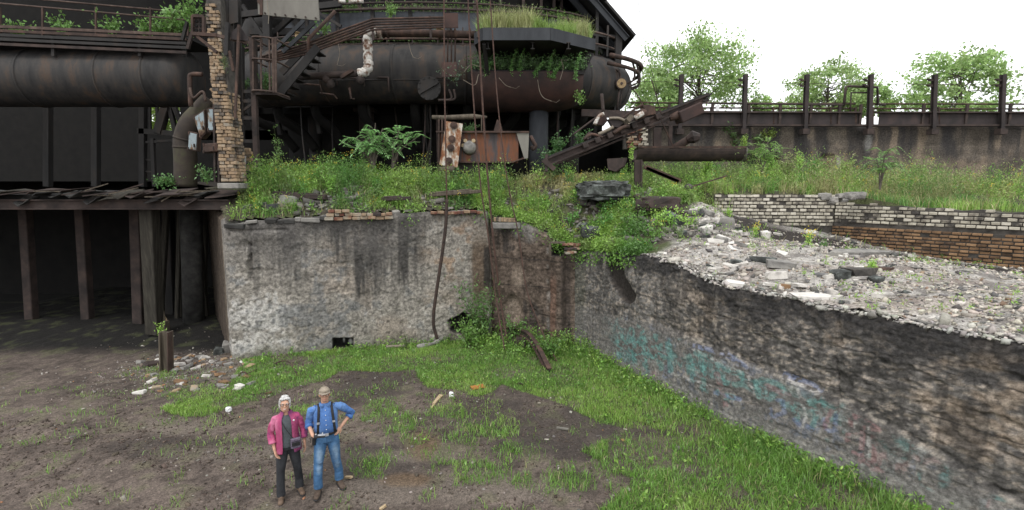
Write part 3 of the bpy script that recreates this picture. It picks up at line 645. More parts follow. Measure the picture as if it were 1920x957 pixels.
# ------------------------------------------------------------------ the terrace above the walls
def rbf(pts):
    pts = np.array(pts, float); xy = pts[:, :2]; n = len(pts)
    def phi(r): return np.where(r > 0, r * r * np.log(np.maximum(r, 1e-9)), 0)
    K = phi(np.linalg.norm(xy[:, None] - xy[None], axis=2)) + 0.02 * np.eye(n)
    Pm = np.concatenate([np.ones((n, 1)), xy], 1)
    A = np.block([[K, Pm], [Pm.T, np.zeros((3, 3))]])
    w = np.linalg.solve(A, np.concatenate([pts[:, 2], np.zeros(3)]))
    def f(x, y):
        r = w[n] + w[n + 1] * x + w[n + 2] * y
        for i in range(n): r = r + w[i] * phi(np.hypot(x - xy[i, 0], y - xy[i, 1]))
        return r
    return f
_tp = [(-8.1, 14.85, 4.0), (-6.3, 15.4, 4.1), (-5.3, 15.7, 4.2), (-3.7, 16.1, 4.22), (-2.1, 16.5, 4.25), (-0.8, 16.95, 4.28), (0.2, 16.9, 3.95), (1.05, 16.4, 3.6), (1.8, 16.0, 3.15),
       (2.4, 15.5, 3.05), (3.0, 14.2, 3.22), (3.8, 12.7, 3.32), (4.5, 11.3, 3.05), (4.95, 10.4, 2.94), (5.9, 8.5, 2.92), (6.5, 7.6, 2.9), (8.0, 5.1, 2.88), (9.5, 2.6, 2.88),
       (-8.2, 15.9, 4.75), (-6.5, 16.4, 4.75), (-4, 17.0, 4.82), (-1, 17.9, 4.88), (-8, 17.5, 5.05), (-4, 18.4, 5.1), (-1, 19.4, 5.1), (-8, 22, 5.05), (0, 24, 5.1), (-14, 26, 5.0), (-10, 40, 5.0), (6, 40, 5.6),
       (1.6, 17.4, 4.55), (3.0, 16.5, 4.0), (3.6, 15.2, 3.75), (3.0, 18.6, 5.0), (4.6, 17.2, 4.6), (4.4, 14.6, 3.7), (5.2, 14.5, 3.75), (6.0, 15.4, 4.2), (6.6, 16.6, 4.35), (6.9, 17.3, 4.3),
       (6.8, 15.4, 3.68), (7.5, 16.1, 3.6), (7.4, 17.0, 4.0), (8.5, 17.0, 3.72), (8.4, 15.8, 3.2), (9.4, 15.4, 3.0), (10.3, 14.6, 2.9), (9.6, 16.7, 3.45), (10.5, 16.1, 3.2), (11.3, 14.9, 2.95), (8.2, 14.5, 3.42), (9.2, 13.6, 3.3), (10.2, 12.3, 3.2), (12.5, 12.0, 2.9),
       (5.4, 12.4, 3.45), (6.5, 13.4, 3.5), (6.6, 10.4, 3.1), (8.2, 11.4, 3.25), (8.0, 8.0, 3.05), (10.5, 8.0, 3.1), (13, 8, 3.1), (12, 4, 3.0), (4.2, 13.3, 3.5)]
_f1 = rbf(_tp)
BW1, BW2, BW3 = (6.95, 17.6), (10.75, 17.05), (14.2, 12.8)        # foot line of the white brick wall
def behind_brick(x, y):
    a = np.interp(x, [BW1[0] - 0.3, BW1[0], BW2[0], BW3[0], BW3[0] + 6], [40, BW1[1], BW2[1], BW3[1], BW3[1] - 6])
    return y - a
def terrace_z(x, y, rough=True):
    z1 = _f1(x, y)
    z1 = np.where(y > 20, np.minimum(z1, 5.05 + 0.045 * (y - 20)), z1)
    z2 = 4.78 + 0.07 * (y - 17.5) + 0 * x
    z2 = np.minimum(z2, 5.7)
    z2 = np.where(x > 11.0, z2 - 0.3 * sstep(11, 12.5, x), z2)
    z = np.where(behind_brick(x, y) > 0.22, z2, z1)
    z = np.where((x > 4) & (y > 17.8) & (behind_brick(x, y) <= 0.22), np.minimum(z1, 5.2), z)
    if rough:
        z = z + 0.06 * fbm(x * 1.1, y * 1.1, 0, 4, 91) + 0.035 * fbm(x * 5, y * 5, 0, 3, 92)
    return z
PIT = [(-300, -300), (-300, 24.0), (-11.6, 24.0), (-11.15, 18.7), (-8.35, 14.85), (-0.86, 16.98), (-0.74, 17.3), (1.1, 16.45), (1.85, 16.1), (2.12, 15.98), (2.6, 15.5), (3.66, 13.0), (4.72, 10.6), (6.35, 8.05), (8.12, 5.2), (9.55, 2.6), (12, -8), (12, -300)]
tx = axis(-12.5, 16, 0.075, [1, 3, 8, 20, 60, 200]); ty = axis(2.5, 24, 0.075, [1, 3, 6, 10, 20, 60, 200])
X, Y = np.meshgrid(tx, ty, indexing='ij'); xf, yf = X.ravel(), Y.ravel()
zf = terrace_z(xf, yf)
far = (xf > 18) | (yf > 34) | (xf < -14)
zf = np.where(far, np.where(xf > 18, 3.2, 5.3), zf)
F = grid_faces(len(tx), len(ty))
cx_, cy_ = xf[F].mean(1), yf[F].mean(1)
keep = ~inpoly(cx_, cy_, PIT)
F = F[keep]
px, py = PIX(np.stack([xf, yf, zf], 1))
n1 = fbm(xf * 0.8, yf * 0.8, 0, 4, 95); n2 = fbm(xf * 3, yf * 3, 2, 4, 96); n3 = fbm(xf * 10, yf * 10, 2, 3, 97)
c = np.tile(np.array([0.07, 0.06, 0.045]), (len(xf), 1)) * (1 + 0.3 * n1 + 0.4 * n2 + 0.5 * n3)[:, None]
c = mixc(c, (0.07, 0.09, 0.03), 0.7 * sstep(-0.2, 0.2, n2))
# broken white masonry dust on the right-hand side
rub = sstep(0.0, 0.7, xf - np.interp(yf, [2, 8, 11, 13, 14.5, 16, 17.5], [6, 5.2, 4.2, 3.7, 4.3, 5.2, 6.3]) + 0.8 * n1) * (behind_brick(xf, yf) <= 0.1) * (yf < 17.6)
c = c * (1 - rub[:, None]) + rub[:, None] * (np.array([0.34, 0.32, 0.295])[None] * (1 + 0.35 * n1 + 0.45 * n2 + 0.5 * n3)[:, None])
c = mixc(c, (0.13, 0.115, 0.105), rub * 0.75 * sstep(0.05, 0.3, fbm(xf * 1.7, yf * 1.7, 5, 4, 98)))
c = mixc(c, (0.30, 0.23, 0.19), rub * 0.35 * sstep(0.1, 0.35, fbm(xf * 0.8, yf * 2.2, 7, 3, 99)))
gul = sstep(0.6, 0.2, np.abs(segdist(xf, yf, (7.4, 16.8), (10.3, 16.0))) - 0.3 + 0.25 * n2)
gul = np.maximum(gul, sstep(0.7, 0.2, segdist(xf, yf, (10.2, 16.0), (13.5, 12.2)) - 0.2))
c = mixc(c, (0.042, 0.036, 0.033), gul * (behind_brick(xf, yf) <= 0.1))
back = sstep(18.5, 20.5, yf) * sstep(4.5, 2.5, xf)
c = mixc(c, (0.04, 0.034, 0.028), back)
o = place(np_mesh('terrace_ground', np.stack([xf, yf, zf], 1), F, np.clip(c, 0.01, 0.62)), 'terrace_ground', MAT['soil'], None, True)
tag(o, 'raised overgrown earth terrace above the walls', None, None, 'structure')

# ------------------------------------------------------------------ the furnace house
def ellpts(cx, cy, a, bf, bb, z, t0, t1, n):
    out = []
    for i in range(n + 1):
        t = t0 + (t1 - t0) * i / n
        s = math.sin(t)
        out.append(Vector((cx + a * math.cos(t), cy - (bf if s > 0 else bb) * s, z)))
    return out
FCX, FCY = -4.6, 27.0
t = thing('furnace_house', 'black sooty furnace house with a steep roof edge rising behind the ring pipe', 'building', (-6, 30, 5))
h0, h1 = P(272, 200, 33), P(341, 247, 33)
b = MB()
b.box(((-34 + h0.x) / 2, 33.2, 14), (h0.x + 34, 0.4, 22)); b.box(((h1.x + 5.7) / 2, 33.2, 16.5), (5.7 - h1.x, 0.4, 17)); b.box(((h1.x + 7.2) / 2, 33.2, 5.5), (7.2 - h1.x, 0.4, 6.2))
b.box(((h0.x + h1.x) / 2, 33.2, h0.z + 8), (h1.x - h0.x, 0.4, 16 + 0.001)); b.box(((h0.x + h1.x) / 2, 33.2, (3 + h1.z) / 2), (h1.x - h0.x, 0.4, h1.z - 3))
b.build('back_wall', MAT['soot_shade'], t)
b = MB(); b.box((6.35, 30.2, 6.6), (0.3, 5.6, 3.8)); b.build('end_wall', MAT['soot_shade'], t)
b = MB(); b.box((-4.4, 29.2, 8.75), (17.6, 7.0, 0.3)); b.build('sky_block_slab', MAT['soot_shade'], t)  # unseen slab added to block the sky above the furnace interior
b = MB(); b.box((-10, 27.5, 24.6), (26, 12, 0.3)); b.build('sky_block_top', MAT['soot_shade'], t)  # unseen slab added high up to keep the sky out
# sloping roof at the right with its eave overhanging
e0, e1 = P(1190, 68, 25.5), P(1128, -4, 25.5)
dv = (e1 - e0); up_ = e0 + dv * 5.2
for k, (a_, b_) in enumerate([(0, 0.9), (0.9, 1.9), (1.9, 2.9), (2.9, 3.9), (3.9, 5.2)]):
    q0, q1 = e0 + dv * a_, e0 + dv * (b_ + 0.06)
    nn = Vector((dv.z, 0, -dv.x)).normalized() * (0.10 + 0.03 * (k % 2)) 
    m = MB(); m.prism([q0, q1, q1 + nn, q0 + nn], (0.02 * k, 7.2, 0)); m.build('roof_sheet', MAT['dark_steel'], t)
m = MB()
for yy in (25.6, 27.8, 30, 32.4):
    o_ = Vector((0, yy - 25.5, 0))
    m.ibeam(e0 + o_ + Vector((-0.35, 0, -0.12)), up_ + o_ + Vector((-0.35, 0, -0.12)), 0.2, 0.3)
m.build('rafter', MAT['column_paint'], t)
m = MB()
q = P(1160, 60, 25.8)
m.ibeam(Vector((q.x, 25.8, 8.6)), Vector((q.x, 25.8, 12.6)), 0.3, 0.3, 0.04, (0, 1, 0)); q2 = P(1120, 20, 25.8)
m.bar(Vector((q2.x, 25.8, 9)), Vector((q2.x, 25.8, 14.2)), 0.14, 0.14); m.bar(P(1085, 60, 25.8), P(1165, 72, 25.8), 0.12, 0.16); m.bar(P(1090, 80, 25.8), P(1160, 95, 25.8), 0.1, 0.12)
m.build('frame', MAT['dark_steel'], t)

t = thing('blast_furnace', 'huge dark riveted furnace shell rising inside the ring pipe', 'furnace', (FCX, FCY + 1.5, 5))
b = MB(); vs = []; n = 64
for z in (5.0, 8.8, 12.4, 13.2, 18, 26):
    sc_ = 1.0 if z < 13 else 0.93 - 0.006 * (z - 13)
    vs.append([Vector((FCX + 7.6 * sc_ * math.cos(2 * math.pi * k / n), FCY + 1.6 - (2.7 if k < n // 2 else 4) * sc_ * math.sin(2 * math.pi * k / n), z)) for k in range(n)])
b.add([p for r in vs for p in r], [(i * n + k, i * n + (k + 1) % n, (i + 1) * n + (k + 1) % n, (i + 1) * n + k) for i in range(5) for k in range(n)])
b.build('shell', MAT['soot_shade'], t, True)  # shell coloured near black to stand for the interior shade
for z in (13.6, 14.6, 15.6, 16.6):
    m = MB(); m.tube(ellpts(FCX, FCY + 1.5, 7.35 - .05 * (z - 13), 2.62, 3.9, z, 0.05, math.pi - .05, 50), 0.06, 6); m.build('hoop', MAT['rust_dark'], t, True)
for k in range(1, 16):
    a_ = math.pi * k / 16; m = MB()
    p = Vector((FCX + 7.3 * math.cos(a_), FCY + 1.5 - 2.62 * math.sin(a_), 13.2)); m.bar(p, p + Vector((0, 0.1, 5)), 0.14, 0.1); m.build('stiffener', MAT['rust_dark'], t)
# cooling pipes standing round the shell above the walkway
for k in range(26):
    a_ = math.radians(12 + 156 * k / 25); p = Vector((FCX + 7.8 * math.cos(a_), FCY + 1.3 - 2.95 * math.sin(a_), 12.75))
    hgt = 0.35 + 0.5 * random.random(); w = Vector((0.16, 0, 0))
    m = MB(); m.tube(curve_pts([p, p + Vector((0, 0, hgt)), p + w + Vector((0, 0, hgt + 0.13)), p + 2 * w + Vector((0, 0, hgt)), p + 2 * w], 5), 0.035, 6)
    m.build('cooling_pipe', MAT['rust' if k % 3 else 'rust_rail'], t, True)

t = thing('ring_pipe', 'massive soot black ring pipe curving round the furnace above the weeds', 'pipe', (FCX, 23.5, 9.98))
RA, RB, RZ, RR = 9.4, 3.5, 9.98, 1.25
m = MB(); m.tube(ellpts(FCX, FCY, RA, RB, 5.5, RZ, -math.pi * .35, math.pi * .77, 90), RR, 28); m.build('pipe_body', MAT['pipe_steel'], t, True)
for k, a_ in enumerate([0.06, 0.2, 0.34, 0.62, 0.95, 1.3, 1.62, 1.95, 2.3]):
    c0 = ellpts(FCX, FCY, RA, RB, 5.5, RZ, a_ - 0.006, a_ + 0.006, 1); m = MB(); m.tube(c0, RR + 0.022, 28); m.build('seam_band', MAT['pipe_steel'], t, True)
m = MB(); m.tube(ellpts(FCX, FCY, RA + RR * .93, RB + RR * .93, 5, RZ - RR * .36, 0.0, math.pi * .76, 90), 0.025, 5); m.build('weld_bead', MAT['dark_steel'], t, True)
# bolted hand hole
hc = P(805, 166, 22.2)
m = MB(); m.tube([hc + Vector((0, 0.75, 0.05)), hc + Vector((0, 0.05, 0))], 0.40, 20); m.build('manhole_neck', MAT['dark_steel'], t, True)
m = MB(); m.tube([hc + Vector((0, 0.06, 0)), hc + Vector((0, -0.05, 0))], 0.49, 24); m.bar(hc + Vector((-0.36, -0.09, -0.2)), hc + Vector((0.36, -0.09, 0.2)), 0.06, 0.06); m.build('manhole_cover', MAT['dark_steel'], t)
for k in range(12):
    a_ = 2 * math.pi * k / 12; m = MB(); q = hc + Vector((0.44 * math.cos(a_), -0.05, 0.44 * math.sin(a_))); m.tube([q, q + Vector((0, -0.05, 0))], 0.035, 6); m.build('bolt', MAT['dark_steel'], t)
for k in range(9):
    a_ = 0.35 + 2.3 * k / 8; p = ellpts(FCX, FCY, RA, RB, 5, RZ - RR - .05, a_, a_ + .01, 1)[0]
    m = MB(); m.bar(p + Vector((0, 0.5, 0.15)), p + Vector((0, 0.9, -1.1)), 0.18, 0.22); m.build('hanger_bracket', MAT['dark_steel'], t)

t = thing('ring_walkway', 'curved blue grey plate walkway round the furnace with rails and plants on top', 'walkway', (FCX, 24.3, 12))
NP = 16
for k in range(NP - 4):
    a0, a1 = math.pi * k / NP + 0.004, math.pi * (k + 1) / NP - 0.004
    pts = ellpts(FCX, FCY + .4, 8.75, 3.1, 4, 11.9, a0, a1, 4); m = MB(); nn = len(pts)
    m.prism(pts + [p + Vector((0, 0.05, 0)) for p in pts[::-1]], (0, 0, 1.0)); m.build('side_plate', MAT['blue_steel'], t)
    p = ellpts(FCX, FCY + .4, 8.8, 3.16, 4, 11.85, a0 - .004, a0, 1)[0]
    m = MB(); m.bar(p, p + Vector((0, 0, 1.1)), 0.16, 0.07); m.build('stiffener', MAT['dark_steel'], t)
for z, r in ((12.95, 0.055), (13.22, 0.045)):
    m = MB(); m.tube(ellpts(FCX, FCY + .35, 8.85, 3.25, 4, z, -.1, math.pi + .1, 80), r, 6); m.build('rail', MAT['rust_dark'], t, True)
for k in range(18):
    p = ellpts(FCX, FCY + .35, 8.85, 3.2, 4, 12.9, math.pi * (k + .5) / 18, math.pi * (k + .6) / 18, 1)[0]; m = MB(); m.bar(p, p + Vector((0, 0, 0.36)), 0.05, 0.05); m.build('rail_post', MAT['rust_dark'], t)
m = MB(); pa = ellpts(FCX, FCY + .3, 9.2, 3.4, 4, 11.72, 0, math.pi, 60); pb = ellpts(FCX, FCY + 1.4, 7.5, 2.6, 4, 11.72, math.pi, 0, 60)
m.prism(pa + pb, (0, 0, 0.16)); m.build('floor_ring', MAT['dark_steel'], t)
pa = ellpts(FCX, FCY + .1, 9.35, 3.15, 4, 11.15, 0, math.pi, 60); pb = ellpts(FCX, FCY + .8, 8.4, 2.8, 4, 11.15, math.pi, 0, 60)
m = MB(); m.prism(pa + pb, (0, 0, 0.32)); m.build('ledge', MAT['rust_dark'], t)
# lower rail pipes curving round to the right of the platform, in front of the sky
for k, (z, rr_) in enumerate([(10.95, 0.11), (10.6, 0.09)]):
    m = MB(); m.tube(ellpts(FCX, FCY, RA + RR + 0.35 + 0.12 * (1 - k), RB + RR + .3, 4, z, -0.12, 0.62, 30), rr_, 8); m.build('service_pipe', MAT['rust'], t, True)
m = MB()
for a_ in (0.03, 0.12, 0.22, 0.33):
    p = ellpts(FCX, FCY, RA + RR + 0.3, RB + RR + .3, 4, 10.2, a_, a_ + .01, 1)[0]; m.tube(curve_pts([p + Vector((-0.5, 0, -0.3)), p + Vector((0.05, 0, -0.1)), p + Vector((0.1, 0, 0.35)), p + Vector((0, 0, 0.75))], 4), 0.05, 6)
m.build('pipe_bracket', MAT['rust_dark'], t, True)
for a_, z0, z1 in ((0.12, 11.2, 12.3), (0.28, 11.2, 12.5), (0.42, 11.2, 12.6)):
    p = ellpts(FCX, FCY, RA + .6, RB + .6, 4, z0, a_, a_ + .01, 1)[0]; m = MB(); m.bar(p, p + Vector((0, 0, z1 - z0)), 0.09, 0.09); m.build('rail_post', MAT['dark_steel'], t)
m = MB(); m.tube(ellpts(FCX, FCY, RA + .6, RB + .6, 4, 12.15, 0.1, 0.75, 20), 0.05, 6); m.build('rail', MAT['rust_rail'], t, True)
m = MB(); m.tube(ellpts(FCX, FCY, RA + .6, RB + .6, 4, 11.65, 0.1, 0.75, 20), 0.04, 6); m.build('rail', MAT['rust_rail'], t, True)

c0 = P(1165, 157, 24.6)
t = thing('round_lamp', 'round tarnished brass lamp hanging at the right end of the ring pipe', 'lamp', tuple(c0))
m = MB(); m.tube([c0 + Vector((0, 0.35, 0)), c0 + Vector((0, 0.02, 0))], [0.17, 0.25], 18); m.build('housing', MAT['rust'], t, True)
m = MB(); m.tube([c0 + Vector((0, 0.05, 0)), c0 + Vector((0, -0.03, 0))], 0.26, 20); m.build('rim', MAT['rust_dark'], t)
m = MB(); m.tube([c0 + Vector((0, -0.02, 0)), c0 + Vector((0, -0.05, 0))], 0.215, 20); m.build('face', MAT['lamp_face'], t)
m = MB(); m.tube([c0 + Vector((0, -0.05, 0)), c0 + Vector((0, -0.08, 0))], 0.06, 8); m.build('hub', MAT['rust_dark'], t)
m = MB(); m.tube(curve_pts([c0 + Vector((0, 0.1, 0.2)), c0 + Vector((-.1, 0.2, 0.6)), c0 + Vector((-.5, 0.4, 0.8))], 4), 0.05, 6); m.tube([c0 + Vector((-.05, 0.1, -0.2)), c0 + Vector((-0.15, 0.1, -1.2))], 0.05, 6); m.tube([c0 + Vector((.08, 0.1, -0.2)), c0 + Vector((-0.02, 0.1, -1.1))], 0.03, 6); m.build('arm', MAT['rust_dark'], t, True)

# platform hung in front of the ring pipe
A_, B_, C_ = P(905, 76, 20.5), P(1032, 80, 20.5), P(1116, 95, 21.9)
zt = A_.z
A_, B_, C_ = Vector((A_.x, 20.5, zt)), Vector((B_.x, 20.5, zt)), Vector((C_.x, 22.0, zt))
t = thing('hanging_platform', 'dark steel platform overgrown with grass hung in front of the ring pipe', 'platform', (1.0, 21.5, zt))
D_, E_ = Vector((C_.x - .2, 25, zt)), Vector((A_.x - .2, 25, zt)); L_ = Vector((A_.x - 0.35, 21.2, zt))
m = MB(); m.prism([L_, A_, B_, C_, D_, E_], (0, 0, 0.08)); m.build('deck_plate', MAT['dark_steel'], t)
for a_, b_ in ((L_, A_), (A_, B_), (B_, C_)):
    d_ = (b_ - a_).normalized(); o_ = Vector((d_.y, -d_.x, 0)) * 0.03
    m = MB(); m.prism([a_ + o_, b_ + o_, b_ - o_, a_ - o_], (0, 0, 0.46)); m.build('fascia', MAT['column_paint'], t)
for x_ in (A_.x + .2, 0.8, 2.2):
    m = MB(); m.ibeam(Vector((x_, 20.7, zt - .14)), Vector((x_, 25, zt - .14)), 0.16, 0.26); m.build('joist', MAT['dark_steel'], t)
m = MB(); m.bar(C_ + Vector((-.15, 0.1, -.05)), P(1082, 152, 22.2), 0.16, 0.26); m.build('strut', MAT['dark_steel'], t)
m = MB(); m.bar(A_ + Vector((.05, 0.2, -.05)), P(915, 150, 22.0), 0.14, 0.2); m.build('strut', MAT['dark_steel'], t)
m = MB(); z_ = P(1000, 205, 22.2).z; z1_ = P(1000, 140, 22.2).z; rr_ = (z1_ - z_)
x0_, x1_ = P(886, 150, 22.4).x, P(1092, 150, 22.4).x
pts = [Vector((x0_ + (x1_ - x0_) * k / 10, 23.1, z1_)) for k in range(11)]
rl = [rr_ * q for q in (0.92, 1, 1, 1, 1, 1, 1, 1, 0.97, 0.9, 0.74)]
m.tube(pts, rl, 28); hm = m.mesh('hopper'); bm = bmesh.new(); bm.from_mesh(hm); bmesh.ops.recalc_face_normals(bm, faces=bm.faces)
bmesh.ops.bisect_plane(bm, geom=bm.verts[:] + bm.edges[:] + bm.faces[:], plane_co=(0, 0, z1_ + .02), plane_no=(0, 0, 1), clear_outer=True); bmesh.ops.holes_fill(bm, edges=bm.edges, sides=0); bm.to_mesh(hm); bm.free()
place(hm, 'hopper', MAT['red_steel'], t, True)
m = MB(); m.bar(Vector((x0_, 21.95, z1_ + .05)), Vector((x1_, 21.95, z1_ + .02)), 0.12, 0.16); m.build('hopper_rim', MAT['dark_steel'], t)

cols_ = [(1010, 23.2, 0.42, 'column_paint', 'blue black round column standing under the grassy platform'), (688, 25.5, 0.36, 'rust_dark', 'rust brown column in the dark behind the sumac bush'),
         (590, 26.5, 0.3, 'dark_steel', 'thin black column in the dark left of the rust brown column'), (800, 27, 0.3, 'dark_steel', 'black column in the dark behind the small end of the ladle box'), (900, 27, 0.34, 'dark_steel', 'black column behind the rusty ladle box'), (1075, 26, 0.3, 'dark_steel', 'black column right of the blue black column')]
for px_, y_, r_, mt_, lb_ in cols_:
    x_ = P(px_, 250, y_).x; t = thing('support_column', lb_, 'column', (x_, y_, 4.9), 'columns under the ring pipe')
    m = MB(); m.tube([(x_, y_, 4.9), (x_, y_, 8.9)], r_, 16); m.build('shaft', MAT[mt_], t, True)
    m = MB(); m.box((x_, y_, 8.7), (r_ * 2.7, r_ * 2.7, .16)); m.build('cap_plate', MAT[mt_], t); m = MB(); m.box((x_, y_, 5.05), (r_ * 2.7, r_ * 2.7, .22)); m.build('base_plate', MAT[mt_], t)
# jumble of thin pipes hanging in the dark under the ring
t = thing('pipe_tangle', 'tangle of thin dark pipes and hangers in the shade under the ring pipe', 'pipes', (-2, 24.5, 5))
for k in range(16):
    x_ = P(random.choice([560, 800, 815, 830, 790, 845, 1040, 1055, 1030, 1070, 640, 620, 735]) + random.uniform(-10, 10), 200, 24.3).x; y_ = random.uniform(23.8, 25.2)
    m = MB(); m.tube(curve_pts([(x_, y_, 8.8), (x_ + random.uniform(-.1, .1), y_, 7.3), (x_ + random.uniform(-.5, .5), y_, 5.1)], 5), random.uniform(.02, .05), 6); m.build('pipe', MAT['rust_dark' if k % 2 else 'dark_steel'], t, True)
for (a_, b_, c_) in (((570, 158), (600, 160), (604, 178)), ((600, 175), (625, 178), (632, 186)), ((655, 165), (658, 185), (665, 186))):
    m = MB(); m.tube([P(*a_, 22.1), P(*b_, 22.1), P(*c_, 22.1)], 0.045, 6); m.build('pipe', MAT['rust'], t, True)
for k in range(2):
    p0, p1, p2 = P(842 + 9 * k, 168, 22.0), P(846 + 6 * k, 186, 22.0), P(822 + 6 * k, 188, 22.0); m = MB(); m.tube(curve_pts([p0, p1, p2], 6), 0.05, 6); m.build('hose', MAT['rust_dark'], t, True)

# catwalk rail and valves along the top of the ring pipe, tuyere pipes below it
t = thing('pipe_rack', 'rack of small pipes, valves and posts along the top of the ring pipe', 'pipes', tuple(P(760, 80, 22.8)))
for k, (z_, r_) in enumerate(((11.35, .05), (11.62, .04))):
    m = MB(); m.tube(ellpts(FCX, FCY, RA + .3, RB + .55, 4, z_, .7, 2.6, 60), r_, 6); m.build('pipe', MAT['rust_dark' if k else 'rust'], t, True)
for k in range(17):
    a_ = .75 + 1.8 * k / 16; p = ellpts(FCX, FCY, RA + .3, RB + .55, 4, 11.1, a_, a_ + .01, 1)[0]; m = MB(); m.bar(p, p + Vector((0, 0, .75)), .05, .05); m.build('post', MAT['rust_dark'], t)
    if k % 3 == 0: m = MB(); q = p + Vector((.1, -.1, .28)); m.tube([q, q + Vector((0, 0, .3))], .1, 10); m.tube([q + Vector((0, 0, .32)), q + Vector((0, 0, .35))], .16, 10); m.build('valve', MAT['rust' if k % 2 else 'lamp_face'], t, True)
for k in range(9):
    a_ = .5 + 2.1 * k / 8; p = ellpts(FCX, FCY, RA - .2, RB - .4, 4, 8.95, a_, a_ + .01, 1)[0]; q = Vector((FCX + (p.x - FCX) * .82, p.y + 1.3, 6.9))
    m = MB(); m.tube(curve_pts([p + Vector((0, 0, .3)), p + Vector((0, 0, -.6)), p.lerp(q, .6), q], 6), .22, 10); m.build('tuyere_pipe', MAT['soot_shade'], t, True)  # near-black colour stands in for the shade under the ring
for k in range(10):
    a_ = .8 + 1.6 * random.random(); p = ellpts(FCX, FCY, RA + 1.2, RB + 1.28, 4, 9.6, a_, a_ + .01, 1)[0]; ln = random.uniform(.4, 1.6)
    m = MB(); m.tube([p, p + Vector((ln, .02, random.uniform(-.05, .05))), p + Vector((ln, .02, -random.uniform(.2, .6)))], random.uniform(.025, .05), 6); m.build('conduit', MAT['rust_dark'], t, True)
for k, (a0_, a1_) in enumerate(((635, 648), (654, 668), (672, 678))):
    m = MB(); q = P((a0_ + a1_) / 2, 3, 23.5); m.tube([q + Vector((-.15, 0, 0)), q + Vector((.15, 0, 0))], .08, 8); m.build('insulator', MAT['white_lag'], t, True)
# pipe with white lagging
Yp = 21.5
t = thing('lagged_pipe', 'long rusty pipe with peeling white lagging on its bent drop', 'pipe', tuple(P(800, 64, Yp)))
m = MB(); m.tube([P(712, 63, Yp), P(800, 63, Yp), P(897, 66, Yp)], 0.15, 12); m.build('pipe_run', MAT['rust'], t, True)
pts = curve_pts([P(718, 64, Yp), P(700, 63, Yp), P(690, 70, Yp), P(690, 90, Yp), P(690, 112, Yp), P(691, 125, Yp), P(684, 135, Yp), P(672, 138, Yp)], 6)
m = MB(); m.tube(pts, [0.185 + 0.03 * math.sin(i * 2.1) * math.sin(i * 0.7) for i in range(len(pts))], 14); m.build('lagging', MAT['white_lag'], t, True)
m = MB(); m.tube([P(676, 138, Yp), P(620, 141, Yp), P(556, 145, Yp)], 0.14, 12); m.build('pipe_run', MAT['rust_dark'], t, True)
for px_ in (706, 717, 726, 845, 852, 880): m = MB(); m.tube([P(px_, 63, Yp), P(px_ + 3, 63, Yp)], 0.19, 12); m.build('clamp', MAT['rust'], t, True)
m = MB(); m.bar(P(640, 146, Yp - .2), P(662, 132, Yp - .2), 0.2, 0.12); m.build('valve_handle', MAT['rust'], t)
for px_, py_ in ((612, 148), (675, 150), (620, 158)): m = MB(); m.ell(P(px_, py_, Yp), (0.16, 0.16, 0.2)); m.build('valve', MAT['rust_dark'], t, True)
for k, px_ in enumerate((840, 847, 854)): m = MB(); m.tube([P(px_, 66, Yp), P(px_ - 1, 118, Yp + .1)], 0.03, 6); m.build('hanger_rod', MAT['rust'], t, True)
for (x0, y0, x1, y1, lb) in ((832, 25, 859, 53, 'dark red square plate hanging in front of the blue grey walkway'), (828, 117, 857, 145, 'rust brown square plate hanging in front of the ring pipe')):
    a_, b_ = P(x0, y0, 21.2), P(x1, y1, 21.2); o = MB(); o.box((a_ + b_) / 2, (b_.x - a_.x, 0.05, a_.z - b_.z)); o = o.build('hanging_plate', MAT['red_steel'], None, bevel=.008); tag(o, lb, 'plate', 'square plates hung from the ring')

# conduits climbing from the cage to the walkway
t = thing('conduit_bundle', 'bundle of parallel rusty conduits climbing from the cage towards the red plate', 'conduits', tuple(P(690, 45, 20.8)))
for k in range(5):
    m = MB(); y_ = 20.8 + .03 * k
    m.tube([P(487 + 4 * k, 108 + 2.2 * k, y_), P(575, 82 + 5 * k, y_), P(640, 57 + 5.2 * k, y_), P(699, 36 + 5 * k, y_), P(760, 34.5 + 4.8 * k, y_), P(831, 33 + 4.6 * k, y_)], 0.042, 7); m.build('conduit', MAT['rust_rail' if k % 2 else 'rust'], t, True)
for px_, py_ in ((698, 34), (579, 76), (806, 30)):
    m = MB(); m.bar(P(px_, py_, 20.95), P(px_ + 2, py_ + 42, 20.95), 0.08, 0.06); m.build('bracket', MAT['rust_dark'], t)
m = MB(); m.tube([P(579, 116, 20.7), P(578, 74, 20.7), P(629, 21, 20.7)], 0.07, 8); m.build('handrail', MAT['rust'], t, True)

# steel stair and cage tower
t = thing('steel_stair', 'black steel stair climbing to the right behind the rusty cage', 'stairs', tuple(P(520, 180, 20.5)))
for a_, b_, y_, w in (((517, 185), (596, 88), 20.3, .3), ((527, 137), (600, 62), 21.4, .26)):
    m = MB(); m.bar(P(*a_, y_), P(*b_, y_), 0.08, w); m.build('stringer', MAT['dark_steel'], t)
for a_, b_, y_ in (((517, 92), (570, 38), 21.4), ((530, 98), (590, 42), 20.6)):
    m = MB(); m.bar(P(*a_, y_), P(*b_, y_), 0.07, 0.14); m.build('handrail', MAT['column_paint'], t)
for k in range(7):
    f = k / 6; p = P(524 + 60 * f, 172 - 78 * f, 20.35); m = MB(); m.box(p + Vector((0.05, .5, 0)), (0.32, 0.95, 0.045)); m.build('tread', MAT['dark_steel'], t)
t = thing('cage_tower', 'tall rusty ladder tower with a caged landing halfway up', 'tower', tuple(P(470, 310, 19.2)))
def bar(t_, nm, a_, b_, y_, w, h, mt): m_ = MB(); m_.bar(P(*a_, y_), P(*b_, y_), w, h); return m_.build(nm, MAT[mt], t_)
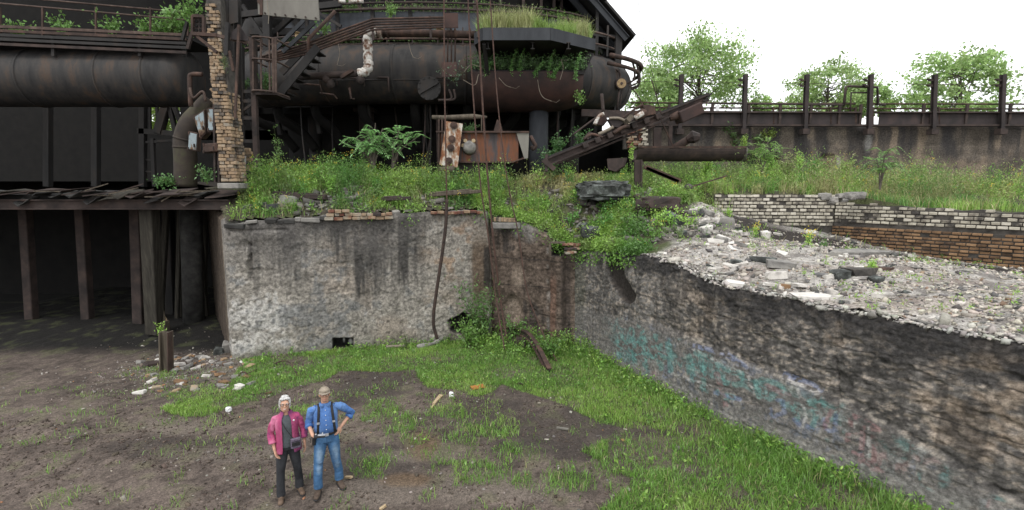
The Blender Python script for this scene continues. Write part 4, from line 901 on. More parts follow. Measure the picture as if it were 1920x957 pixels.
bar(t, 'post', (451, 88), (452, 300), 19.3, .2, .2, 'dark_steel'); bar(t, 'post', (473, 72), (482, 318), 19.2, .17, .17, 'rust_dark'); bar(t, 'post', (478, 78), (482, 318), 20.3, .13, .13, 'dark_steel')
for y_ in (172, 190, 222, 265): bar(t, 'rung', (452, y_), (478, y_), 19.3, .08, .12, 'dark_steel')
bar(t, 'brace', (452, 210), (474, 195), 19.3, .06, .08, 'dark_steel')
m = MB(); a_, b_ = P(472, 173, 19.1), P(518, 176, 19.1); m.box(((a_.x + b_.x) / 2, 19.7, a_.z - .05), (b_.x - a_.x, 1.2, 0.08)); m.build('landing', MAT['rust_dark'], t)
for y_ in (71, 112, 171):
    q0, q1 = P(473, y_, 19.1), P(515, y_ + 4, 19.1); m = MB(); w = q1.x - q0.x
    m.tube(curve_pts([q0 + Vector((0, 1.1, 0)), q0, q0 + Vector((w * .5, -.08, 0)), q0 + Vector((w, 0.1, -.04)), q0 + Vector((w + .05, 1.1, -.04))], 6), .035, 6); m.build('hoop', MAT['rust_rail'], t, True)
for x_ in (475, 490, 506, 513, 517): bar(t, 'cage_bar', (x_ - 1, 71), (x_, 174), 19.08, .05 if x_ < 510 else .09, .04, 'rust_rail')

t = thing('roof_truss', 'dark steel beams crossing in the gloom behind the stair and the grey panel', 'beams', tuple(P(520, 60, 24)))
rr = random.Random(77)
for (a_, b_, y_, w_) in (((440, 30), (640, 8), 24, .25), ((450, 120), (560, 20), 24.5, .2), ((470, 60), (640, 62), 25, .3), ((500, -10), (505, 190), 24, .3), ((560, 0), (556, 120), 25, .25), ((610, 10), (604, 100), 25.5, .2), ((460, 150), (570, 150), 24.5, .22), ((520, 10), (600, 90), 25, .15), ((455, 10), (500, 80), 24, .15), ((590, 20), (640, 50), 24, .12)):
    bar(t, 'beam', a_, b_, y_, w_, w_, 'dark_steel')
m = MB(); m.tube(curve_pts([P(468, 90, 26), P(490, 45, 26), P(540, 38, 26), P(590, 50, 26)], 6), .6, 16); m.build('duct', MAT['dark_steel'], t, True)
t = thing('sheet_panel', 'large dull grey sheet metal panel hanging at the top above the stair', 'panel', tuple(P(540, 30, 19.5)))
m = MB(); m.prism([P(482, -20, 19.5), P(484, 27, 19.5), P(599, 39, 19.5), P(595, -20, 19.5)], (0, 0.06, 0)); m.build('sheet', MAT['sheet'], t)
m = MB(); m.prism([P(482, -20, 19.46), P(482, 4, 19.46), P(487, 9, 19.46), P(487, 28, 19.46), P(492, 28, 19.46), P(492, -20, 19.46)], (0, 0.035, 0)); m.build('flange', MAT['rust'], t)
m = MB(); m.tube(curve_pts([P(500, -10, 19.4), P(502, 15, 19.4), P(504, 30, 19.4), P(503, 45, 19.4)], 4), .012, 5); m.build('wire', MAT['twig'], t)
for k in range(6): m = MB(); q = P(497 + 19 * k, 25 + 1.9 * k, 19.48); m.tube([q, q + Vector((0, -.03, 0))], .035, 6); m.build('bolt', MAT['rust_dark'], t)

# steel column, brackets and plates beside the brick pillar
t = thing('steel_column', 'black steel column with flaking side plates right of the narrow upper brickwork', 'column', tuple(P(430, 300, 16.6)))
m = MB(); m.ibeam(P(429, -25, 16.8), P(436, 330, 16.8), 0.5, 0.5, 0.05, (0, 1, 0)); m.build('shaft', MAT['dark_steel'], t)
for x0, x1, y0, y1 in ((414, 428, -20, 108), (428, 446, -20, 46)):
    m = MB(); m.prism([P(x0, y0, 16.45), P(x0 + 1, y1, 16.45), P(x1, y1 - 4, 16.45), P(x1 - 1, y0, 16.45)], (0, .04, 0)); m.build('side_plate', MAT['dark_steel'], t)
t = thing('bracket_beam', 'rusty horizontal bracket with a diagonal brace and triangular gusset across the pillar', 'bracket', tuple(P(420, 70, 15.2)))
bar(t, 'beam', (361, 64), (408, 67), 15.2, .12, .09, 'rust'); bar(t, 'beam', (406, 67), (462, 80), 15.22, .12, .09, 'rust_rail'); bar(t, 'brace', (370, 68), (407, 99), 15.2, .08, .08, 'rust')
m = MB(); m.prism([P(433, 62, 15.1), P(448, 47, 15.1), P(464, 70, 15.1), P(466, 77, 15.1), P(433, 74, 15.1)], (0, .05, 0)); m.build('gusset', MAT['girder'], t)
bar(t, 'post', (427, 43), (425, 105), 15.05, .1, .1, 'dark_steel'); bar(t, 'drop_rod', (448, 47), (441, 222), 15.0, .06, .06, 'rust'); bar(t, 'lug', (430, 96), (438, 134), 15.05, .07, .06, 'rust')
t = thing('switch_panel', 'rusty framed panel with rows of dark holes left of the narrow brickwork', 'panel', tuple(P(372, 62, 15.3)))
m = MB(); m.prism([P(361, 30, 15.35), P(361, 63, 15.35), P(382, 64, 15.35), P(382, 31, 15.35)], (0, .12, 0)); m.build('board', MAT['rust_dark'], t)
for a_, b_ in (((361, 30), (361, 63)), ((382, 31), (382, 64)), ((361, 30), (382, 31)), ((361, 63), (382, 64))): bar(t, 'frame_bar', a_, b_, 15.3, .06, .08, 'rust')
for i in range(2):
    for j in range(3): m = MB(); q = P(368.5 + 7.5 * i, 40 + 8.5 * j, 15.34); m.tube([q, q + Vector((0, -.02, 0))], .04, 10); m.build('socket', MAT['soot_shade'], t)

# bricks: a shared, slightly chipped brick mesh per size
_bm = {}
def brick_mesh(w, d, h, seed=0):
    k = (round(w, 3), round(d, 3), round(h, 3), seed)
    if k not in _bm:
        r = random.Random(hash(k)); m = MB(); c = min(h, w, d) * .12; vs = []; 
        m.box((0, 0, 0), (w, d, h)); me = m.mesh('brick'); bm = bmesh.new(); bm.from_mesh(me)
        bmesh.ops.bevel(bm, geom=list(bm.edges), offset=c, segments=1, affect='EDGES')
        for v in bm.verts: v.co += Vector((r.uniform(-1, 1), r.uniform(-1, 1), r.uniform(-1, 1))) * c * .55
        bm.to_mesh(me); bm.free(); _bm[k] = me
    return _bm[k]
def put_brick(parent, mat, pos, w, d, h, rot=(0, 0, 0), name='brick'):
    me = brick_mesh(w, d, h, random.randrange(3))
    key = (me.name, mat.name)
    if not me.materials: me.materials.append(mat)
    elif me.materials[0] != mat:
        k2 = me.name + mat.name
        if k2 not in _bm: q = me.copy(); q.materials[0] = mat; _bm[k2] = q
        me = _bm[k2]
    o = link(bpy.data.objects.new(name, me)); o.parent = parent
    o.location = Vector(pos) - root_loc(parent); o.rotation_euler = rot
    return o
PY = 15.15
t = thing('brick_pillar', 'tall ragged pillar of yellow firebrick standing on the corner of the wall', 'pillar', tuple(P(428, 343, PY)))
pb, pt = P(428, 341, PY), P(428, 112, PY); ch = 0.099; nrow = int((pt.z - pb.z) / ch); x0 = P(412, 341, PY).x
m = MB(); m.box(((x0 + .22), PY + .32, (pb.z + pt.z) / 2 - .06), (0.36, 0.46, pt.z - pb.z - .12)); m.build('mortar_core', MAT['mortar'], t)
for r in range(nrow):
    z = pb.z + (r + .5) * ch; f = r / nrow; wd = 0.47 - 0.02 * f - (0.07 if f > .75 else 0) ; lean = 0.02 - .05 * f
    ws = [0.155] * 3 if r % 2 else [0.235, 0.235]
    x = x0 + lean + random.uniform(-.012, .012)
    for i, w in enumerate(ws):
        if f > .93 and i > 1: continue
        w2 = w * wd / 0.47 * (1.0 if i < len(ws) - 1 else random.uniform(.75, 1.15))
        put_brick(t, MAT['brick_yellow'], (x + w2 / 2, PY + .1 + random.uniform(-.035, .02), z), round(w2 - .012, 2), .2, ch - .012, (random.uniform(-.03, .03), random.uniform(-.03, .03), random.uniform(-.05, .05)))
        x += w2
    for yy in (PY + .33, PY + .5):
        put_brick(t, MAT['brick_yellow'], (x0 + lean + wd - .06 + random.uniform(-.02, .03), yy, z), .14, .16, ch - .012, (0, 0, random.uniform(-.06, .06)))
        put_brick(t, MAT['brick_yellow'], (x0 + lean + .06, yy, z), .12, .16, ch - .012, (0, 0, random.uniform(-.04, .04)))
t = thing('brick_pier', 'narrow strip of yellow brickwork rising above the pillar beside the black column', 'brickwork', tuple(P(402, 200, 16.1)))
pb, pt = P(402, 206, 16.1), P(402, 5, 16.1); xa = P(391, 100, 16.1).x; nrow = int((pt.z - pb.z) / .1)
m = MB(); m.box((xa + .2, 16.35, (pb.z + pt.z) / 2), (0.44, 0.3, pt.z - pb.z + .6)); m.build('mortar_core', MAT['mortar'], t)
for r in range(nrow):
    z = pb.z + (r + .5) * .1; x = xa - .02
    for w in ((.2, .2) if r % 2 else (.11, .2, .1)):
        if random.random() < .88: put_brick(t, MAT['brick_yellow'], (x + w / 2, 16.18 + random.uniform(-.02, .02), z), w - .014, .12, .087)
        x += w
# herringbone-set side of the pillar head
for r in range(15):
    q = P(397 + (r % 3) * 6, 112 + 6.5 * r, 15.6); put_brick(t, MAT['brick_yellow'], (q.x, 15.7, q.z), .2, .1, .07, (0, .75, .2))
m = MB(); m.box(P(428, 349, 15.2) + Vector((.02, .3, 0)), (.62, .75, .16)); o = m.build('concrete_pad', MAT['concrete'], None, bevel=.02); tag(o, 'grey concrete pad under the yellow brick pillar', 'slab')
t = thing('brick_stub', 'low yellow brick stub with a grey pot behind the tall pillar', 'brickwork', tuple(P(458, 310, 17.4)))
for r in range(7):
    for i in range(2): q = P(458, 318, 17.4); put_brick(t, MAT['brick_yellow'], (q.x - .1 + .2 * i + .05 * (r % 2), 17.5, q.z + .11 * r), .19, .12, .1)
m = MB(); q = P(451, 322, 17.0); m.tube([q, q + Vector((0, 0, .5))], [.16, .2], 12); m.build('pot', MAT['concrete'], t, True)

# ------------------------------------------------------------------ left: big pipe, walkway, elbow, cabinets
t = thing('large_pipe', 'big black horizontal pipe below the overgrown side walkway', 'pipe', (-15, 19, 8.9))
zc = P(300, 148, 19).z; xr = P(366, 148, 19).x
m = MB(); m.tube([(-30, 19, zc), (-25, 19, zc), (-20, 19, zc), (xr - .5, 19, zc), (xr - .15, 19, zc), (xr, 19, zc)], [.98, .98, .98, .98, .9, .65], 30); m.build('pipe_body', MAT['pipe_steel'], t, True)
for x_ in (-24, -20.5, -17, -14.3, -12.7): m = MB(); m.tube([(x_, 19, zc), (x_ + .06, 19, zc)], 1.005, 30); m.build('seam_band', MAT['pipe_steel'], t, True)
t = thing('side_walkway', 'dark side walkway with thin rails and green plants above the big black pipe', 'walkway', (-14, 18.2, 10.2))
zf_ = P(300, 68, 18).z; xe = P(352, 68, 18).x
m = MB(); m.box(((-30 + xe) / 2, 18.9, zf_ - .04), (xe + 30, 1.8, .07)); m.build('floor_plate', MAT['dark_steel'], t)
for k, (y_, mt_) in enumerate(((62, 'rust_rail'), (70, 'rust'), (78, 'dark_steel'), (86, 'dark_steel'), (95, 'rust_dark'))):
    a_, b_ = P(262, y_, 18), P(350, y_ + 4, 18); a_ = a_ + (a_ - b_) * 4.5; m = MB(); m.bar(a_, b_, .07, .09); m.build('edge_bar', MAT[mt_], t)
for y_ in (16, 30):
    a_, b_ = P(262, y_, 18), P(352, y_ + 8, 18); a_ = a_ + (a_ - b_) * 4.5; m = MB(); m.tube([a_, b_], .028, 6); m.build('rail', MAT['rust_rail'], t, True)
for x_ in (-60, 0, 80, 180, 282, 352):
    bar(t, 'rail_post', (x_, 14), (x_, 68), 18, .05, .05, 'rust')
for x_ in (262, 345, 100): bar(t, 'hanger', (x_, 66), (x_ + 1, 106), 18.1, .1, .1, 'dark_steel')
bar(t, 'brace', (354, 30), (342, 76), 17.2, .09, .09, 'dark_steel'); bar(t, 'brace', (366, 42), (352, 92), 17.2, .09, .09, 'rust_dark')
t = thing('elbow_pipe', 'mossy dark elbow pipe rising from the deck and bending right beside the cabinets', 'pipe', tuple(P(346, 342, 16.6)))
pts = curve_pts([P(348, 350, 16.6), P(348, 300, 16.6), P(347, 265, 16.6), P(356, 236, 16.6), P(374, 215, 16.7), P(396, 192, 16.9)], 8)
EL = M('mossy_pipe', [(0.3, (0.025, 0.021, 0.019)), (0.5, (0.045, 0.035, 0.028)), (0.62, (0.055, 0.052, 0.03)), (0.75, (0.11, 0.055, 0.04))], 1.6, .8, 0, .3, 20)
m = MB(); m.tube(pts, .33, 20); m.build('pipe_body', EL, t, True)
for i in (13, 17): m = MB(); d_ = (pts[i + 1] - pts[i]).normalized() * .03; m.tube([pts[i] - d_, pts[i] + d_], .345, 20); m.build('weld_band', EL, t, True)
m = MB(); m.tube(curve_pts([P(379, 140, 16.2), P(360, 140, 16.2), P(356, 150, 16.2), P(358, 200, 16.2)], 6), .07, 8); m.build('vent_pipe', MAT['rust'], t, True)
m = MB(); m.tube(curve_pts([P(356, 165, 16), P(363, 184, 16), P(380, 172, 16), P(386, 190, 16)], 5), .04, 6); m.build('bent_tube', MAT['rust_rail'], t, True)
def cabinet(lb, quad, y_, depth, mt, tilt=None):
    q = [P(a, b_, y_) for a, b_ in quad]; c_ = sum(q, Vector()) / 4; t_ = thing('electrical_cabinet', lb, 'cabinet', tuple(c_), 'flaking electrical boxes beside the pillar')
    m_ = MB(); m_.prism(q, (0, depth, 0)); m_.build('case', MAT['rust'], t_, bevel=.01)
    q2 = [c_ + (p - c_) * .86 + Vector((0, -.02, 0)) for p in q]; m_ = MB(); m_.prism(q2, (0, .03, 0)); m_.build('door', MAT[mt], t_, bevel=.006)
    m_ = MB(); p = c_ + (q[2] - c_) * .6; m_.box(p + Vector((0, -.04, .05)), (.03, .05, .1)); m_.build('handle', MAT['rust_dark'], t_)
    for k in (0, 1): m_ = MB(); p = c_ + (q[k] - c_) * .8; m_.box(p + Vector((0, -.03, 0)), (.03, .04, .08)); m_.build('hinge', MAT['rust'], t_)
    return t_
cabinet('upright cabinet with flaking pale blue paint against the steel channel', [(389, 203), (390, 248), (405, 247), (404, 202)], 15.3, .25, 'cabinet')
cabinet('tilted rusty cabinet hanging askew in front of the elbow pipe', [(362, 219), (376, 261), (386, 250), (383, 205)], 15.5, .28, 'cabinet')
cabinet('low small open cabinet with a blue patch left of the tilted cabinet', [(354, 246), (352, 282), (369, 284), (371, 250)], 15.7, .2, 'cabinet')
cabinet('squat rust brown box under the upright cabinet', [(380, 270), (380, 287), (407, 284), (407, 268)], 15.1, .32, 'rust')
t = thing('steel_channel', 'upright rusty steel channel along the left side of the brick pillar', 'channel', tuple(P(407, 340, 15.3)))
for x_, w in ((403, .09), (411, .11)): bar(t, 'flange', (x_ - 1, 196), (x_ + 1, 342), 15.25, .05, w, 'rust_dark')
bar(t, 'web', (406, 197), (408, 342), 15.36, .12, .03, 'dark_steel')
t = thing('left_frame', 'dark steel framing with crossed diagonal braces seen under the big black pipe', 'frame', tuple(P(290, 340, 22)))
for a_, b_, w in (((268, 190), (268, 350), .22), ((286, 260), (290, 350), .14), ((313, 196), (297, 250), .3), ((318, 200), (330, 250), .16), ((326, 198), (345, 246), .16), ((294, 196), (297, 248), .1), ((281, 196), (282, 244), .08), ((262, 268), (340, 262), .1), ((260, 246), (345, 252), .22), ((262, 300), (290, 300), .06), ((262, 322), (290, 322), .06), ((286, 268), (345, 258), .06)):
    bar(t, 'member', a_, b_, 22, w, w, 'dark_steel')
for x_ in (-150, -20, 90, 180): bar(t, 'member', (x_, 190), (x_, 350), 22, .24, .24, 'dark_steel')

# ------------------------------------------------------------------ deck over the dark bay on the left, its props
t = thing('deck', 'ragged decaying deck edge of tin and boards over the dark bay', 'deck', (-12, 16, 4.8))
m = MB(); m.box((-20.0, 20.0, 4.72), (22.6, 8.6, .14)); m.build('deck_slab', MAT['soot_shade'], t)
m = MB(); m.ibeam((-31, 15.75, 4.5), (-8.5, 15.45, 4.5), .2, .3); m.build('edge_beam', MAT['rust_dark'], t)
rr = random.Random(5)
x = -17.0
while x < -8.9:
    w = rr.uniform(.35, .9); z = 4.86 + rr.uniform(-.04, .05); dn = rr.uniform(.06, .3)
    m = MB(); y0 = 15.3 + rr.uniform(-.2, .1); k = rr.uniform(-.08, .08)
    m.prism([(x, y0, z - dn), (x + w * .4, y0 - .06, z - dn - rr.uniform(-.08, .12)), (x + w, y0, z - dn + .1), (x + w + .05, y0 + .9, z + .05 + k), (x, y0 + .9, z + .06)], (0, 0, .025))
    m.build('roofing_sheet', MAT[rr.choice(['timber_dark', 'concrete_dark', 'dark_steel', 'rust_dark'])], t); x += w * .82
for k in range(16):
    x = -8.7 - rr.random() * 3.4 if k < 10 else -12 - 4 * rr.random(); y0 = 15.15 + rr.uniform(-.2, .2); a = rr.uniform(-.4, .9)
    m = MB(); p = Vector((x, y0, 4.84 + rr.uniform(-.12, .06))); m.bar(p, p + Vector((math.cos(a) * .8, .35, math.sin(a) * .3)), .1, .03); m.build('board', MAT[rr.choice(['timber', 'timber', 'rust_dark'])], t)
m = MB(); m.bar(P(303, 378, 15.2), P(338, 357, 15.3), .07, .03); m.build('board', MAT['timber'], t)
m = MB(); m.box((-20.3, 24.0, 2.2), (23, .3, 5.3)); o = m.build('bay_wall', MAT['soot_shade'], None); tag(o, 'black back wall of the bay under the deck', 'wall')
def prop(nm, lb, a, b, r, mt, cat='post', square=True, grp='props under the decaying deck', tilt=0.0):
    t_ = thing(nm, lb, cat, tuple(a), grp); m_ = MB()
    if square: m_.bar(a, b, r * 2, r * 2, (0, 1, 0))
    else: m_.tube([a, a.lerp(b, .5), b], [r, r * .97, r], 14)
    m_.build('shaft', MAT[mt], t_, not square, bevel=.02 if square else 0)
    m_ = MB(); m_.box(b + Vector((0, 0, .05)), (r * 2.6, r * 2.6, .1)); m_.build('head_plate', MAT['rust_dark'], t_)
    return t_
a = G(291, 625, .25); prop('timber_post', 'grey weathered timber post holding the deck at the left', a, P(279, 372, a.y - .4), .2, 'timber_dark')
a = G(364, 603, .3); prop('concrete_column', 'round grey concrete column in the dark bay', a, P(356, 368, a.y), .34, 'concrete_dark', 'column', False)
a = G(322, 590, .3); prop('timber_post', 'thin black timber post standing between the grey post and the concrete column', a, P(314, 368, a.y), .15, 'dark_steel')
a = G(263, 606, .3); prop('steel_post', 'rust brown steel post at the left edge of the bay', a, P(256, 368, a.y), .17, 'rust_dark')
for px_ in (60, 165, -60): a = G(px_, 600, .3); prop('timber_post', ['dark timber post far left under the deck', 'dark timber post second from the left under the deck', 'dark timber post outermost under the deck'][(60, 165, -60).index(px_)], a, P(px_ - 14, 368, a.y), .15, 'rust_dark')
for k, (px_, top_, lean_) in enumerate(((332, 368, 6), (342, 372, -4), (383, 380, 3), (300, 368, 14), (388, 400, -16))):
    a = G(px_, 598 - 4 * (k % 3), .3); prop('timber_post', ['thin dark prop left of the concrete column, nearest to it', 'thin dark prop leaning towards the concrete column', 'thin dark prop between the concrete column and the pale wall', 'thin dark prop just right of the grey timber post', 'leaning dark plank against the side of the pale wall'][k], a, P(px_ + lean_, top_, a.y), .07 + .02 * (k % 2), 'timber_dark')
a = G(312, 697); t = thing('stub_post', 'short square steel post standing alone in front of the dark bay', 'post', tuple(a))
m = MB(); b = P(311, 622, a.y); 
m.bar(a - Vector((0, 0, .1)) + Vector((-.11, 0, 0)), b + Vector((-.11, 0, 0)), .03, .24, (0, 1, 0)); m.bar(a - Vector((0, 0, .1)) + Vector((.11, 0, 0)), b + Vector((.11, 0, 0)), .03, .24, (0, 1, 0)); m.bar(a - Vector((0, 0, .1)), b, .19, .03, (0, 1, 0)); m.build('shaft', MAT['timber'], t)
m = MB(); m.bar(a + Vector((.13, -.04, 0)), b + Vector((.13, -.04, 0)), .02, .2, (0, 1, 0)); m.build('rust_face', MAT['rust'], t)
a = G(306, 632, .1); t = thing('splintered_stump', 'broken timber stump with pale splintered top behind the stub post', 'stump', tuple(a))
m = MB(); m.bar(a, a + Vector((.02, 0, .55)), .32, .3, (0, 1, 0)); m.build('trunk', MAT['timber'], t, bevel=.03)
for k in range(6):
    m = MB(); q = a + Vector((-.12 + .05 * k, .04 * (k % 2), .45)); m.tube([q, q + Vector((rr.uniform(-.25, .2), 0, rr.uniform(.25, .55)))], [.06, .008], 5); m.build('splinter', MAT['timber_pale' if k % 2 else 'timber'], t)

# ------------------------------------------------------------------ masonry courses along the top of the pale wall
t = thing('coping', 'broken courses of red, buff and grey brick along the top of the pale wall', 'brickwork', (-4, 16, 4.1))
def wl_pt(px_, off=0.0):
    u = (px_ - 437) / (915 - 437); a = Vector((*W_A, 0)).lerp(Vector((*W_B, 0)), u); return a + Vector((.275, -.96, 0)) * off
for row in range(3):
    x = 606 + 3 * row
    while x < (725 - 8 * row if row < 2 else 640):
        w = random.choice([9, 12, 14, 16]); a = wl_pt(x + w / 2, .06 + random.uniform(-.04, .05)); wd = (wl_pt(x + w) - wl_pt(x)).length
        put_brick(t, MAT['brick_mixed'], (a.x, a.y, 4.09 + .105 * row + random.uniform(-.01, .01)), round(wd - .012, 2), .24, .092, (random.uniform(-.04, .04), random.uniform(-.03, .03), .277 + random.uniform(-.06, .06))); x += w
for x in list(range(806, 905, 13)):
    a = wl_pt(x, .05); put_brick(t, MAT['brick_mixed'], (a.x, a.y, 4.22 + random.uniform(-.02, .02)), .2, .2, .09, (0, random.uniform(-.06, .06), .28))
x = 440
while x < 600:
    w = random.choice([10, 14, 19, 26, 33]); a = wl_pt(x + w / 2, random.uniform(-.12, .04))
    if random.random() < .72: put_brick(t, MAT['concrete_dark' if random.random() < .4 else 'concrete'], (a.x, a.y, 3.95 + .0008 * (x - 440) + random.uniform(-.06, .06)), round(w * .0158, 2), .3, random.choice([.08, .12, .17]), (random.uniform(-.12, .12), random.uniform(-.14, .14), .28 + random.uniform(-.2, .2)), 'coping_stone')
    x += w
for x, z in ((735, 4.25), (758, 4.28), (838, 4.34)):
    a = wl_pt(x, -.2); put_brick(t, MAT['concrete'], (a.x, a.y, z), .2, .2, .07, (random.uniform(-.3, .3), random.uniform(-.3, .3), random.random()), 'coping_stone')
t = thing('brick_course', 'short row of yellow bricks on edge at the top of the brown corner', 'brickwork', (-.3, 16.9, 4.0))
for k in range(9):
    q = P(928 + 4.6 * k, 411.5 + .2 * k, 16.55); put_brick(t, MAT['brick_yellow'], q, .075, .2, .13)
m = MB(); q = P(948, 423, 16.6); m.box(q, (.95, .3, .2)); m.build('lintel', MAT['concrete'], t, bevel=.02)
t = thing('opening_frame', 'rotten frame and broken courses round the small square wall opening', 'frame', tuple(P(1045, 468, 15.7)))
for a_, b_ in (((1032, 455), (1060, 455)), ((1031, 456), (1031, 482))): bar(t, 'frame_bar', a_, b_, 15.62, .07, .06, 'timber')
for k in range(11):
    q = P(1064 + 6 * (k % 4) + rr.uniform(-2, 2), 459 + 7 * (k // 4) + rr.uniform(-1, 1), 15.45); put_brick(t, MAT['brick_mixed'], q, .2, .2, .07, (rr.uniform(-.2, .2), rr.uniform(-.2, .2), rr.uniform(-.6, .2)), 'broken_tile')
# beams and ledges lying on the slope
for i, (a_, b_, y_, w, mt, lb) in enumerate([((512, 366), (612, 370), 16.15, .16, 'rust_dark', 'dark beam lying along the weedy slope above the brick courses'), ((806, 366), (902, 359), 16.9, .12, 'timber', 'grey split board lying in the weeds behind the cables'),
                                   ((455, 396), (520, 388), 15.45, .2, 'stone_dark', 'dark lump of masonry at the top left of the pale wall'), ((716, 374), (770, 372), 16.3, .12, 'rust_dark', 'short dark rail half buried in the weedy slope')]):
    m = MB(); p0, p1 = P(*a_, y_), P(*b_, y_); m.bar(p0, p1, w * 1.4, w); m.bar(p0 + Vector((.05, -.06, w * .55)), p1 + Vector((-.3, -.02, w * .5)), w * .6, w * .5)
    o = m.build(['fallen_beam', 'split_board', 'masonry_lump', 'fallen_rail'][i], MAT[mt], None, bevel=.02); tag(o, lb, ['beam', 'board', 'masonry', 'rail'][i])

# ------------------------------------------------------------------ ladle box, channel, cables
t = thing('ladle_box', 'large streaky rusted steel box standing in the weeds under the ring pipe', 'skip', tuple(P(905, 305, 19.4)))
FL, FR = P(821, 250, 19.0), P(972, 250, 19.0); bz = P(880, 303, 19.0).z; tz = FL.z; dp = 1.3
m = MB(); m.prism([(FL.x, 19, tz), (FR.x, 19, tz), (FR.x, 19, bz), (FL.x, 19, bz)], (0, .05, 0)); m.build('front_plate', MAT['box_rust'], t)
m = MB(); m.prism([(FL.x, 19 + dp, tz), (FR.x, 19 + dp, tz), (FR.x, 19 + dp, bz), (FL.x, 19 + dp, bz)], (0, .05, 0)); m.build('back_plate', MAT['box_rust'], t)
m = MB(); m.box((FL.x + .02, 19 + dp / 2 + .025, (tz + bz) / 2), (.05, dp - .06, tz - bz - .01)); m.build('end_plate', MAT['box_rust'], t)
m = MB(); m.box(((FL.x + FR.x) / 2, 19 + dp / 2 + .02, bz + .06), (FR.x - FL.x - .1, dp - .08, .06)); m.build('floor_plate', MAT['rust_dark'], t)
e0, e1, e2, e3 = P(968, 249, 18.9), P(992, 249, 18.9), P(990, 297, 18.9), P(983, 298, 18.9)
m = MB(); m.prism([e0, e1, e2, e3], (0, .05, 0)); m.build('end_gusset', MAT['sheet'], t)
m = MB(); m.box((e1.x - .1, 19 + dp / 2, (tz + bz) / 2 + .05), (.06, dp, (tz - bz) * .9)); m.build('end_plate', MAT['rust_dark'], t)
m = MB(); m.bar((FL.x - .05, 18.93, tz + .04), (e1.x, 18.93, tz + .03), .16, .06); m.build('top_rim', MAT['rust'], t)
m = MB(); m.bar((FL.x - .03, 18.95, bz - .03), (P(960, 300, 19).x, 18.95, bz - .03), .14, .05); m.bar((P(960, 300, 19).x, 18.95, bz - .03), (e3.x, 18.95, bz + .12), .14, .05); m.build('bottom_rim', MAT['rust'], t)
for x_ in (823, 829): bar(t, 'end_post', (x_, 224), (x_, 303), 18.93, .06, .1, 'rust')
for x_ in (904, 906): bar(t, 'upright', (x_, 221), (x_, 249), 19.2, .08, .06, 'timber')
m = MB(); m.prism([P(925, 248, 19.1), P(932, 224, 19.1), P(938, 228, 19.1), P(943, 248, 19.1)], (0, .06, 0)); m.build('fin', MAT['rust'], t)
m = MB(); m.tube(curve_pts([P(995, 256, 19.2), P(1000, 266, 19.1), P(1004, 274, 19.1), P(999, 280, 19.1), P(996, 274, 19.1)], 5), .07, 8); m.build('hook', MAT['rust'], t, True)
q = P(880, 276, 18.95)
m = MB(); m.tube([q + Vector((0, .05, -.02)), q + Vector((.0, -.16, 0))], [.27, .2], 16); m.ell(q + Vector((0, -.16, 0)), (.2, .1, .2)); m.build('bearing_cap', MAT['concrete'], t, True)
for dx, dz in ((-.14, .22), (.16, .22), (-.22, .05)): m = MB(); m.tube([q + Vector((dx, .05, dz)), q + Vector((dx, -.1, dz))], .07, 8); m.build('bolt', MAT['timber_pale'], t)
m = MB(); m.box(((FL.x + FR.x) / 2, 19.6, bz - .32), (2.0, .8, .5)); m.build('plinth', MAT['mortar'], t)
p0, p1 = P(810, 220, 19.3), P(888, 219, 19.3)
m = MB(); m.tube([p0, p0.lerp(p1, .3) + Vector((0, 0, -.03)), p1, P(913, 220, 19.4)], [.07, .09, .1, .04], 8); o = m.build('driftwood_log', MAT['timber'], None, True); tag(o, 'weathered grey log resting across the top of the rusty box', 'log')
t = thing('steel_channel', 'leaning channel beam with flaking white paint propped on the rusty box', 'beam', tuple(P(838, 318, 18.7)))
a, b = P(841, 312, 18.65), P(852, 230, 18.65); d = (b - a).normalized(); s = Vector((d.z, 0, -d.x))
m = MB(); m.prism([a - s * .2, a + s * .2, b + s * .17, b - s * .17], (0, .06, 0)); m.build('web', MAT['beam_paint'], t)
for sg in (-1, 1): m = MB(); m.bar(a + s * .2 * sg, b + s * .17 * sg, .05, .26, s); m.build('flange', MAT['beam_paint'], t)
for f in (.12, .42, .62, .93):
    q = a.lerp(b, f); m = MB(); m.tube([q + Vector((0, .02, 0)), q + Vector((0, -.09, 0))], .13, 14); m.tube([q + Vector((0, -.08, 0)), q + Vector((0, -.12, 0))], .06, 10); m.build('boss', MAT['rust'], t)
m = MB(); q = P(838, 318, 18.65); m.tube([q + Vector((-.25, .1, -.02)), q + Vector((.25, -.1, 0))], .13, 12); m.build('foot_roller', MAT['timber'], t, True)

def cable(lb, pts, y_, r, mt):
    p = [P(a_, b_, y_ + k) for a_, b_, k in pts]
    o = MB().tube(curve_pts(p, 8), r, 7).build('cable', MAT[mt], None, True); tag(o, lb, 'cable', 'rusty wire ropes hanging down in front of the wall')
cable('leftmost hanging wire rope, its lower half thick and dark against the pale wall', [(832, -60, 0), (833.5, 150, 0), (836, 300, 0), (838, 380, 0)], 15.3, .022, 'cable')
p = [P(a_, b_, 15.3) for a_, b_ in [(838, 374), (836, 420), (830, 470), (821, 530), (814, 580), (813, 610), (820, 636)]]
o = MB().tube(curve_pts(p, 8), [.05] * 49, 8).build('cable', MAT['cable_dark'], None, True); tag(o, 'thick dark frayed rope end curving down to the grass across the pale wall', 'cable', 'rusty wire ropes hanging down in front of the wall')
cable('hanging wire rope second from the left that reaches the grass by the rail', [(875, -60, 0), (884, 130, 0), (899, 330, 0), (915, 440, 0), (930, 560, -.2), (946, 655, -1.2)], 15.9, .023, 'cable')
cable('hanging wire rope third from the left, bright rust red', [(891, -60, 0), (905, 200, 0), (916, 350, 0), (925, 450, 0), (938, 560, 0), (951, 640, -.6)], 15.95, .03, 'cable')
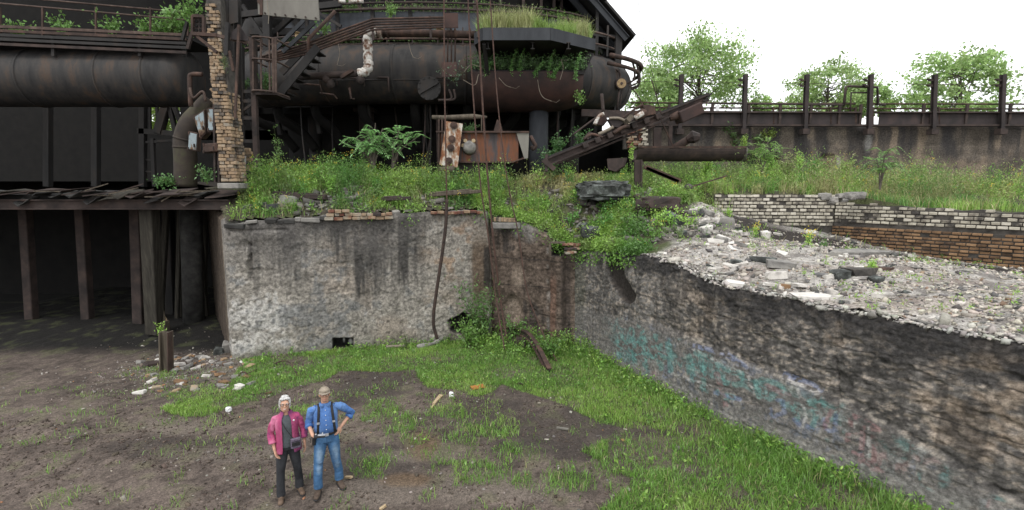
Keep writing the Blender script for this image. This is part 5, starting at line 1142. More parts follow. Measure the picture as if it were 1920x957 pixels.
cable('rightmost hanging wire rope fading down the brown corner wall to the grass', [(915, -60, 0), (932, 180, 0), (950, 330, 0), (972, 440, -.2), (988, 545, -.5), (1018, 625, -1), (1045, 680, -2)], 16.1, .02, 'cable')
for (a_, b_, c_, y_) in (((1168, -40), (1185, 60), (1210, 160), 27), ((1192, -40), (1206, 70), (1232, 170), 27.3)):
    o = MB().tube(curve_pts([P(*a_, y_), P(*b_, y_), P(*c_, y_)], 8), .012, 5).build('wire', MAT['cable_dark'], None); tag(o, 'thin slack wire crossing the white sky, %s' % ('nearer the roof edge' if y_ == 27 else 'further from the roof edge'), 'wire', 'thin wires against the sky')

# ------------------------------------------------------------------ fallen boom and machinery
t = thing('fallen_boom', 'long rusty rail boom slanting up to the right with a red end box', 'boom', tuple(P(1030, 305, 18.4)))
a, b = P(1028, 303, 18.2), P(1328, 184, 19.4)
m = MB(); m.ibeam(a, b, .22, .26, .04); m.build('rail', MAT['rust_dark'], t)
m = MB(); m.bar(a + Vector((0, 0, .16)), b + Vector((0, 0, .16)), .1, .06); m.build('rail_head', MAT['dark_steel'], t)
c0, c1 = P(1270, 222, 19.1), P(1312, 203, 19.3)
m = MB(); m.bar(c0, c1, .5, .42); m.build('end_box', MAT['red_steel'], t, bevel=.03)
m = MB(); m.tube([P(1256, 222, 19.1), P(1272, 216, 19.1)], [.12, .16], 10); m.build('end_roller', MAT['rust'], t, True)
for k, (a_, b_) in enumerate([((1040, 309), (1245, 219)), ((1062, 303), (1262, 222)), ((1100, 288), (1200, 246))]):
    m = MB(); m.bar(P(*a_, 18.6 + .1 * k), P(*b_, 19 + .1 * k), .05, .06); m.build('tie_rod', MAT['rust_dark'], t)
for k in range(7):
    q = a.lerp(b, .22 + .075 * k); m = MB(); m.box(q + Vector((0, -.16, .05)), (.2, .12, .2), Matrix.Rotation(-.4, 3, 'Y')); m.build('bracket', MAT['rust_dark'], t, bevel=.02)
for k in range(4): q = P(1315 + 4 * k, 196 - 5 * k, 19.3); m = MB(); m.bar(q, q + Vector((.14, 0, .1)), .08, .06); m.build('chain_link', MAT['dark_steel'], t)
m = MB(); m.bar(P(1018, 300, 18.1), P(1040, 318, 18.1), .12, .16); m.bar(P(1025, 290, 18.2), P(1024, 322, 18.1), .1, .1); m.build('foot_clevis', MAT['rust_dark'], t)
t = thing('wrecked_machine', 'heap of wrecked rusty machinery lying on the slanting boom', 'machinery', tuple(P(1170, 260, 18.8)))
def poly(nm, pts_, y_, th, mt):
    m_ = MB(); m_.prism([P(a_, b_, y_) for a_, b_ in pts_], (0, th, 0)); return m_.build(nm, MAT[mt], t, bevel=.01)
poly('cover_plate', [(1113, 234), (1118, 222), (1134, 214), (1140, 226), (1132, 236)], 18.7, .3, 'red_steel')
poly('cover_plate', [(1140, 224), (1152, 221), (1172, 228), (1160, 240), (1148, 238)], 18.5, .25, 'girder')
poly('motor_frame', [(1204, 198), (1216, 196), (1228, 200), (1230, 214), (1212, 218)], 18.8, .4, 'rust')
m = MB(); m.tube([P(1196, 217, 18.6), P(1216, 208, 19.2)], .17, 14); m.build('motor', MAT['rust'], t, True)
m = MB(); m.tube([P(1190, 222, 18.5), P(1206, 212, 18.5)], .09, 10); m.build('lagged_arm', MAT['white_lag'], t, True)
for pts_, r_, mt in (([(1115, 234), (1122, 220), (1132, 213)], .07, 'white_lag'), ([(1142, 222), (1160, 222), (1175, 228)], .05, 'twig'), ([(1122, 252), (1140, 244), (1150, 238)], .06, 'twig'), ([(1073, 254), (1105, 230), (1122, 218)], .035, 'rust_dark'), ([(1168, 222), (1190, 205), (1206, 196)], .04, 'rust'),
                     ([(1094, 262), (1110, 252), (1130, 258)], .05, 'rust'), ([(1128, 176), (1131, 210)], .06, 'rust_dark'), ([(1180, 160), (1196, 180), (1208, 204)], .02, 'cable_dark'), ([(1222, 150), (1232, 185), (1240, 215)], .02, 'cable_dark'), ([(1150, 250), (1166, 240), (1180, 236)], .07, 'rust')):
    m = MB(); m.tube(curve_pts([P(a_, b_, 18.45) for a_, b_ in pts_], 5), r_, 7); m.build('bent_pipe', MAT[mt], t, True)
for k in range(16):
    q = P(rr.uniform(1100, 1215), 0, 18.6); f = (q.x - P(1100, 0, 18.6).x) / (P(1215, 0, 18.6).x - P(1100, 0, 18.6).x); yy = 264 - 50 * f + rr.uniform(-9, 8); q = P(1100 + 115 * f, yy, 18.55 + rr.uniform(-.1, .3))
    m = MB(); m.box(q, (rr.uniform(.1, .35), rr.uniform(.1, .3), rr.uniform(.06, .2)), Matrix.Rotation(rr.uniform(-.9, .5), 3, 'Y') @ Matrix.Rotation(rr.random(), 3, 'Z')); m.build('scrap_piece', MAT[rr.choice(['rust', 'rust_dark', 'timber', 'girder'])], t, bevel=.012)
o = MB().bar(P(1090, 212, 23), P(1190, 216, 23), .25, .3).build('lintel_beam', MAT['rust_dark'], None); tag(o, 'dark horizontal beam below the right end of the ring pipe', 'beam')
t = thing('brick_stub', 'broken white and grey brick pier behind the slanting boom', 'brickwork', tuple(P(1200, 275, 21)))
for r in range(13):
    for i in range(4):
        if r > 9 and i in (0, 1): continue
        q = P(1175 + 9 * i + (r % 2) * 3 + (13 - r) * .4, 276 - 4.6 * r, 21); put_brick(t, MAT['brick_white' if i == 3 else 'brick_mixed'], q + Vector((rr.uniform(-.03, .03), rr.uniform(-.06, .06), 0)), .19, .2, .09, (0, 0, rr.uniform(-.1, .1)))
m = MB(); q = P(1188, 250, 21.25); m.box(q, (.8, .3, 1.3)); m.build('mortar_core', MAT['mortar'], t)
t = thing('half_pipe', 'long dark half round trough lying level in the weeds', 'trough', tuple(P(1300, 300, 20.5)))
n = 14; x0, x1 = P(1190, 290, 20.5).x, P(1388, 290, 20.5).x; zc = P(1300, 279, 20.5).z; vs = []; R_ = .5
for i, (x_, e) in enumerate(((x0, 0), (x1, 0))):
    for r_ in (R_, R_ - .04):
        for k in range(n + 1):
            a_ = math.pi * (1.02 + .96 * k / n); vs.append((x_ + e, 20.5 + r_ * math.cos(a_), zc + r_ * math.sin(a_)))
N1 = n + 1; fs = []
for k in range(n):
    fs += [(k, k + 1, 2 * N1 + k + 1, 2 * N1 + k), (N1 + k + 1, N1 + k, 3 * N1 + k, 3 * N1 + k + 1), (k, N1 + k, N1 + k + 1, k + 1), (2 * N1 + k, 2 * N1 + k + 1, 3 * N1 + k + 1, 3 * N1 + k)]
for k in (0, n): fs.append((k, 2 * N1 + k, 3 * N1 + k, N1 + k))
m = MB(); m.add(vs, fs); m.build('trough_shell', MAT['rust_dark'], t)
m = MB(); m.tube([(x1 - .02, 20.5, zc - .01), (x1 + .0, 20.5, zc - .01)], .01, 5); 
pl = [Vector((x1 + .22 * (1 - abs(math.cos(a_))) + .02, 20.5 + .5 * math.cos(a_), zc + .5 * math.sin(a_))) for a_ in [math.pi + math.pi * k / 12 for k in range(13)]]
m = MB(); m.prism(pl, (.03, 0, 0)); m.build('end_disc', MAT['sheet'], t)
m = MB(); m.bar((x0, 20.02, zc + .02), (x1, 20.02, zc + .02), .06, .07); m.build('lip', MAT['rust'], t)
t = thing('broken_pipe', 'broken rusty pipe end pointing up behind the long trough', 'pipe', tuple(P(1270, 275, 21.5)))
m = MB(); m.tube([P(1258, 282, 21.5), P(1296, 259, 21.4)], .17, 10); m.build('shaft', MAT['rust'], t, True)
m = MB(); m.tube([P(1290, 262, 21.3), P(1300, 257, 21.2), P(1312, 257, 21.15)], [.16, .27, .14], 8); m.build('flared_end', MAT['rust_dark'], t)
for i, (a_, b_, y_, w, lb, nm, cat) in enumerate([((1196, 300), (1196, 352), 18.0, .24, 'short leaning rusty steel post behind the dark boulder', 'steel_post', 'post'), ((1208, 314), (1272, 341), 18.3, .16, 'rusty angle bar lying slanted in the weeds right of the short post', 'angle_bar', 'bar'),
                                      ((1292, 352), (1363, 330), 17.6, .07, 'thin rusty rod sticking out of the slope to the right', 'rod', 'rod'), ((1258, 222), (1256, 278), 20.8, .14, 'upright red brown post behind the end of the boom', 'steel_post', 'post'), ((1232, 240), (1232, 278), 21, .3, 'rusty plate standing behind the boom beside the brick pier', 'steel_plate', 'plate'),
                                      ((1240, 226), (1262, 274), 20.6, .05, 'thin slanting rod under the boom end', 'rod', 'rod')]):
    m = MB(); p0, p1 = P(*a_, y_), P(*b_, y_); m.bar(p0, p1, w, w * .6); 
    if i in (0, 1): m.bar(p0 + Vector((w * .4, -.06, 0)), p1 + Vector((w * .4, -.06, 0)), .04, w)
    o = m.build(nm, MAT['rust' if i in (1, 2, 5) else 'rust_dark'], None); tag(o, lb, cat)
m = MB(); m.ell(P(1291, 352, 17.5), (.14, .14, .13)); o = m.build('rod_socket', MAT['mortar'], None, True); tag(o, 'dark round lump at the foot of the thin slanting rod', 'lump')
m = MB(); m.prism([P(1138, 298, 18.2), P(1172, 296, 18.2), P(1168, 312, 18.2), P(1154, 322, 18.2), P(1140, 318, 18.2)], (.1, .08, 0)); o = m.build('scoop_plate', MAT['rust_dark'], None); tag(o, 'dull brown scoop shaped plate standing in the yellow flowered weeds', 'plate')
def rock(name, c, r, mt, lb, cat='boulder', seed=0, sub=3, grp=None, flat=.0):
    bm = bmesh.new(); bmesh.ops.create_icosphere(bm, subdivisions=sub, radius=1.0)
    V = np.array([v.co[:] for v in bm.verts]); s = np.sign(V) * np.abs(V) ** .5
    s = s * (1 + .32 * fbm(V[:, 0] * 1.5 + seed, V[:, 1] * 1.5, V[:, 2] * 1.5, 3, 300 + seed) + .2 * ridged(V[:, 0] * 2.6, V[:, 1] * 2.6, V[:, 2] * 3.6 + seed, 3, 301) - .1)[:, None]
    for v, q in zip(bm.verts, s): v.co = Vector((q[0] * r[0], q[1] * r[1], q[2] * r[2])) + Vector(c)
    me = bpy.data.meshes.new(name); bm.to_mesh(me); bm.free(); o_ = place(me, name, MAT[mt]); return tag(o_, lb, cat, grp)
rock('boulder', P(1130, 357, 17.0), (.8, .5, .3), 'stone_dark', 'big grey green slag boulder in the weeds right of centre', seed=3, sub=4)
rock('boulder', P(1108, 436, 16.0), (.3, .25, .2), 'stone_dark', 'dark stone at the wall top beside the bushes', seed=8)
rock('boulder', P(1232, 382, 15.8), (.6, .3, .22), 'rust_dark', 'dark rust brown slab under the short steel post', seed=9)
m = MB(); m.tube([P(1245, 404, 15.4), P(1262, 414, 15.2), P(1284, 424, 15.1)], [.2, .22, .21], 14); o = m.build('pipe_stub', MAT['stone_dark'], None, True); tag(o, 'short dark drum lying on its side where the weeds meet the rubble', 'drum')
m = MB(); m.bar(P(1285, 398, 15.3), P(1284, 426, 15.2), .14, .2); o = m.build('bent_plate', MAT['rust_dark'], None); tag(o, 'bent brown plate upright beside the short dark drum', 'plate')

# ------------------------------------------------------------------ white brick wall behind the rubble
def brickwall(name, lb, a, b, z0, z1f, bw, bh, mt, thick=.3, rows=None, dep=.14, soldier=False):
    a, b = Vector((*a, 0)), Vector((*b, 0)); d = (b - a); L = d.length; d.normalize(); nrm = Vector((d.y, -d.x, 0)); ang = math.atan2(d.y, d.x)
    t_ = thing(name, lb, 'wall', tuple(a + Vector((0, 0, z0))))
    nr = rows or int((max(z1f(0), z1f(L)) - z0) / bh)
    m_ = MB(); pc = [];  K = 12
    for k in range(K + 1): pc.append(a + d * (L * k / K) - nrm * .045 + Vector((0, 0, min(z0 + nr * bh, z1f(L * k / K)) - .03)))
    m_.prism([a - nrm * .045 + Vector((0, 0, z0 - .9))] + pc + [b - nrm * .045 + Vector((0, 0, z0 - .9))], -nrm * thick); m_.build('mortar_core', MAT['mortar'], t_)
    cnt = 0
    for r in range(nr):
        s = -bw * .5 * (r % 2); hh = bh
        while s < L:
            w = bw * (1 + random.uniform(-.08, .08)); s0, s1 = max(s, 0), min(s + w, L); s += w
            if s1 - s0 < .06: continue
            z = z0 + (r + .5) * bh
            if z + bh * .4 > z1f((s0 + s1) / 2): continue
            p = a + d * ((s0 + s1) / 2) + nrm * random.uniform(-.03, .03) - nrm * (dep / 2); cnt += 1
            if cnt > 296 or random.random() < .03: continue
            put_brick(t_, MAT[mt], (p.x, p.y, z), round(s1 - s0 - .022, 2), dep, bh - .034, (random.uniform(-.03, .03), random.uniform(-.02, .02), ang + random.uniform(-.03, .03)))
    return t_
brickwall('brick_wall', 'weathered white brick wall with black joints behind the white rubble', BW1, BW2, 3.72, lambda s: 4.84 - .05 * max(0, 1 - s) + .09 * math.sin(s * 5) * math.sin(s * 11.3), .21, .118, 'brick_white')
n_ = Vector((BW3[0] - BW2[0], BW3[1] - BW2[1], 0))
brickwall('brick_wall', 'white brick wall angled towards the right above yellow brown brick', BW2, BW3, 3.86, lambda s: 4.52 - .035 * s + .1 * max(0, 1 - s * 2) + .08 * math.sin(s * 7), .22, .112, 'brick_white')
d_ = n_.normalized(); nr_ = Vector((d_.y, -d_.x, 0)) * .12
brickwall('brick_wall', 'low yellow brown brick base below the angled white brick wall', (BW2[0] + nr_.x, BW2[1] + nr_.y), (BW3[0] + nr_.x, BW3[1] + nr_.y), 2.86, lambda s: 3.81, .22, .1, 'brick_brown', .4)
for k in range(9):
    q = P(1548 + 8 * k + rr.uniform(-3, 3), 372 + rr.uniform(-6, 6), 16.3); rock('stone', q, (rr.uniform(.1, .22), .13, rr.uniform(.07, .14)), 'concrete', '%s broken grey block on top of the angled brick wall' % ['leftmost', 'second', 'third', 'fourth', 'middle', 'sixth', 'seventh', 'eighth', 'rightmost'][k], 'stone', k, 2, 'broken blocks on the angled brick wall')

# ------------------------------------------------------------------ viaduct wall, girder, railing and posts
VY = 30.0
def vx(px_): return P(px_, 230, VY).x
VX0, VX1 = P(1182, 230, VY).x, P(2100, 230, VY).x
ztop = P(1400, 237, VY).z
def disp_v(S, Z, px, py, pos): return .05 * fbm(S * .6, Z * .6, 0, 4, 401) + .03 * fbm(S * 3, Z * 3, 0, 4, 402) - .5 * sstep(1.1, .7, np.hypot((px - 1425) / 38, (py - 302) / 16) + .25 * fbm(S, Z, 0, 3, 5)) - .35 * sstep(1.1, .8, np.hypot((px - 1552) / 12, (py - 294) / 4)) + .12 * (np.abs(pos[:, 0] - vx(1397)) < .5) + .12 * (np.abs(pos[:, 0] - vx(1512)) < .5)
def paint_v(S, Z, px, py, pos, dt):
    n1 = fbm(S * .5, Z * .5, 0, 4, 411); n2 = fbm(S * 2, Z * 2, 0, 4, 412); st = fbm(S * 2.5, Z * .25, 0, 4, 413)
    c = np.tile(np.array([.125, .105, .086]), (len(S), 1)) * (1 + .4 * n1 + .4 * n2 + .25 * fbm(S * .3, Z * 6, 0, 3, 414))[:, None]
    c = mixc(c, (.24, .185, .135), .6 * sstep(.05, .3, n1 + .5 * n2))
    c = mixc(c, (.045, .042, .042), .85 * sstep(0.02, .3, st + .25 * n1) * sstep(2.6, .6, dt))
    for x_ in (1270, 1330, 1393, 1450, 1505, 1540, 1600, 1625, 1700, 1780): c = mixc(c, (.04, .037, .037), .85 * sstep(16, 6, np.abs(px - x_ + 8 * n2)) * sstep(2.8, 1.2, dt))
    c = mixc(c, (.11, .066, .05), .6 * sstep(1.1, .6, np.hypot((px - 1560) / 40, (py - 322) / 28) + .3 * n2))
    c = mixc(c, (.42, .41, .39), .6 * sstep(4, 1, np.hypot((px - 1572), (py - 306) * .3 ) + 4 * n2) + .4 * sstep(8, 2, np.hypot(px - 1628, (py - 268) * .3) + 5 * n2))
    return mixc(c, (.03, .027, .025), sstep(1.1, .8, np.hypot((px - 1425) / 38, (py - 302) / 16) + .25 * fbm(S, Z, 0, 3, 5)))
wall('concrete_wall', [(VX0, VY), (VX1, VY)], lambda x, y: ztop + 0 * x, disp_v, paint_v, 'long stained brown concrete wall under the maroon girder in the distance', .07, 1.2)
t = thing('girder_parapet', 'long maroon steel girder with a pipe railing on top of the distant wall', 'girder', (VX0, VY, ztop))
gz0, gz1 = P(1400, 236, VY).z, P(1400, 213, VY).z
xs = [1182, 1250, 1330, 1397, 1455, 1512, 1565, 1604, 1640, 1720, 1800, 1880, 1960]
for i, (a_, b_) in enumerate(zip(xs[:-1], xs[1:])):
    if a_ == 1604: continue
    m = MB(); m.box(((vx(a_) + vx(b_)) / 2, VY - .3, (gz0 + gz1) / 2), (vx(b_) - vx(a_) - .02, .05, gz1 - gz0)); m.build('web_plate', MAT['girder'], t)
    m = MB(); m.box((vx(b_), VY - .36, (gz0 + gz1) / 2 + .2), (.14, .12, gz1 - gz0 + .5)); m.build('stiffener', MAT['rust_dark'], t)
for z_, h_ in ((gz0 - .03, .1), (gz1, .08)):
    for a_, b_ in ((VX0, vx(1604)), (vx(1636), VX1)):
        if h_ == .1: a_, b_ = (VX0, vx(1620)) if a_ == VX0 else (vx(1620), VX1)
        m = MB(); m.box(((a_ + b_) / 2, VY - .34, z_), (b_ - a_, .34, h_)); m.build('flange', MAT['rust_dark'], t)
for y_ in (193, 202, 209):
    m = MB(); m.tube([P(1182, y_, VY - .2), P(1604, y_ + 2, VY - .2)], .05, 6); m.build('rail', MAT['rust'], t, True); m = MB(); m.tube([P(1636, y_ + 2, VY - .2), P(2050, y_ + 3, VY - .2)], .05, 6); m.build('rail', MAT['rust'], t, True)
for px_ in (1333, 1450, 1557, 1604, 1636, 1760, 1880): bar(t, 'rail_post', (px_, 201), (px_, 236), VY - .28, .09, .09, 'rust')
for k, px_ in enumerate((1277, 1397, 1512, 1632, 1752, 1880)):
    lb = ['maroon steel post nearest the big tree with a small arm near its top', 'maroon steel post standing in the gap between the two trees', 'maroon steel post in front of the smaller tree', 'maroon steel post beside the square pipe loop', 'maroon steel post past the square pipe loop', 'outermost maroon steel post on the right'][k]
    a_, b_ = P(px_ - 3, 244, VY - .55), P(px_ + 1, 140, VY - .55); t = thing('steel_post', lb, 'post', tuple(a_), 'posts along the distant girder')
    m = MB(); m.ibeam(a_, b_, .2, .24, .04, (0, 1, 0)); m.build('shaft', MAT['girder'], t)
    for dz in (.32, .62): m = MB(); m.box(b_ + Vector((-.2, 0, -dz)), (.24, .1, .08)); m.box(b_ + Vector((-.32, 0, -dz + .06)), (.16, .14, .07)); m.build('insulator_arm', MAT['rust_dark'], t)
    m = MB(); m.box(a_ + Vector((0, 0, -.1)), (.4, .4, .3)); m.build('base', MAT['rust_dark'], t)
o = MB().tube([P(1182, 152, VY), P(1277, 155, VY - .6), P(1397, 156, VY - .6), P(1512, 157, VY - .6), P(1632, 158, VY - .6), P(1752, 159, VY - .6), P(1990, 160, VY - .6)], .014, 5).build('wire', MAT['cable_dark'], None); tag(o, 'thin level wire strung between the maroon posts', 'wire')
t = thing('pipe_loop', 'square loop of thin dark pipe standing above the girder at the right', 'pipe', tuple(P(1620, 210, VY)))
m = MB(); m.tube([P(1582, 200, VY - .4), P(1586, 163, VY - .4), P(1592, 162, VY - .4), P(1645, 164, VY - .4), P(1646, 196, VY - .4), P(1660, 197, VY - .4)], .075, 7); m.build('pipe', MAT['rust_dark'], t, True)
m = MB(); m.tube([P(1594, 212, VY - .3), P(1596, 174, VY - .3), P(1632, 174, VY - .3)], .05, 6); m.build('pipe', MAT['rust_dark'], t, True)
m = MB(); m.tube([P(1330, 194, VY - .4), P(1582, 197, VY - .4)], .05, 6); m.build('pipe', MAT['rust_dark'], t, True)
m = MB(); m.box(P(1345, 203, VY - .35), (.18, .04, .28)); o = m.build('notice_board', MAT['white'], None); tag(o, 'small blank white board on the distant railing', 'sign')

# ------------------------------------------------------------------ plants
GREEN, LIME, DEEP, OLIVE, STRAW, YEL = (.17, .33, .06), (.26, .42, .085), (.08, .20, .04), (.2, .28, .08), (.44, .37, .2), (.65, .5, .06)
def sample(xr, yr, n, dens, zfun):
    x = RNG.uniform(*xr, n); y = RNG.uniform(*yr, n)
    k = RNG.random(n) < dens(x, y)
    x, y = x[k], y[k]
    return np.stack([x, y, zfun(x, y)], 1)
def weed_leaves(L, base, h, cols, nl=12, ln=.1, wd=.035, spread=.22, up=.5, jit=.35, flower=0.0, stem=True, fl_col=YEL):
    n = len(base)
    if n == 0: return L
    t = RNG.uniform(.12, 1, (n, nl)); lean = RNG.normal(0, .16, (n, 1, 2))
    p = np.repeat(base[:, None], nl, 1).copy()
    p[..., 2] += h[:, None] * t; p[..., :2] += lean * (h[:, None] * t)[..., None] + RNG.normal(0, 1, (n, nl, 2)) * (spread * (h[:, None] * (1.05 - .7 * t)))[..., None] * .5
    d = rdir(n * nl, up); s = rdir(n * nl)
    c = np.repeat(cols, nl, 0) * (1 + jit * RNG.uniform(-1, 1, (n * nl, 1)))
    l = ln * RNG.uniform(.6, 1.3, n * nl)
    L.add(p.reshape(-1, 3), d, s, l, l * wd / ln, np.clip(c, .01, .8))
    if stem:
        d2 = np.concatenate([lean[:, 0], np.ones((n, 1))], 1); L.add(base, d2, rdir(n), h * 1.0, .012 + 0 * h, cols * .8, 0)
    if flower:
        k = RNG.random(n) < flower; m = int(k.sum())
        if m:
            q = np.repeat((base[k] + np.concatenate([lean[k, 0] * h[k, None], h[k, None]], 1))[:, None], 7, 1) + RNG.normal(0, .05, (m, 7, 3))
            L.add(q.reshape(-1, 3), rdir(m * 7, .8), rdir(m * 7), .04, .034, tint(fl_col, m * 7), 0)
    return L

# grass and clover of the pit floor
b = sample((-12, 9.5), (6.2, 17.0), 480000, grass_density, pit_z)
b = b[~((b[:, 1] > 14.55 + .285 * (b[:, 0] + 8.26)) & (b[:, 0] < -.8))]
pxw, pyw = PIX(b); n1 = fbm(b[:, 0] * .7, b[:, 1] * .7, 0, 3, 501); n2 = fbm(b[:, 0] * 3, b[:, 1] * 3, 0, 3, 502)
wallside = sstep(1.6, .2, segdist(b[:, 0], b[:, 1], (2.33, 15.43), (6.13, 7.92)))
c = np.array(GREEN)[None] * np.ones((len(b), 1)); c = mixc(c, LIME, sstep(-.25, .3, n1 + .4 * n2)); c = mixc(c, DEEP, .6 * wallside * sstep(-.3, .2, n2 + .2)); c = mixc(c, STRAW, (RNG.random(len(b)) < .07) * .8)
c = np.clip(c * (1 + .3 * RNG.uniform(-1, 1, (len(b), 1))), .01, .6)
h = .058 * RNG.uniform(.5, 1.7, len(b)) * (1 + .6 * n2) * (1 + 1.3 * wallside) * np.where(pyw > 770, 1.5, 1.0)
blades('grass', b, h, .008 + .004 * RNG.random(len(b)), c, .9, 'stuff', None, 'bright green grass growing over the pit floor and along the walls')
L = Leaves()
wf = lambda x, y: .9 * sstep(.9, .15, np.minimum(segdist(x, y, (2.33, 15.2), (6.13, 7.8)), segdist(x, y, (6.13, 7.8), (7.9, 5.0))) + .5 * fbm(x * 1.2, y * 1.2, 0, 3, 510)) + .95 * sstep(1.5, .5, np.hypot((x - .7) * .7, (y - 15.6) * 1.3) * .8 + .4 * fbm(x * 2, y * 2, 0, 3, 511)) + .35 * sstep(.5, .1, segdist(x, y, (-7, 14.85), (-1, 16.5)) + .3 * fbm(x * 2, y * 2, 0, 2, 512)) + .06 * grass_density(x, y)
b = sample((-7.5, 8), (5, 16.9), 15000, wf, pit_z)
sd = (b[:, 0] - 2.33) * (7.92 - 15.43) - (b[:, 1] - 15.43) * (6.13 - 2.33)
b = b[(b[:, 1] < 14.5 + .285 * (b[:, 0] + 8.26)) | (b[:, 0] > -.8)]
near = np.hypot((b[:, 0] - .6) * .8, b[:, 1] - 15.5) < 1.6
h = np.where(near, RNG.uniform(.2, .65, len(b)), RNG.uniform(.1, .32, len(b)))
weed_leaves(L, b, h, np.where((RNG.random(len(b)) < .6)[:, None], tint(GREEN, len(b)), tint(LIME, len(b))), 10, .075, .034, .5, .4)
o = L.build('wall_foot_weeds'); tag(o, 'leafy green weeds along the foot of the walls and in the corner', None, None, 'stuff')

# weeds of the terrace
tz = lambda x, y: terrace_z(x, y)
inpit = lambda x, y: inpoly(x, y, PIT)
rubd = lambda x, y: sstep(0.1, 0.8, x - np.interp(y, [2, 8, 11, 13, 14.5, 16, 17.5], [6, 5.2, 4.2, 3.7, 4.3, 5.2, 6.3]) + .8 * fbm(x * .8, y * .8, 0, 4, 95)) * (behind_brick(x, y) <= .1) * (y < 17.6)
def dens_t(x, y):
    d = np.where(inpit(x, y), 0, 1.0) * (1 - .97 * rubd(x, y))
    d *= np.clip(.7 + 1.7 * fbm(x * 1.5, y * 1.5, 0, 3, 520), .06, 1)
    d *= np.where((y > 19.6) & (x < 2.2), .25, 1) * np.where(y > 24, .5, 1)
    return d
def region_cols(b):
    n1 = fbm(b[:, 0] * 1.1, b[:, 1] * 1.1, 0, 3, 530); n2 = fbm(b[:, 0] * 2.7, b[:, 1] * 2.7, 0, 3, 531)
    c = np.array(GREEN)[None] * np.ones((len(b), 1)); c = mixc(c, LIME, sstep(-.1, .3, n1)); c = mixc(c, OLIVE, sstep(.05, .3, n2)); c = mixc(c, DEEP, sstep(.1, .35, -n1) * .8)
    px, py = PIX(b); dry = np.maximum(sstep(1, .4, np.hypot((px - 1040) / 100, (py - 345) / 40) + .5 * n2), .7 * sstep(1250, 1500, px) * (b[:, 1] > 17) * sstep(0, .25, n2 + .1))
    return mixc(c, STRAW, dry * .75), dry
L = Leaves()
b = sample((-8.3, 3.4), (14.9, 20.5), 13500, dens_t, tz); c, dry = region_cols(b); e = b[:, 1] - (14.6 + .285 * (b[:, 0] + 8.26))
h = np.where(e > 1.0, RNG.uniform(.3, 1.0, len(b)) * (1.0 + .9 * fbm(b[:, 0] * .9, b[:, 1] * .9, 2, 3, 533)), RNG.uniform(.12, .42, len(b))) * np.where(b[:, 0] > 1.5, .6, 1) * np.where((b[:, 1] > 18.3) & (b[:, 0] > -3), .5, 1)
weed_leaves(L, b, h, c * (1 + .25 * RNG.uniform(-1, 1, (len(b), 1))), 13, .085, .026, .42, .6, .35, .035)
b = sample((1.5, 7), (13.5, 19.5), 6500, lambda x, y: dens_t(x, y) * np.clip(.35 + 2.2 * fbm(x * 1.9, y * 1.9, 5, 3, 561), .02, 1), tz); c, dry = region_cols(b)
weed_leaves(L, b, RNG.uniform(.1, .45, len(b)) * (1 + 1.1 * fbm(b[:, 0] * 1.2, b[:, 1] * 1.2, 2, 3, 534)), c * (1 + .25 * RNG.uniform(-1, 1, (len(b), 1))), 14, .085, .036, .6, .4, .35, .04)
# weeds spilling over the tops of the walls
for pl, zt_, nn in (([W_A, W_B], top_left, 520), ([(-.74, 17.05), (1.05, 16.2), (1.8, 15.85), (2.05, 15.75)], top_mid, 420), ([(1.98, 15.72), (2.33, 15.43), (3.3, 13.2)], top_right, 420)):
    seg = [(Vector(a), Vector(b)) for a, b in zip(pl[:-1], pl[1:])]; ln = [(b - a).length for a, b in seg]; pts = []
    for _ in range(nn):
        i = random.choices(range(len(seg)), ln)[0]; a, b = seg[i]; d = (b - a).normalized(); nrm = Vector((d.y, -d.x)); p = a.lerp(b, random.random()) - nrm * random.uniform(-.06, .5); pts.append((p.x, p.y))
    pts = np.array(pts); keep_ = RNG.random(len(pts)) < np.clip(.35 + 1.6 * fbm(pts[:, 0] * 1.2, pts[:, 1] * 1.2, 3, 3, 521) + (.5 if zt_ is not top_left else 0), 0, 1); pts = pts[keep_]
    b = np.concatenate([pts, zt_(pts[:, 0], pts[:, 1])[:, None] + .02], 1); c, dry = region_cols(b); weed_leaves(L, b, RNG.uniform(.12, .45, len(b)), c, 12, .085, .034, .9, .1)
    k = RNG.random(len(b)) < .35; q = np.repeat(b[k], 9, 0); q[:, 2] -= RNG.uniform(0, .35, len(q)); nv_ = np.array([.3, -.95, 0]) if zt_ is not top_right else np.array([-.9, -.43, 0]); q += nv_ * .1 + RNG.normal(0, .07, q.shape); L.add(q, rdir(len(q), -.4), rdir(len(q)), .09, .045, tint(GREEN, len(q)))
o = L.build('terrace_weeds'); tag(o, 'yellow flowered green weeds covering the terrace above the walls', None, None, 'stuff')
L = Leaves()
b = sample((4, 22), (17.2, 29.5), 11000, lambda x, y: dens_t(x, y) * (behind_brick(x, y) > .2), tz); c, dry = region_cols(b)
weed_leaves(L, b, RNG.uniform(.3, 1.1, len(b)) * (1 + 1.2 * fbm(b[:, 0] * .7, b[:, 1] * .7, 4, 3, 535)) * np.where(behind_brick(b[:, 0], b[:, 1]) < 1.2, .55, 1), c * (1 + .3 * RNG.uniform(-1, 1, (len(b), 1))), 14, .11, .024, .35, .9, .3, .03)
b = sample((4.2, 14), (5, 17.5), 5000, lambda x, y: np.where(inpit(x, y), 0, .22) * (behind_brick(x, y) < -.1) * sstep(.0, .25, fbm(x * 1.3, y * 1.3, 0, 3, 540)), tz)
weed_leaves(L, b, RNG.uniform(.05, .2, len(b)), tint(LIME, len(b)), 9, .06, .02, .8, .5)
o = L.build('meadow_weeds'); tag(o, 'tall pale green weeds and dry stalks behind the white brick wall', None, None, 'stuff')
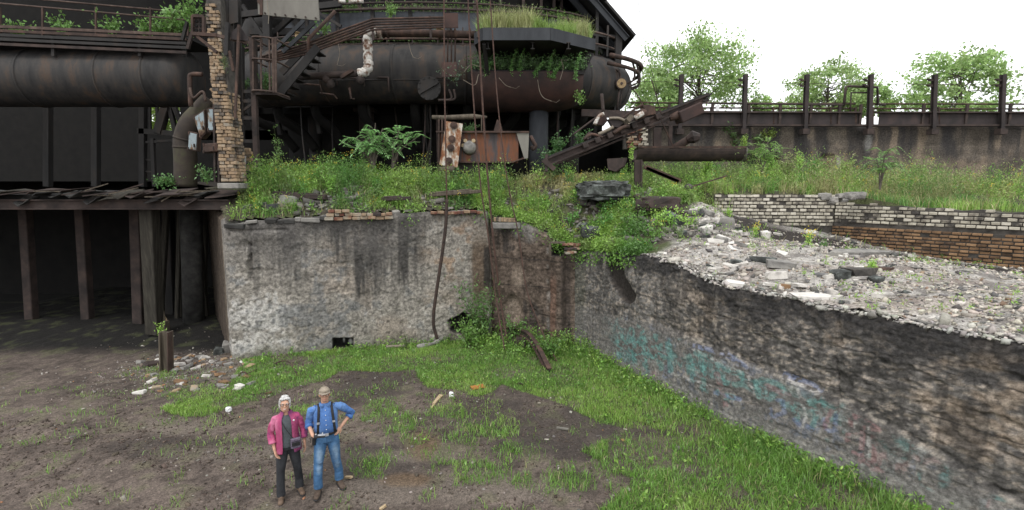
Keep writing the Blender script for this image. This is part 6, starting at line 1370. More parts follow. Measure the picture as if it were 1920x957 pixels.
b = sample((-8.2, 16), (14.9, 28), 150000, lambda x, y: dens_t(x, y) * np.where(x < 3, .9, .7) * np.where((x > 1.5) & (x < 6.5) & (y < 17.5), np.clip(.4 + 2.2 * fbm(x * 1.9, y * 1.9, 5, 3, 561), .05, 1), 1) * np.where((y > 20) & (x < 2), 0, 1), tz); c, dry = region_cols(b)
h = RNG.uniform(.12, .4, len(b)) * np.where((b[:, 0] > 4) & (b[:, 1] > 17.5), 1.5, 1)
c = mixc(c, STRAW, (RNG.random(len(b)) < .18) * .9)
blades('terrace_grass', b, h, .012 + .008 * RNG.random(len(b)), np.clip(c * (1 + .3 * RNG.uniform(-1, 1, (len(b), 1))), .01, .6), .8, 'stuff', None, 'tufts of green and straw coloured grass on the terrace')

def plant(name, lb, base, nst, h, ln, wd, col, nl=26, spread=.3, up=.5, grp=None, cat='plant', lean=.18, r=.012, flower=0, stemmat='stem', pit=False):
    base = Vector(base); t_ = thing(name, lb, cat, tuple(base), grp); L_ = Leaves(); S = MB()
    for k in range(nst):
        a = random.uniform(0, 6.28); hh = h * random.uniform(.6, 1.05); d = Vector((math.cos(a), math.sin(a), 0)) * lean * hh * random.uniform(.3, 1.6)
        pts = curve_pts([base - Vector((0, 0, .06)), base + d * .35 + Vector((0, 0, hh * .5)), base + d + Vector((0, 0, hh))], 4); S.tube(pts, [r * (1 - .8 * i / (len(pts) - 1)) for i in range(len(pts))], 5)
        P_ = np.array([tuple(p) for p in pts]); tt = RNG.uniform(.2, 1, nl); idx = tt * (len(pts) - 1); i0 = np.minimum(idx.astype(int), len(pts) - 2); f = (idx - i0)[:, None]
        q = P_[i0] * (1 - f) + P_[i0 + 1] * f + RNG.normal(0, spread * .12, (nl, 3))
        dd = rdir(nl, up); l = ln * RNG.uniform(.65, 1.25, nl) * (1.15 - .45 * tt)
        L_.add(q, dd, rdir(nl), l, l * wd / ln, tint(np.array(col) * 1.5, nl))
        if flower: m_ = int(nl * flower); L_.add(P_[-1][None] + RNG.normal(0, .05, (m_, 3)), rdir(m_, .8), rdir(m_), .045, .04, tint(YEL, m_), 0)
    S.build('stem', MAT[stemmat], t_); L_.build('foliage', t_); return t_
def frond_plant(name, lb, base, stems, col, cat='shrub', fl=.62, nf=8, grp=None):
    """sumac: arching fronds of paired leaflets at the ends of bare stems"""
    base = Vector(base); t_ = thing(name, lb, cat, tuple(base), grp); L_ = Leaves(); S = MB()
    for (dx, dy, hh) in stems:
        tip = base + Vector((dx, dy, hh)); pts = curve_pts([base - Vector((0, 0, .1)), base + Vector((dx * .35, dy * .35, hh * .55)), tip], 5); S.tube(pts, [.032 * (1 - .6 * i / (len(pts) - 1)) for i in range(len(pts))], 6)
        for k in range(nf):
            a = 6.28 * k / nf + random.uniform(-.3, .3); f = .36 + .64 * random.random(); o_ = pts[int(f * (len(pts) - 1))]
            rad = Vector((math.cos(a), math.sin(a), 0)); LN = fl * random.uniform(.7, 1.15)
            rp = curve_pts([o_, o_ + rad * LN * .5 + Vector((0, 0, LN * random.uniform(.2, .5))), o_ + rad * LN + Vector((0, 0, LN * random.uniform(-.2, .45)))], 7); S.tube(rp, .006, 4, False)
            R_ = np.array([tuple(p) for p in rp]); m_ = len(rp)
            for i in range(3, m_):
                d = R_[i] - R_[i - 1]; d /= np.linalg.norm(d); s = np.cross(d, [0, 0, 1]); s /= np.linalg.norm(s) + 1e-9; l = .145 * math.sin(.5 + 2.3 * i / m_)
                for sg in (-1, 1): L_.add(R_[i], s * sg + d * .45 + np.array([0, 0, -.22]), d, l, l * .24, tint(col, 1, .35), .05)
            L_.add(R_[-1], R_[-1] - R_[-2], [1, 0, 0], .12, .04, tint(col, 1), 0)
    S.build('stem', MAT['bark'], t_); L_.build('foliage', t_); return t_
SUM = (.24, .48, .16)
frond_plant('sumac_shrub', 'bushy sumac with feathery fronds standing before the dark furnace opening', P(700, 312, 18.3), [(-.55, 0, 1.0), (-.2, .1, 1.25), (.1, .1, 1.5), (.4, -.1, 1.3), (-.3, -.2, .75), (.15, .2, 1.0), (.6, 0, .95), (-.75, .1, .7)], SUM)
frond_plant('sumac_shrub', 'smaller sumac with drooping fronds at the right of the bushy sumac', P(735, 312, 18.5), [(.3, 0, 1.25), (.65, .1, 1.15), (.1, -.1, .85), (.9, 0, 1.0)], SUM, nf=8)
frond_plant('sumac_shrub', 'pale green sumac spreading at the right end of the half round trough', P(1428, 318, 21.2), [(-.3, 0, .9), (.2, 0, 1.1), (.6, .1, .75), (-.6, -.2, .7), (.1, -.3, .5)], (.2, .36, .09), fl=.75)
frond_plant('sumac_shrub', 'sumac with broad fronds at the far right behind the brick wall', P(1650, 350, 17.2), [(-.2, 0, .9), (.1, 0, 1.3), (.3, .1, .8)], (.17, .33, .09))
plant('sapling', 'thin pale green sapling left of the sumac before the dark opening', P(522, 305, 18.2), 5, 1.25, .13, .055, (.12, .21, .06), 22, .4, .4, None, 'sapling')
for i, (px_, h_, c_) in enumerate(((1325, .9, LIME), (1445, 1.5, GREEN), (1475, 1.1, (.22, .25, .1)), (1525, 1.0, DEEP), (1585, .9, OLIVE), (1340, .7, DEEP))):
    plant('meadow_shrub', ['lime shrub under the broken pipe behind the trough', 'tallest shrub right of the trough before the stained wall', 'dry olive shrub beside the tallest one', 'dark green shrub below the third maroon post', 'olive shrub near the right before the stained wall', 'dark shrub in the shade under the trough'][i], P(px_, 335, 21.5 + .5 * i), 14, h_, .15, .05, c_, 26, .6, .5, None, 'shrub', .4)
plant('sapling', 'leafy young sapling in the weeds in front of the distant stained wall', P(1500, 325, 22), 6, 1.2, .13, .05, LIME, 26, .4, .6, None, 'sapling')
plant('weed_clump', 'upright lime green weed behind the end of the half round trough', P(1393, 290, 21.4), 7, .85, .12, .04, (.18, .27, .05), 28, .3, 1.0)
plant('weed_clump', 'upright pale weed growing in front of the brick pier', P(1183, 305, 18.7), 4, .75, .1, .03, LIME, 30, .25, .7)
for i, (px_, py_, y_, h_, lb) in enumerate([(1418, 438, 14.9, .42, 'yellow topped weed growing at the edge of the rubble, left of two others'), (1516, 458, 13.6, .42, 'yellow topped weed in the middle of the rubble edge before the dark soil'), (1548, 452, 14.6, .5, 'dark green weed at the angle of the white brick wall'), (1632, 522, 10.9, .3, 'bright yellow green weed beside the rusty plate on the rubble'), (1275, 448, 14.0, .4, 'feathery pale weed at the left edge of the rubble'), (1370, 360, 16.6, .3, 'grassy tuft on the slope left of the white brick wall')]):
    p = P(px_, py_, y_); p.z = float(terrace_z(np.array([p.x]), np.array([p.y]))[0]); plant('weed_clump', lb, p, 8, h_, .09, .022, [LIME, LIME, DEEP, LIME, (.13, .18, .07), LIME][i], 16, .25, .9, None, 'weed', .35, .006, .35 if i in (0, 1) else 0)
p = G(905, 640); plant('leafy_bush', 'leafy bush standing in the corner against the pale wall', (p.x, p.y - .25, .05), 22, 2.05, .16, .055, (.075, .15, .04), 34, .9, .3, None, 'bush', .34)
p = G(882, 648); plant('leafy_bush', 'low bright bush at the foot of the corner bush', (p.x, p.y - .3, .02), 18, 1.0, .14, .06, (.10, .19, .04), 26, .6, .3, None, 'bush', .5)
p = G(965, 650); plant('leafy_bush', 'green bush at the foot of the brown corner wall', (p.x, p.y, .02), 12, 1.0, .13, .055, (.085, .17, .04), 28, .6, .3, None, 'bush', .5)
p = G(1035, 672); plant('leafy_bush', 'spreading weeds bush beside the curved rail end', (p.x, p.y, .02), 14, .7, .12, .05, (.085, .17, .04), 26, .6, .3, None, 'bush', .7)
p = G(763, 655); plant('wall_weed', 'single dark weed growing up the foot of the pale wall', (p.x, p.y - .05, 0), 4, .6, .09, .03, (.07, .11, .04), 16, .3, .4, None, 'weed')
p = G(307, 640, .3); plant('stump_weed', 'small bright weed growing from the splintered stump', p + Vector((0, -.1, .25)), 4, .4, .1, .04, LIME, 14, .4, .4, None, 'weed')
for i, (px_, py_, y_, lb) in enumerate([(1045, 272, 19.5, 'dark green shrub to the right of the rusty box'), (1035, 300, 18.9, 'low shrub between the rusty box and the boom foot'), (1090, 262, 19.3, 'small shrub growing under the wrecked machine')]):
    plant('green_shrub', lb, P(px_, py_ + 22, y_), 14, .85, .13, .06, (.05, .115, .035), 28, .6, .3, None, 'shrub', .5)
plant('box_weeds', 'fresh green weeds growing inside the rusty box', P(880, 255, 19.6), 22, .42, .1, .03, (.07, .15, .05), 18, .4, .7, None, 'plant', .9)
plant('cage_plant', 'green plant filling the rusty cage', P(498, 172, 19.6), 12, .75, .13, .04, (.07, .15, .045), 24, .3, .6, None, 'plant', .5)
plant('cage_plant', 'green plant growing left of the rusty cage between the tower posts', P(460, 170, 19.7), 8, .6, .13, .04, (.06, .13, .04), 22, .3, .6, None, 'plant', .5)
plant('pillar_weed', 'thin grassy weed sprouting from the top of the yellow pillar', P(421, 128, 15.0), 6, .45, .1, .02, (.10, .13, .06), 18, .4, .3, None, 'weed')
plant('deck_weed', 'small green plant at the foot of the steel channel', P(388, 342, 15.2), 9, .45, .12, .05, (.08, .16, .05), 18, .5, .5, None, 'plant', .6)
for i, (px_, y_) in enumerate(((300, 16.2), (322, 16.3))): plant('deck_weed', ['low green plant on the deck edge at the left', 'low green plant on the deck beside the elbow pipe'][i], P(px_, 345, y_), 12, .2, .1, .05, (.08, .17, .05), 14, .6, .4, None, 'plant', 1.6)
rr = random.Random(31)
for k in range(34):
    u = rr.random(); xx, yy = -8 + 10.5 * u, 15.6 + 2.6 * u + rr.uniform(0, 1.6); z = float(terrace_z(np.array([xx]), np.array([yy]))[0])
    plant('weed_clump', 'leafy weed clump rising among the low weeds above the pale wall', (xx, yy, z), 6, rr.uniform(.5, 1.0), .13, .035, rr.choice([GREEN, DEEP, (.10, .17, .05), LIME]), 18, .5, .6, 'weed clumps above the pale wall', 'weed', .3, .007)
for k in range(26):
    xx, yy = rr.uniform(4.5, 14), rr.uniform(17.9, 23); z = float(terrace_z(np.array([xx]), np.array([yy]))[0])
    plant('weed_clump', 'tall pale weed standing in the meadow behind the white bricks', (xx, yy, z), 5, rr.uniform(.6, 1.15), .12, .03, rr.choice([LIME, GREEN, (.26, .28, .12)]), 20, .35, .9, 'tall weeds behind the white bricks', 'weed', .2, .006)
for k in range(14):
    u = rr.random(); xx, yy = 1.5 + 3.6 * u + rr.uniform(-.5, .5), 17.3 - 2.6 * u + rr.uniform(-.6, .9)
    if bool(inpit(np.array([xx]), np.array([yy]))[0]): continue
    z = float(terrace_z(np.array([xx]), np.array([yy]))[0])
    plant('weed_clump', 'leafy weed clump on the mound above the corner of the walls', (xx, yy, z), 7, rr.uniform(.3, .65), .11, .045, rr.choice([GREEN, DEEP, DEEP, LIME]), 18, .6, .3, 'weed clumps on the corner mound', 'weed', .5, .007)
# plants on the side walkway and ring
for i, (px_, py_, n_, h_) in enumerate(((275, 60, 10, .6), (300, 58, 8, .5), (322, 56, 12, .75), (338, 60, 12, .7), (350, 58, 8, .6), (360, 25, 9, .7), (366, 38, 7, .4), (322, 28, 6, .35), (210, 60, 10, .6), (120, 60, 10, .6), (30, 60, 9, .5))):
    plant('walkway_plant', ['bright leafy plant at the left end of the side walkway', 'low plant second from the left on the side walkway', 'large bright plant in the middle of the side walkway', 'bright plant near the right end of the side walkway', 'plant squeezed between the walkway brace and the switch panel', 'bright plant hanging above the switch panel', 'small plant behind the top of the switch panel', 'tuft of leaves caught on the walkway rail', 'leafy plant far left on the side walkway', 'leafy plant further left on the side walkway', 'outermost leafy plant on the side walkway'][i],
          P(px_, py_ + 6, 18.6 if i < 5 or i > 7 else 17.0), n_, h_, .17, .09, (.11, .21, .05), 14, .7, .35, 'plants on the side walkway', 'plant', .9)
L = Leaves(); bb = []
for k in range(420):
    a = math.radians(random.uniform(15, 172)); p = ellpts(FCX, FCY + .2, 9.15 + random.uniform(-.2, .1), 3.25, 4, 11.5, a, a + .01, 1)[0]; bb.append(tuple(p))
bb = np.array(bb); weed_leaves(L, bb, RNG.uniform(.12, .5, len(bb)), tint((.10, .17, .05), len(bb)), 14, .12, .05, .8, .2)
bb = np.array([tuple(ellpts(FCX, FCY + .5, 8.4, 3.0, 4, 12.85, a, a + .01, 1)[0]) for a in RNG.uniform(.3, 2.9, 320)])
weed_leaves(L, bb, RNG.uniform(.2, .7, len(bb)), tint((.13, .22, .06), len(bb)), 13, .13, .045, .5, .5)
o = L.build('ring_weeds'); tag(o, 'weeds growing along the ring walkway and its ledge', None, None, 'stuff')
plant('fern_plant', 'pale green ferny plant hanging on the blue grey walkway plates', P(733, 32, 23.6), 9, .6, .2, .05, (.13, .24, .06), 16, .5, .4, None, 'plant', .9)
plant('ledge_plant', 'green plant growing over the conduits near the handrail', P(608, 62, 21.2), 9, .4, .14, .07, (.10, .19, .05), 14, .6, .4, None, 'plant', .9)
plant('plate_plant', 'blue green spray of leaves around the lower square plate', P(850, 150, 21.4), 12, .5, .13, .06, (.10, .16, .10), 16, .9, .2, None, 'plant', 1.4)
# platform meadow
x0, x1 = A_.x - .25, C_.x - .15
xs = RNG.uniform(x0, x1, 15000); ys = RNG.uniform(20.45, 22.8, 15000); fr = np.interp(xs, [L_.x if isinstance(L_, Vector) else x0, A_.x, B_.x, C_.x], [21.2, 20.55, 20.55, 22.05]) if False else np.interp(xs, [x0, A_.x, B_.x, C_.x], [21.0, 20.55, 20.55, 22.05])
k = ys > fr; b = np.stack([xs[k], ys[k], np.full(k.sum(), zt + .4)], 1); n1 = fbm(b[:, 0] * 1.5, b[:, 1], 0, 3, 550)
c = mixc(np.array((.25, .37, .09))[None] * np.ones((len(b), 1)), (.38, .40, .18), sstep(0, .3, n1))
blades('platform_grass', b, RNG.uniform(.2, .75, len(b)) * (1 + .9 * n1), .02 + 0 * n1, np.clip(c * (1 + .3 * RNG.uniform(-1, 1, (len(b), 1))), .01, .6), .7, 'stuff', None, 'bright grass growing on the hanging platform')
m = MB(); m.prism([A_ + Vector((-.25, .35, .2)), A_ + Vector((0, .06, .2)), B_ + Vector((0, .06, .2)), C_ + Vector((-.08, .1, .2)), C_ + Vector((-.3, 2.5, .2)), A_ + Vector((-.3, 2.5, .2))], (0, 0, .24)); o = m.build('platform_soil', MAT['mortar'], None); tag(o, 'layer of dark soil on the hanging platform', None, None, 'structure')
for i, (px_, h_) in enumerate(((912, .85), (978, .9), (1050, 1.35), (1022, .8), (1092, .7), (1106, .8), (1062, 1.0))):
    plant('tall_weed', ['tall weed at the left end of the platform grass', 'tall pale weed near the middle of the platform', 'tallest weed standing up on the platform', 'tall weed left of the tallest one on the platform', 'weed near the right end of the platform', 'weed at the right corner of the platform', 'weed just right of the tallest one on the platform'][i], Vector((P(px_, 60, 22).x, 22.2, zt + .4)), 4, h_, .14, .035, (.13, .24, .05), 34, .2, .5, 'tall weeds on the platform', 'weed', .1)
# spikes hanging/standing in the hollow under the platform
for i, (px_, y0, h_) in enumerate(((957, 142, 1.7), (975, 140, 1.55), (1028, 148, 1.6), (1080, 150, 1.5), (1036, 148, .9), (912, 140, .7), (1002, 142, .8))):
    p = P(px_, y0 + 4, 21.75); t_ = thing('spike_weed', ['tall leafy spike leftmost under the platform', 'tall leafy spike second under the platform', 'leaning leafy spike in the middle under the platform', 'leafy spike by the strut under the platform', 'short leafy spike beside the leaning one', 'short leafy spike near the ropes', 'short dry spike between the tall ones'][i], 'weed', tuple(p), 'leafy spikes under the platform')
    tip = p + Vector((random.uniform(.12, .4), -.2, h_ * .72)); pts = curve_pts([p, p.lerp(tip, .5) + Vector((-.08, 0, 0)), tip], 10); m = MB(); m.tube(pts, .014, 5); m.build('stem', MAT['stem'], t_)
    L_2 = Leaves(); Q = np.array([tuple(q) for q in pts]); idx = RNG.integers(2, len(pts), 150); L_2.add(Q[idx] + RNG.normal(0, .015, (150, 3)), rdir(150, .35), rdir(150), .15 * (1.2 - idx / len(pts) * .7), .028, tint((.2, .42, .12), 150)); L_2.build('foliage', t_)
L = Leaves(); bb = np.stack([RNG.uniform(x0_, x1_, 330), RNG.uniform(21.65, 22.2, 330), np.full(330, z1_ + .12)], 1); weed_leaves(L, bb, RNG.uniform(.15, .7, 330), tint((.12, .22, .08), 330), 14, .1, .04, .8, .25); o = L.build('hopper_weeds'); tag(o, 'tangled weeds filling the hollow above the red brown hopper', None, None, 'stuff')
for k, (pts_, lb) in enumerate([([(1008, 150), (1012, 172), (1020, 184), (1034, 190)], 'bare pale root hanging down over the red brown hopper'), ([(935, 146), (948, 160), (958, 164)], 'short pale root curling over the hopper rim at the left'), ([(1050, 150), (1056, 128), (1052, 112)], 'dry arching stem right of the leaning spike'), ([(870, 135), (884, 122), (905, 128)], 'dry vine loop beside the ropes'), ([(868, 150), (890, 160), (897, 140)], 'lower dry vine loop beside the ropes'), ([(634, 82), (637, 100), (632, 122)], 'pale dead vine hanging below the conduits'), ([(766, 80), (770, 96), (775, 108)], 'thin dead vine hanging on the ring pipe')]):
    m = MB(); m.tube(curve_pts([P(a_, b_, 21.6) for a_, b_ in pts_], 6), .013, 5); q = P(*pts_[-1], 21.6); 
    m.tube([q, q + Vector((.2, 0, -.05)), q + Vector((.35, 0, .05))], .007, 4); o = m.build('root', MAT['twig'], None); tag(o, lb, 'root')
plant('vine_tuft', 'bright green leaf tuft on the ring pipe under the platform strut', P(1088, 192, 22.0), 7, .35, .14, .08, (.11, .2, .04), 12, .8, .2, None, 'plant', .9)
for i, (px_, py_) in enumerate(((1375, 250), (1438, 252), (1448, 246), (1420, 258), (1378, 262), (1365, 236))): plant('wall_creeper', ['creeper on the stained wall, leftmost', 'yellow green creeper hanging below the girder', 'creeper just right of the yellow green one', 'creeper low on the stained wall', 'dark creeper beside the wall streak', 'small creeper high on the wall'][i], P(px_, py_ + 8, VY - .2), 6, .35, .16, .09, (.12, .17, .03) if i in (1, 2) else (.07, .12, .04), 14, .9, .2, None, 'creeper', 1.2)

# ------------------------------------------------------------------ trees
def tree(lb, base, crown, rad, n_cl, n_lf, col, leaf=.3, grp='trees beyond the distant wall', seed=0, lo=-.6):
    rg = np.random.default_rng(seed); base, crown = Vector(base), Vector(crown); t_ = thing('broadleaf_tree', lb, 'tree', tuple(base), grp); S = MB(); L_ = Leaves()
    top = crown + Vector((0, 0, rad[2] * .55)); tr = curve_pts([base, base.lerp(crown, .5) + Vector((.2, 0, 0)), crown, top], 6); r0 = .035 * (top - base).length
    S.tube(tr, [r0 * (1 - .9 * i / (len(tr) - 1)) for i in range(len(tr))], 8)
    cl = []
    while len(cl) < n_cl:
        d = rg.normal(size=3); d /= np.linalg.norm(d); q = d * rg.uniform(.35, 1.0) ** .6
        if q[2] < lo: continue
        s = 1 + .22 * float(fbm(d[0] * 1.6 + seed, d[1] * 1.6, d[2] * 1.6, 3, 600 + seed)) * 1.6
        cl.append(np.array(crown) + q * np.array(rad) * s)
    cl = np.array(cl); B = MB()
    for i, q in enumerate(cl):
        if i % 2 == 0:
            o_ = tr[int(rg.uniform(.35, .95) * (len(tr) - 1))]; q_ = Vector(q); B.tube(curve_pts([o_, o_.lerp(q_, .5) + Vector((0, 0, .12 * (q_ - o_).length)), q_], 4), [r0 * .22 * (1 - .85 * k / 8) for k in range(9)], 5)
    S.build('trunk', MAT['bark'], t_, True); B.build('limbs', MAT['bark'], t_, True)
    per = n_lf // n_cl
    for q in cl:
        sz = rg.uniform(.55, 1.2) * rad[0] * .21; k = int(per * rg.uniform(.6, 1.3)); p = q + rg.normal(0, 1, (k, 3)) * np.array([sz, sz, sz * .7]) * .6
        l = leaf * rg.uniform(.6, 1.2, k); L_.add(p, rdir(k, -.15, rg), rdir(k, 0, rg), l, l * .62, tint(np.array(col) * rg.uniform(.75, 1.25), k, .25, rg), .1)
    L_.build('crown', t_); return t_
TC = (.32, .46, .17)
g = 5.2
tree('largest leafy tree, behind the distant girder next to the furnace roof', P(1310, 260, 45), P(1308, 138, 45), (4.6, 4.2, 3.3), 110, 10500, TC, .27, seed=1)
tree('low tree filling the gap between the furnace and the largest tree', P(1235, 260, 42), P(1232, 185, 42), (2.2, 2.4, 1.9), 45, 4200, TC, .3, seed=2)
tree('smaller leafy tree behind the third maroon post', P(1550, 260, 46), P(1552, 178, 46), (3.5, 3.2, 3.0), 80, 7500, (.32, .45, .17), .27, seed=3)
tree('low tree at the right behind the square pipe loop', P(1630, 260, 47), P(1625, 195, 47), (2.4, 2.4, 1.6), 40, 3500, TC, .32, seed=4)
tree('bush like tree top showing over the rail left of the smaller tree', P(1420, 250, 44), P(1425, 200, 44), (1.6, 1.5, .8), 22, 1500, TC, .28, seed=5)
tree('tree beyond the right edge of the girder', P(1800, 260, 46), P(1800, 165, 46), (4, 3.5, 3.4), 80, 7000, TC, .34, seed=6)
tree('sunlit tree seen through the hole under the big black pipe', P(312, 330, 46), P(312, 215, 46), (4.6, 3.5, 3.6), 70, 6500, (.28, .40, .10), .34, seed=7)

# ------------------------------------------------------------------ rubble and litter
def rand_boxes(pos, size, cols, flat=.5):
    n = len(pos); a = RNG.normal(size=(n, 4)); a /= np.linalg.norm(a, axis=1, keepdims=True); w, x, y, z = a.T
    R = np.stack([1 - 2 * (y * y + z * z), 2 * (x * y - z * w), 2 * (x * z + y * w), 2 * (x * y + z * w), 1 - 2 * (x * x + z * z), 2 * (y * z - x * w), 2 * (x * z - y * w), 2 * (y * z + x * w), 1 - 2 * (x * x + y * y)], 1).reshape(n, 3, 3)
    q = RNG.random(n) < .6                        # most lie flat
    th = RNG.uniform(0, 6.28, n); Rz = np.zeros((n, 3, 3)); Rz[:, 0, 0] = np.cos(th); Rz[:, 0, 1] = -np.sin(th); Rz[:, 1, 0] = np.sin(th); Rz[:, 1, 1] = np.cos(th); Rz[:, 2, 2] = 1
    R = np.where(q[:, None, None], Rz + .12 * RNG.normal(size=(n, 3, 3)), R)
    c = np.array([(-1, -1, -1), (1, -1, -1), (1, 1, -1), (-1, 1, -1), (-1, -1, 1), (1, -1, 1), (1, 1, 1), (-1, 1, 1)], float) * .5
    s = size[:, None] * np.stack([np.ones(n), RNG.uniform(.4, .9, n), RNG.uniform(.18, .55, n)], 1)
    V = c[None] * s[:, None] * (1 + .25 * RNG.uniform(-1, 1, (n, 8, 3))); V = np.einsum('nij,nkj->nki', R, V) + pos[:, None]
    F = np.array(MB.BOXF)[None] + (np.arange(n) * 8)[:, None, None]
    return V.reshape(-1, 3), F.reshape(-1, 4), np.repeat(cols, 8, 0)
MCHIP = MA('chip_stone', .9, .4, 60, .25, 20)
def chips(name, lb, b, size, cols):
    V, F, C = rand_boxes(b + np.array([0, 0, 1.0]) * size[:, None] * .12, size, cols); o_ = place(np_mesh(name, V, F, C), name, MCHIP); return tag(o_, lb, None, None, 'stuff')
rd2 = lambda x, y: np.where(inpit(x, y), 0, 1) * rubd(x, y) * np.clip(.65 + 1.3 * fbm(x * 1.2, y * 1.2, 0, 3, 700), .15, 1) * np.where(y > 16.2, .25, 1)
b = sample((3.4, 15), (3, 17.2), 46000, rd2, tz)
cc = np.where((RNG.random(len(b)) < .2)[:, None], tint((.12, .115, .11), len(b), .4), tint((.40, .365, .315), len(b), .45)); cc = np.where((RNG.random(len(b)) < .06)[:, None], tint((.26, .18, .13), len(b)), cc)
chips('rubble_chips', 'small pale masonry chips strewn over the wall top at the right', b, RNG.gamma(1.6, .017, len(b)) + .012, cc)
gd_ = lambda x, y: .9 * sstep(1.7, .2, np.hypot((x + 9.0) * .55, (y - 13.5) * .9) + .5 * fbm(x * 2, y * 2, 0, 3, 701)) + .035
b = sample((-13, 5), (6, 17), 42000, gd_, pit_z); b = b[(b[:, 1] < 14.4 + .285 * (b[:, 0] + 8.26)) | (b[:, 0] < -8.6)]
cc = np.where((RNG.random(len(b)) < .5)[:, None], tint((.17, .155, .14), len(b), .4), tint((.30, .27, .24), len(b), .3)); cc = np.where((RNG.random(len(b)) < .05)[:, None], tint((.36, .19, .1), len(b)), cc)
chips('gravel', 'grey gravel and small chips scattered on the dirt floor', b, RNG.gamma(1.5, .013, len(b)) + .009, cc)
b = sample((-8, 6), (14, 18.0), 5000, lambda x, y: np.where(inpit(x, y), 0, .9) * sstep(.0, .3, .05 - fbm(x * 1.5, y * 1.5, 0, 3, 520)), tz)
b2 = sample((-11, 6), (6, 15), 42000, lambda x, y: (1 - .9 * grass_density(x, y)) * sstep(-.35, .3, fbm(x * 1.1, y * 1.1, 0, 3, 710)), pit_z)
chips('dirt_clods', 'small dark clods of soil over the trampled dirt', b2, RNG.gamma(1.6, .009, len(b2)) + .006, tint((.085, .066, .053), len(b2), .5))
chips('slope_stones', 'grey stones showing between the weeds of the slope', b, RNG.gamma(1.6, .045, len(b)) + .03, tint((.15, .14, .125), len(b), .6))
u_ = RNG.uniform(0, 1, 3500); yy_ = 15.2 - 12.5 * u_; xx_ = np.interp(yy_, [2.6, 5.1, 7.92, 10.47, 12.9, 15.43], [9.3, 7.9, 6.13, 4.5, 3.42, 2.33]) + RNG.uniform(.0, .6, 3500); b = np.stack([xx_, yy_, top_right(xx_, yy_) - .01], 1); b = b[yy_ < 13.2]
chips('edge_chips', 'pale chips along the broken edge of the long wall', b, RNG.gamma(1.6, .02, len(b)) + .012, tint((.36, .34, .31), len(b), .5))

_rm = []
for sd_ in range(9):
    bm = bmesh.new(); bmesh.ops.create_cube(bm, size=2); bmesh.ops.bevel(bm, geom=list(bm.edges), offset=.22, segments=1, affect='EDGES'); r = random.Random(sd_ + 40)
    k = Vector((r.uniform(-.35, .35), r.uniform(-.35, .35), 0))
    for v in bm.verts: v.co = Vector((v.co.x * (1 + k.x * v.co.y) + r.uniform(-.16, .16), v.co.y * (1 + k.y * v.co.x) + r.uniform(-.16, .16), v.co.z * (1 + .25 * k.x * v.co.x) + r.uniform(-.14, .14)))
    me = bpy.data.meshes.new('stone'); bm.to_mesh(me); bm.free(); _rm.append(me)
_rmm = {}
def stone(name, p, s, mt, lb, cat, grp, rot=None):
    i = random.randrange(9); k = (i, mt)
    if k not in _rmm: me = _rm[i].copy(); me.materials.append(MAT[mt]); _rmm[k] = me
    o_ = link(bpy.data.objects.new(name, _rmm[k])); o_.location = p; o_.scale = s
    o_.rotation_euler = rot or (random.uniform(-.35, .35), random.uniform(-.35, .35), random.uniform(0, 6.28)); return tag(o_, lb, cat, grp)
b = sample((3.6, 12.5), (6, 17.0), 1500, lambda x, y: rd2(x, y) * np.where((x < 6.2) & (y > 13.5), 1, .55), tz)
pxs, pys = PIX(b); b = b[(pxs < 1760) & (pys < 700)][:170]
for p in b:
    s = random.choice([.04, .05, .05, .06, .06, .075, .09, .12]); dk = random.random()
    if dk < .78: stone('rubble_stone', (p[0], p[1], p[2] + s * .15), (s, s * random.uniform(.55, .9), s * random.uniform(.25, .55)), 'stone_pale', 'pale broken masonry lump lying in the rubble on top of the long wall', 'stone', 'loose pale stones on the rubble')
    else: stone('dark_stone', (p[0], p[1], p[2] + s * .15), (s, s * .7, s * .45), 'stone_dark', 'small dark stone lying in the pale rubble on top of the long wall', 'stone', 'loose dark stones on the rubble')
def tpt(px_, py_, y_):
    p = P(px_, py_, y_); p.z = float(terrace_z(np.array([p.x]), np.array([p.y]))[0]); return p
def rub_at(px_, py_):
    """where the line of sight to a spot on the rubble meets the terrace"""
    ys_ = np.linspace(6, 18, 400); a_ = P(px_, py_, 1.0); xs_ = a_.x * ys_; zs_ = CAM_H + (a_.z - CAM_H) * ys_
    h_ = terrace_z(xs_, ys_); ok = (zs_ <= h_) & ~inpit(xs_, ys_)
    if not ok.any(): return tpt(px_, py_, 14)
    i = int(np.argmax(ok)); return Vector((xs_[i], ys_[i], h_[i]))
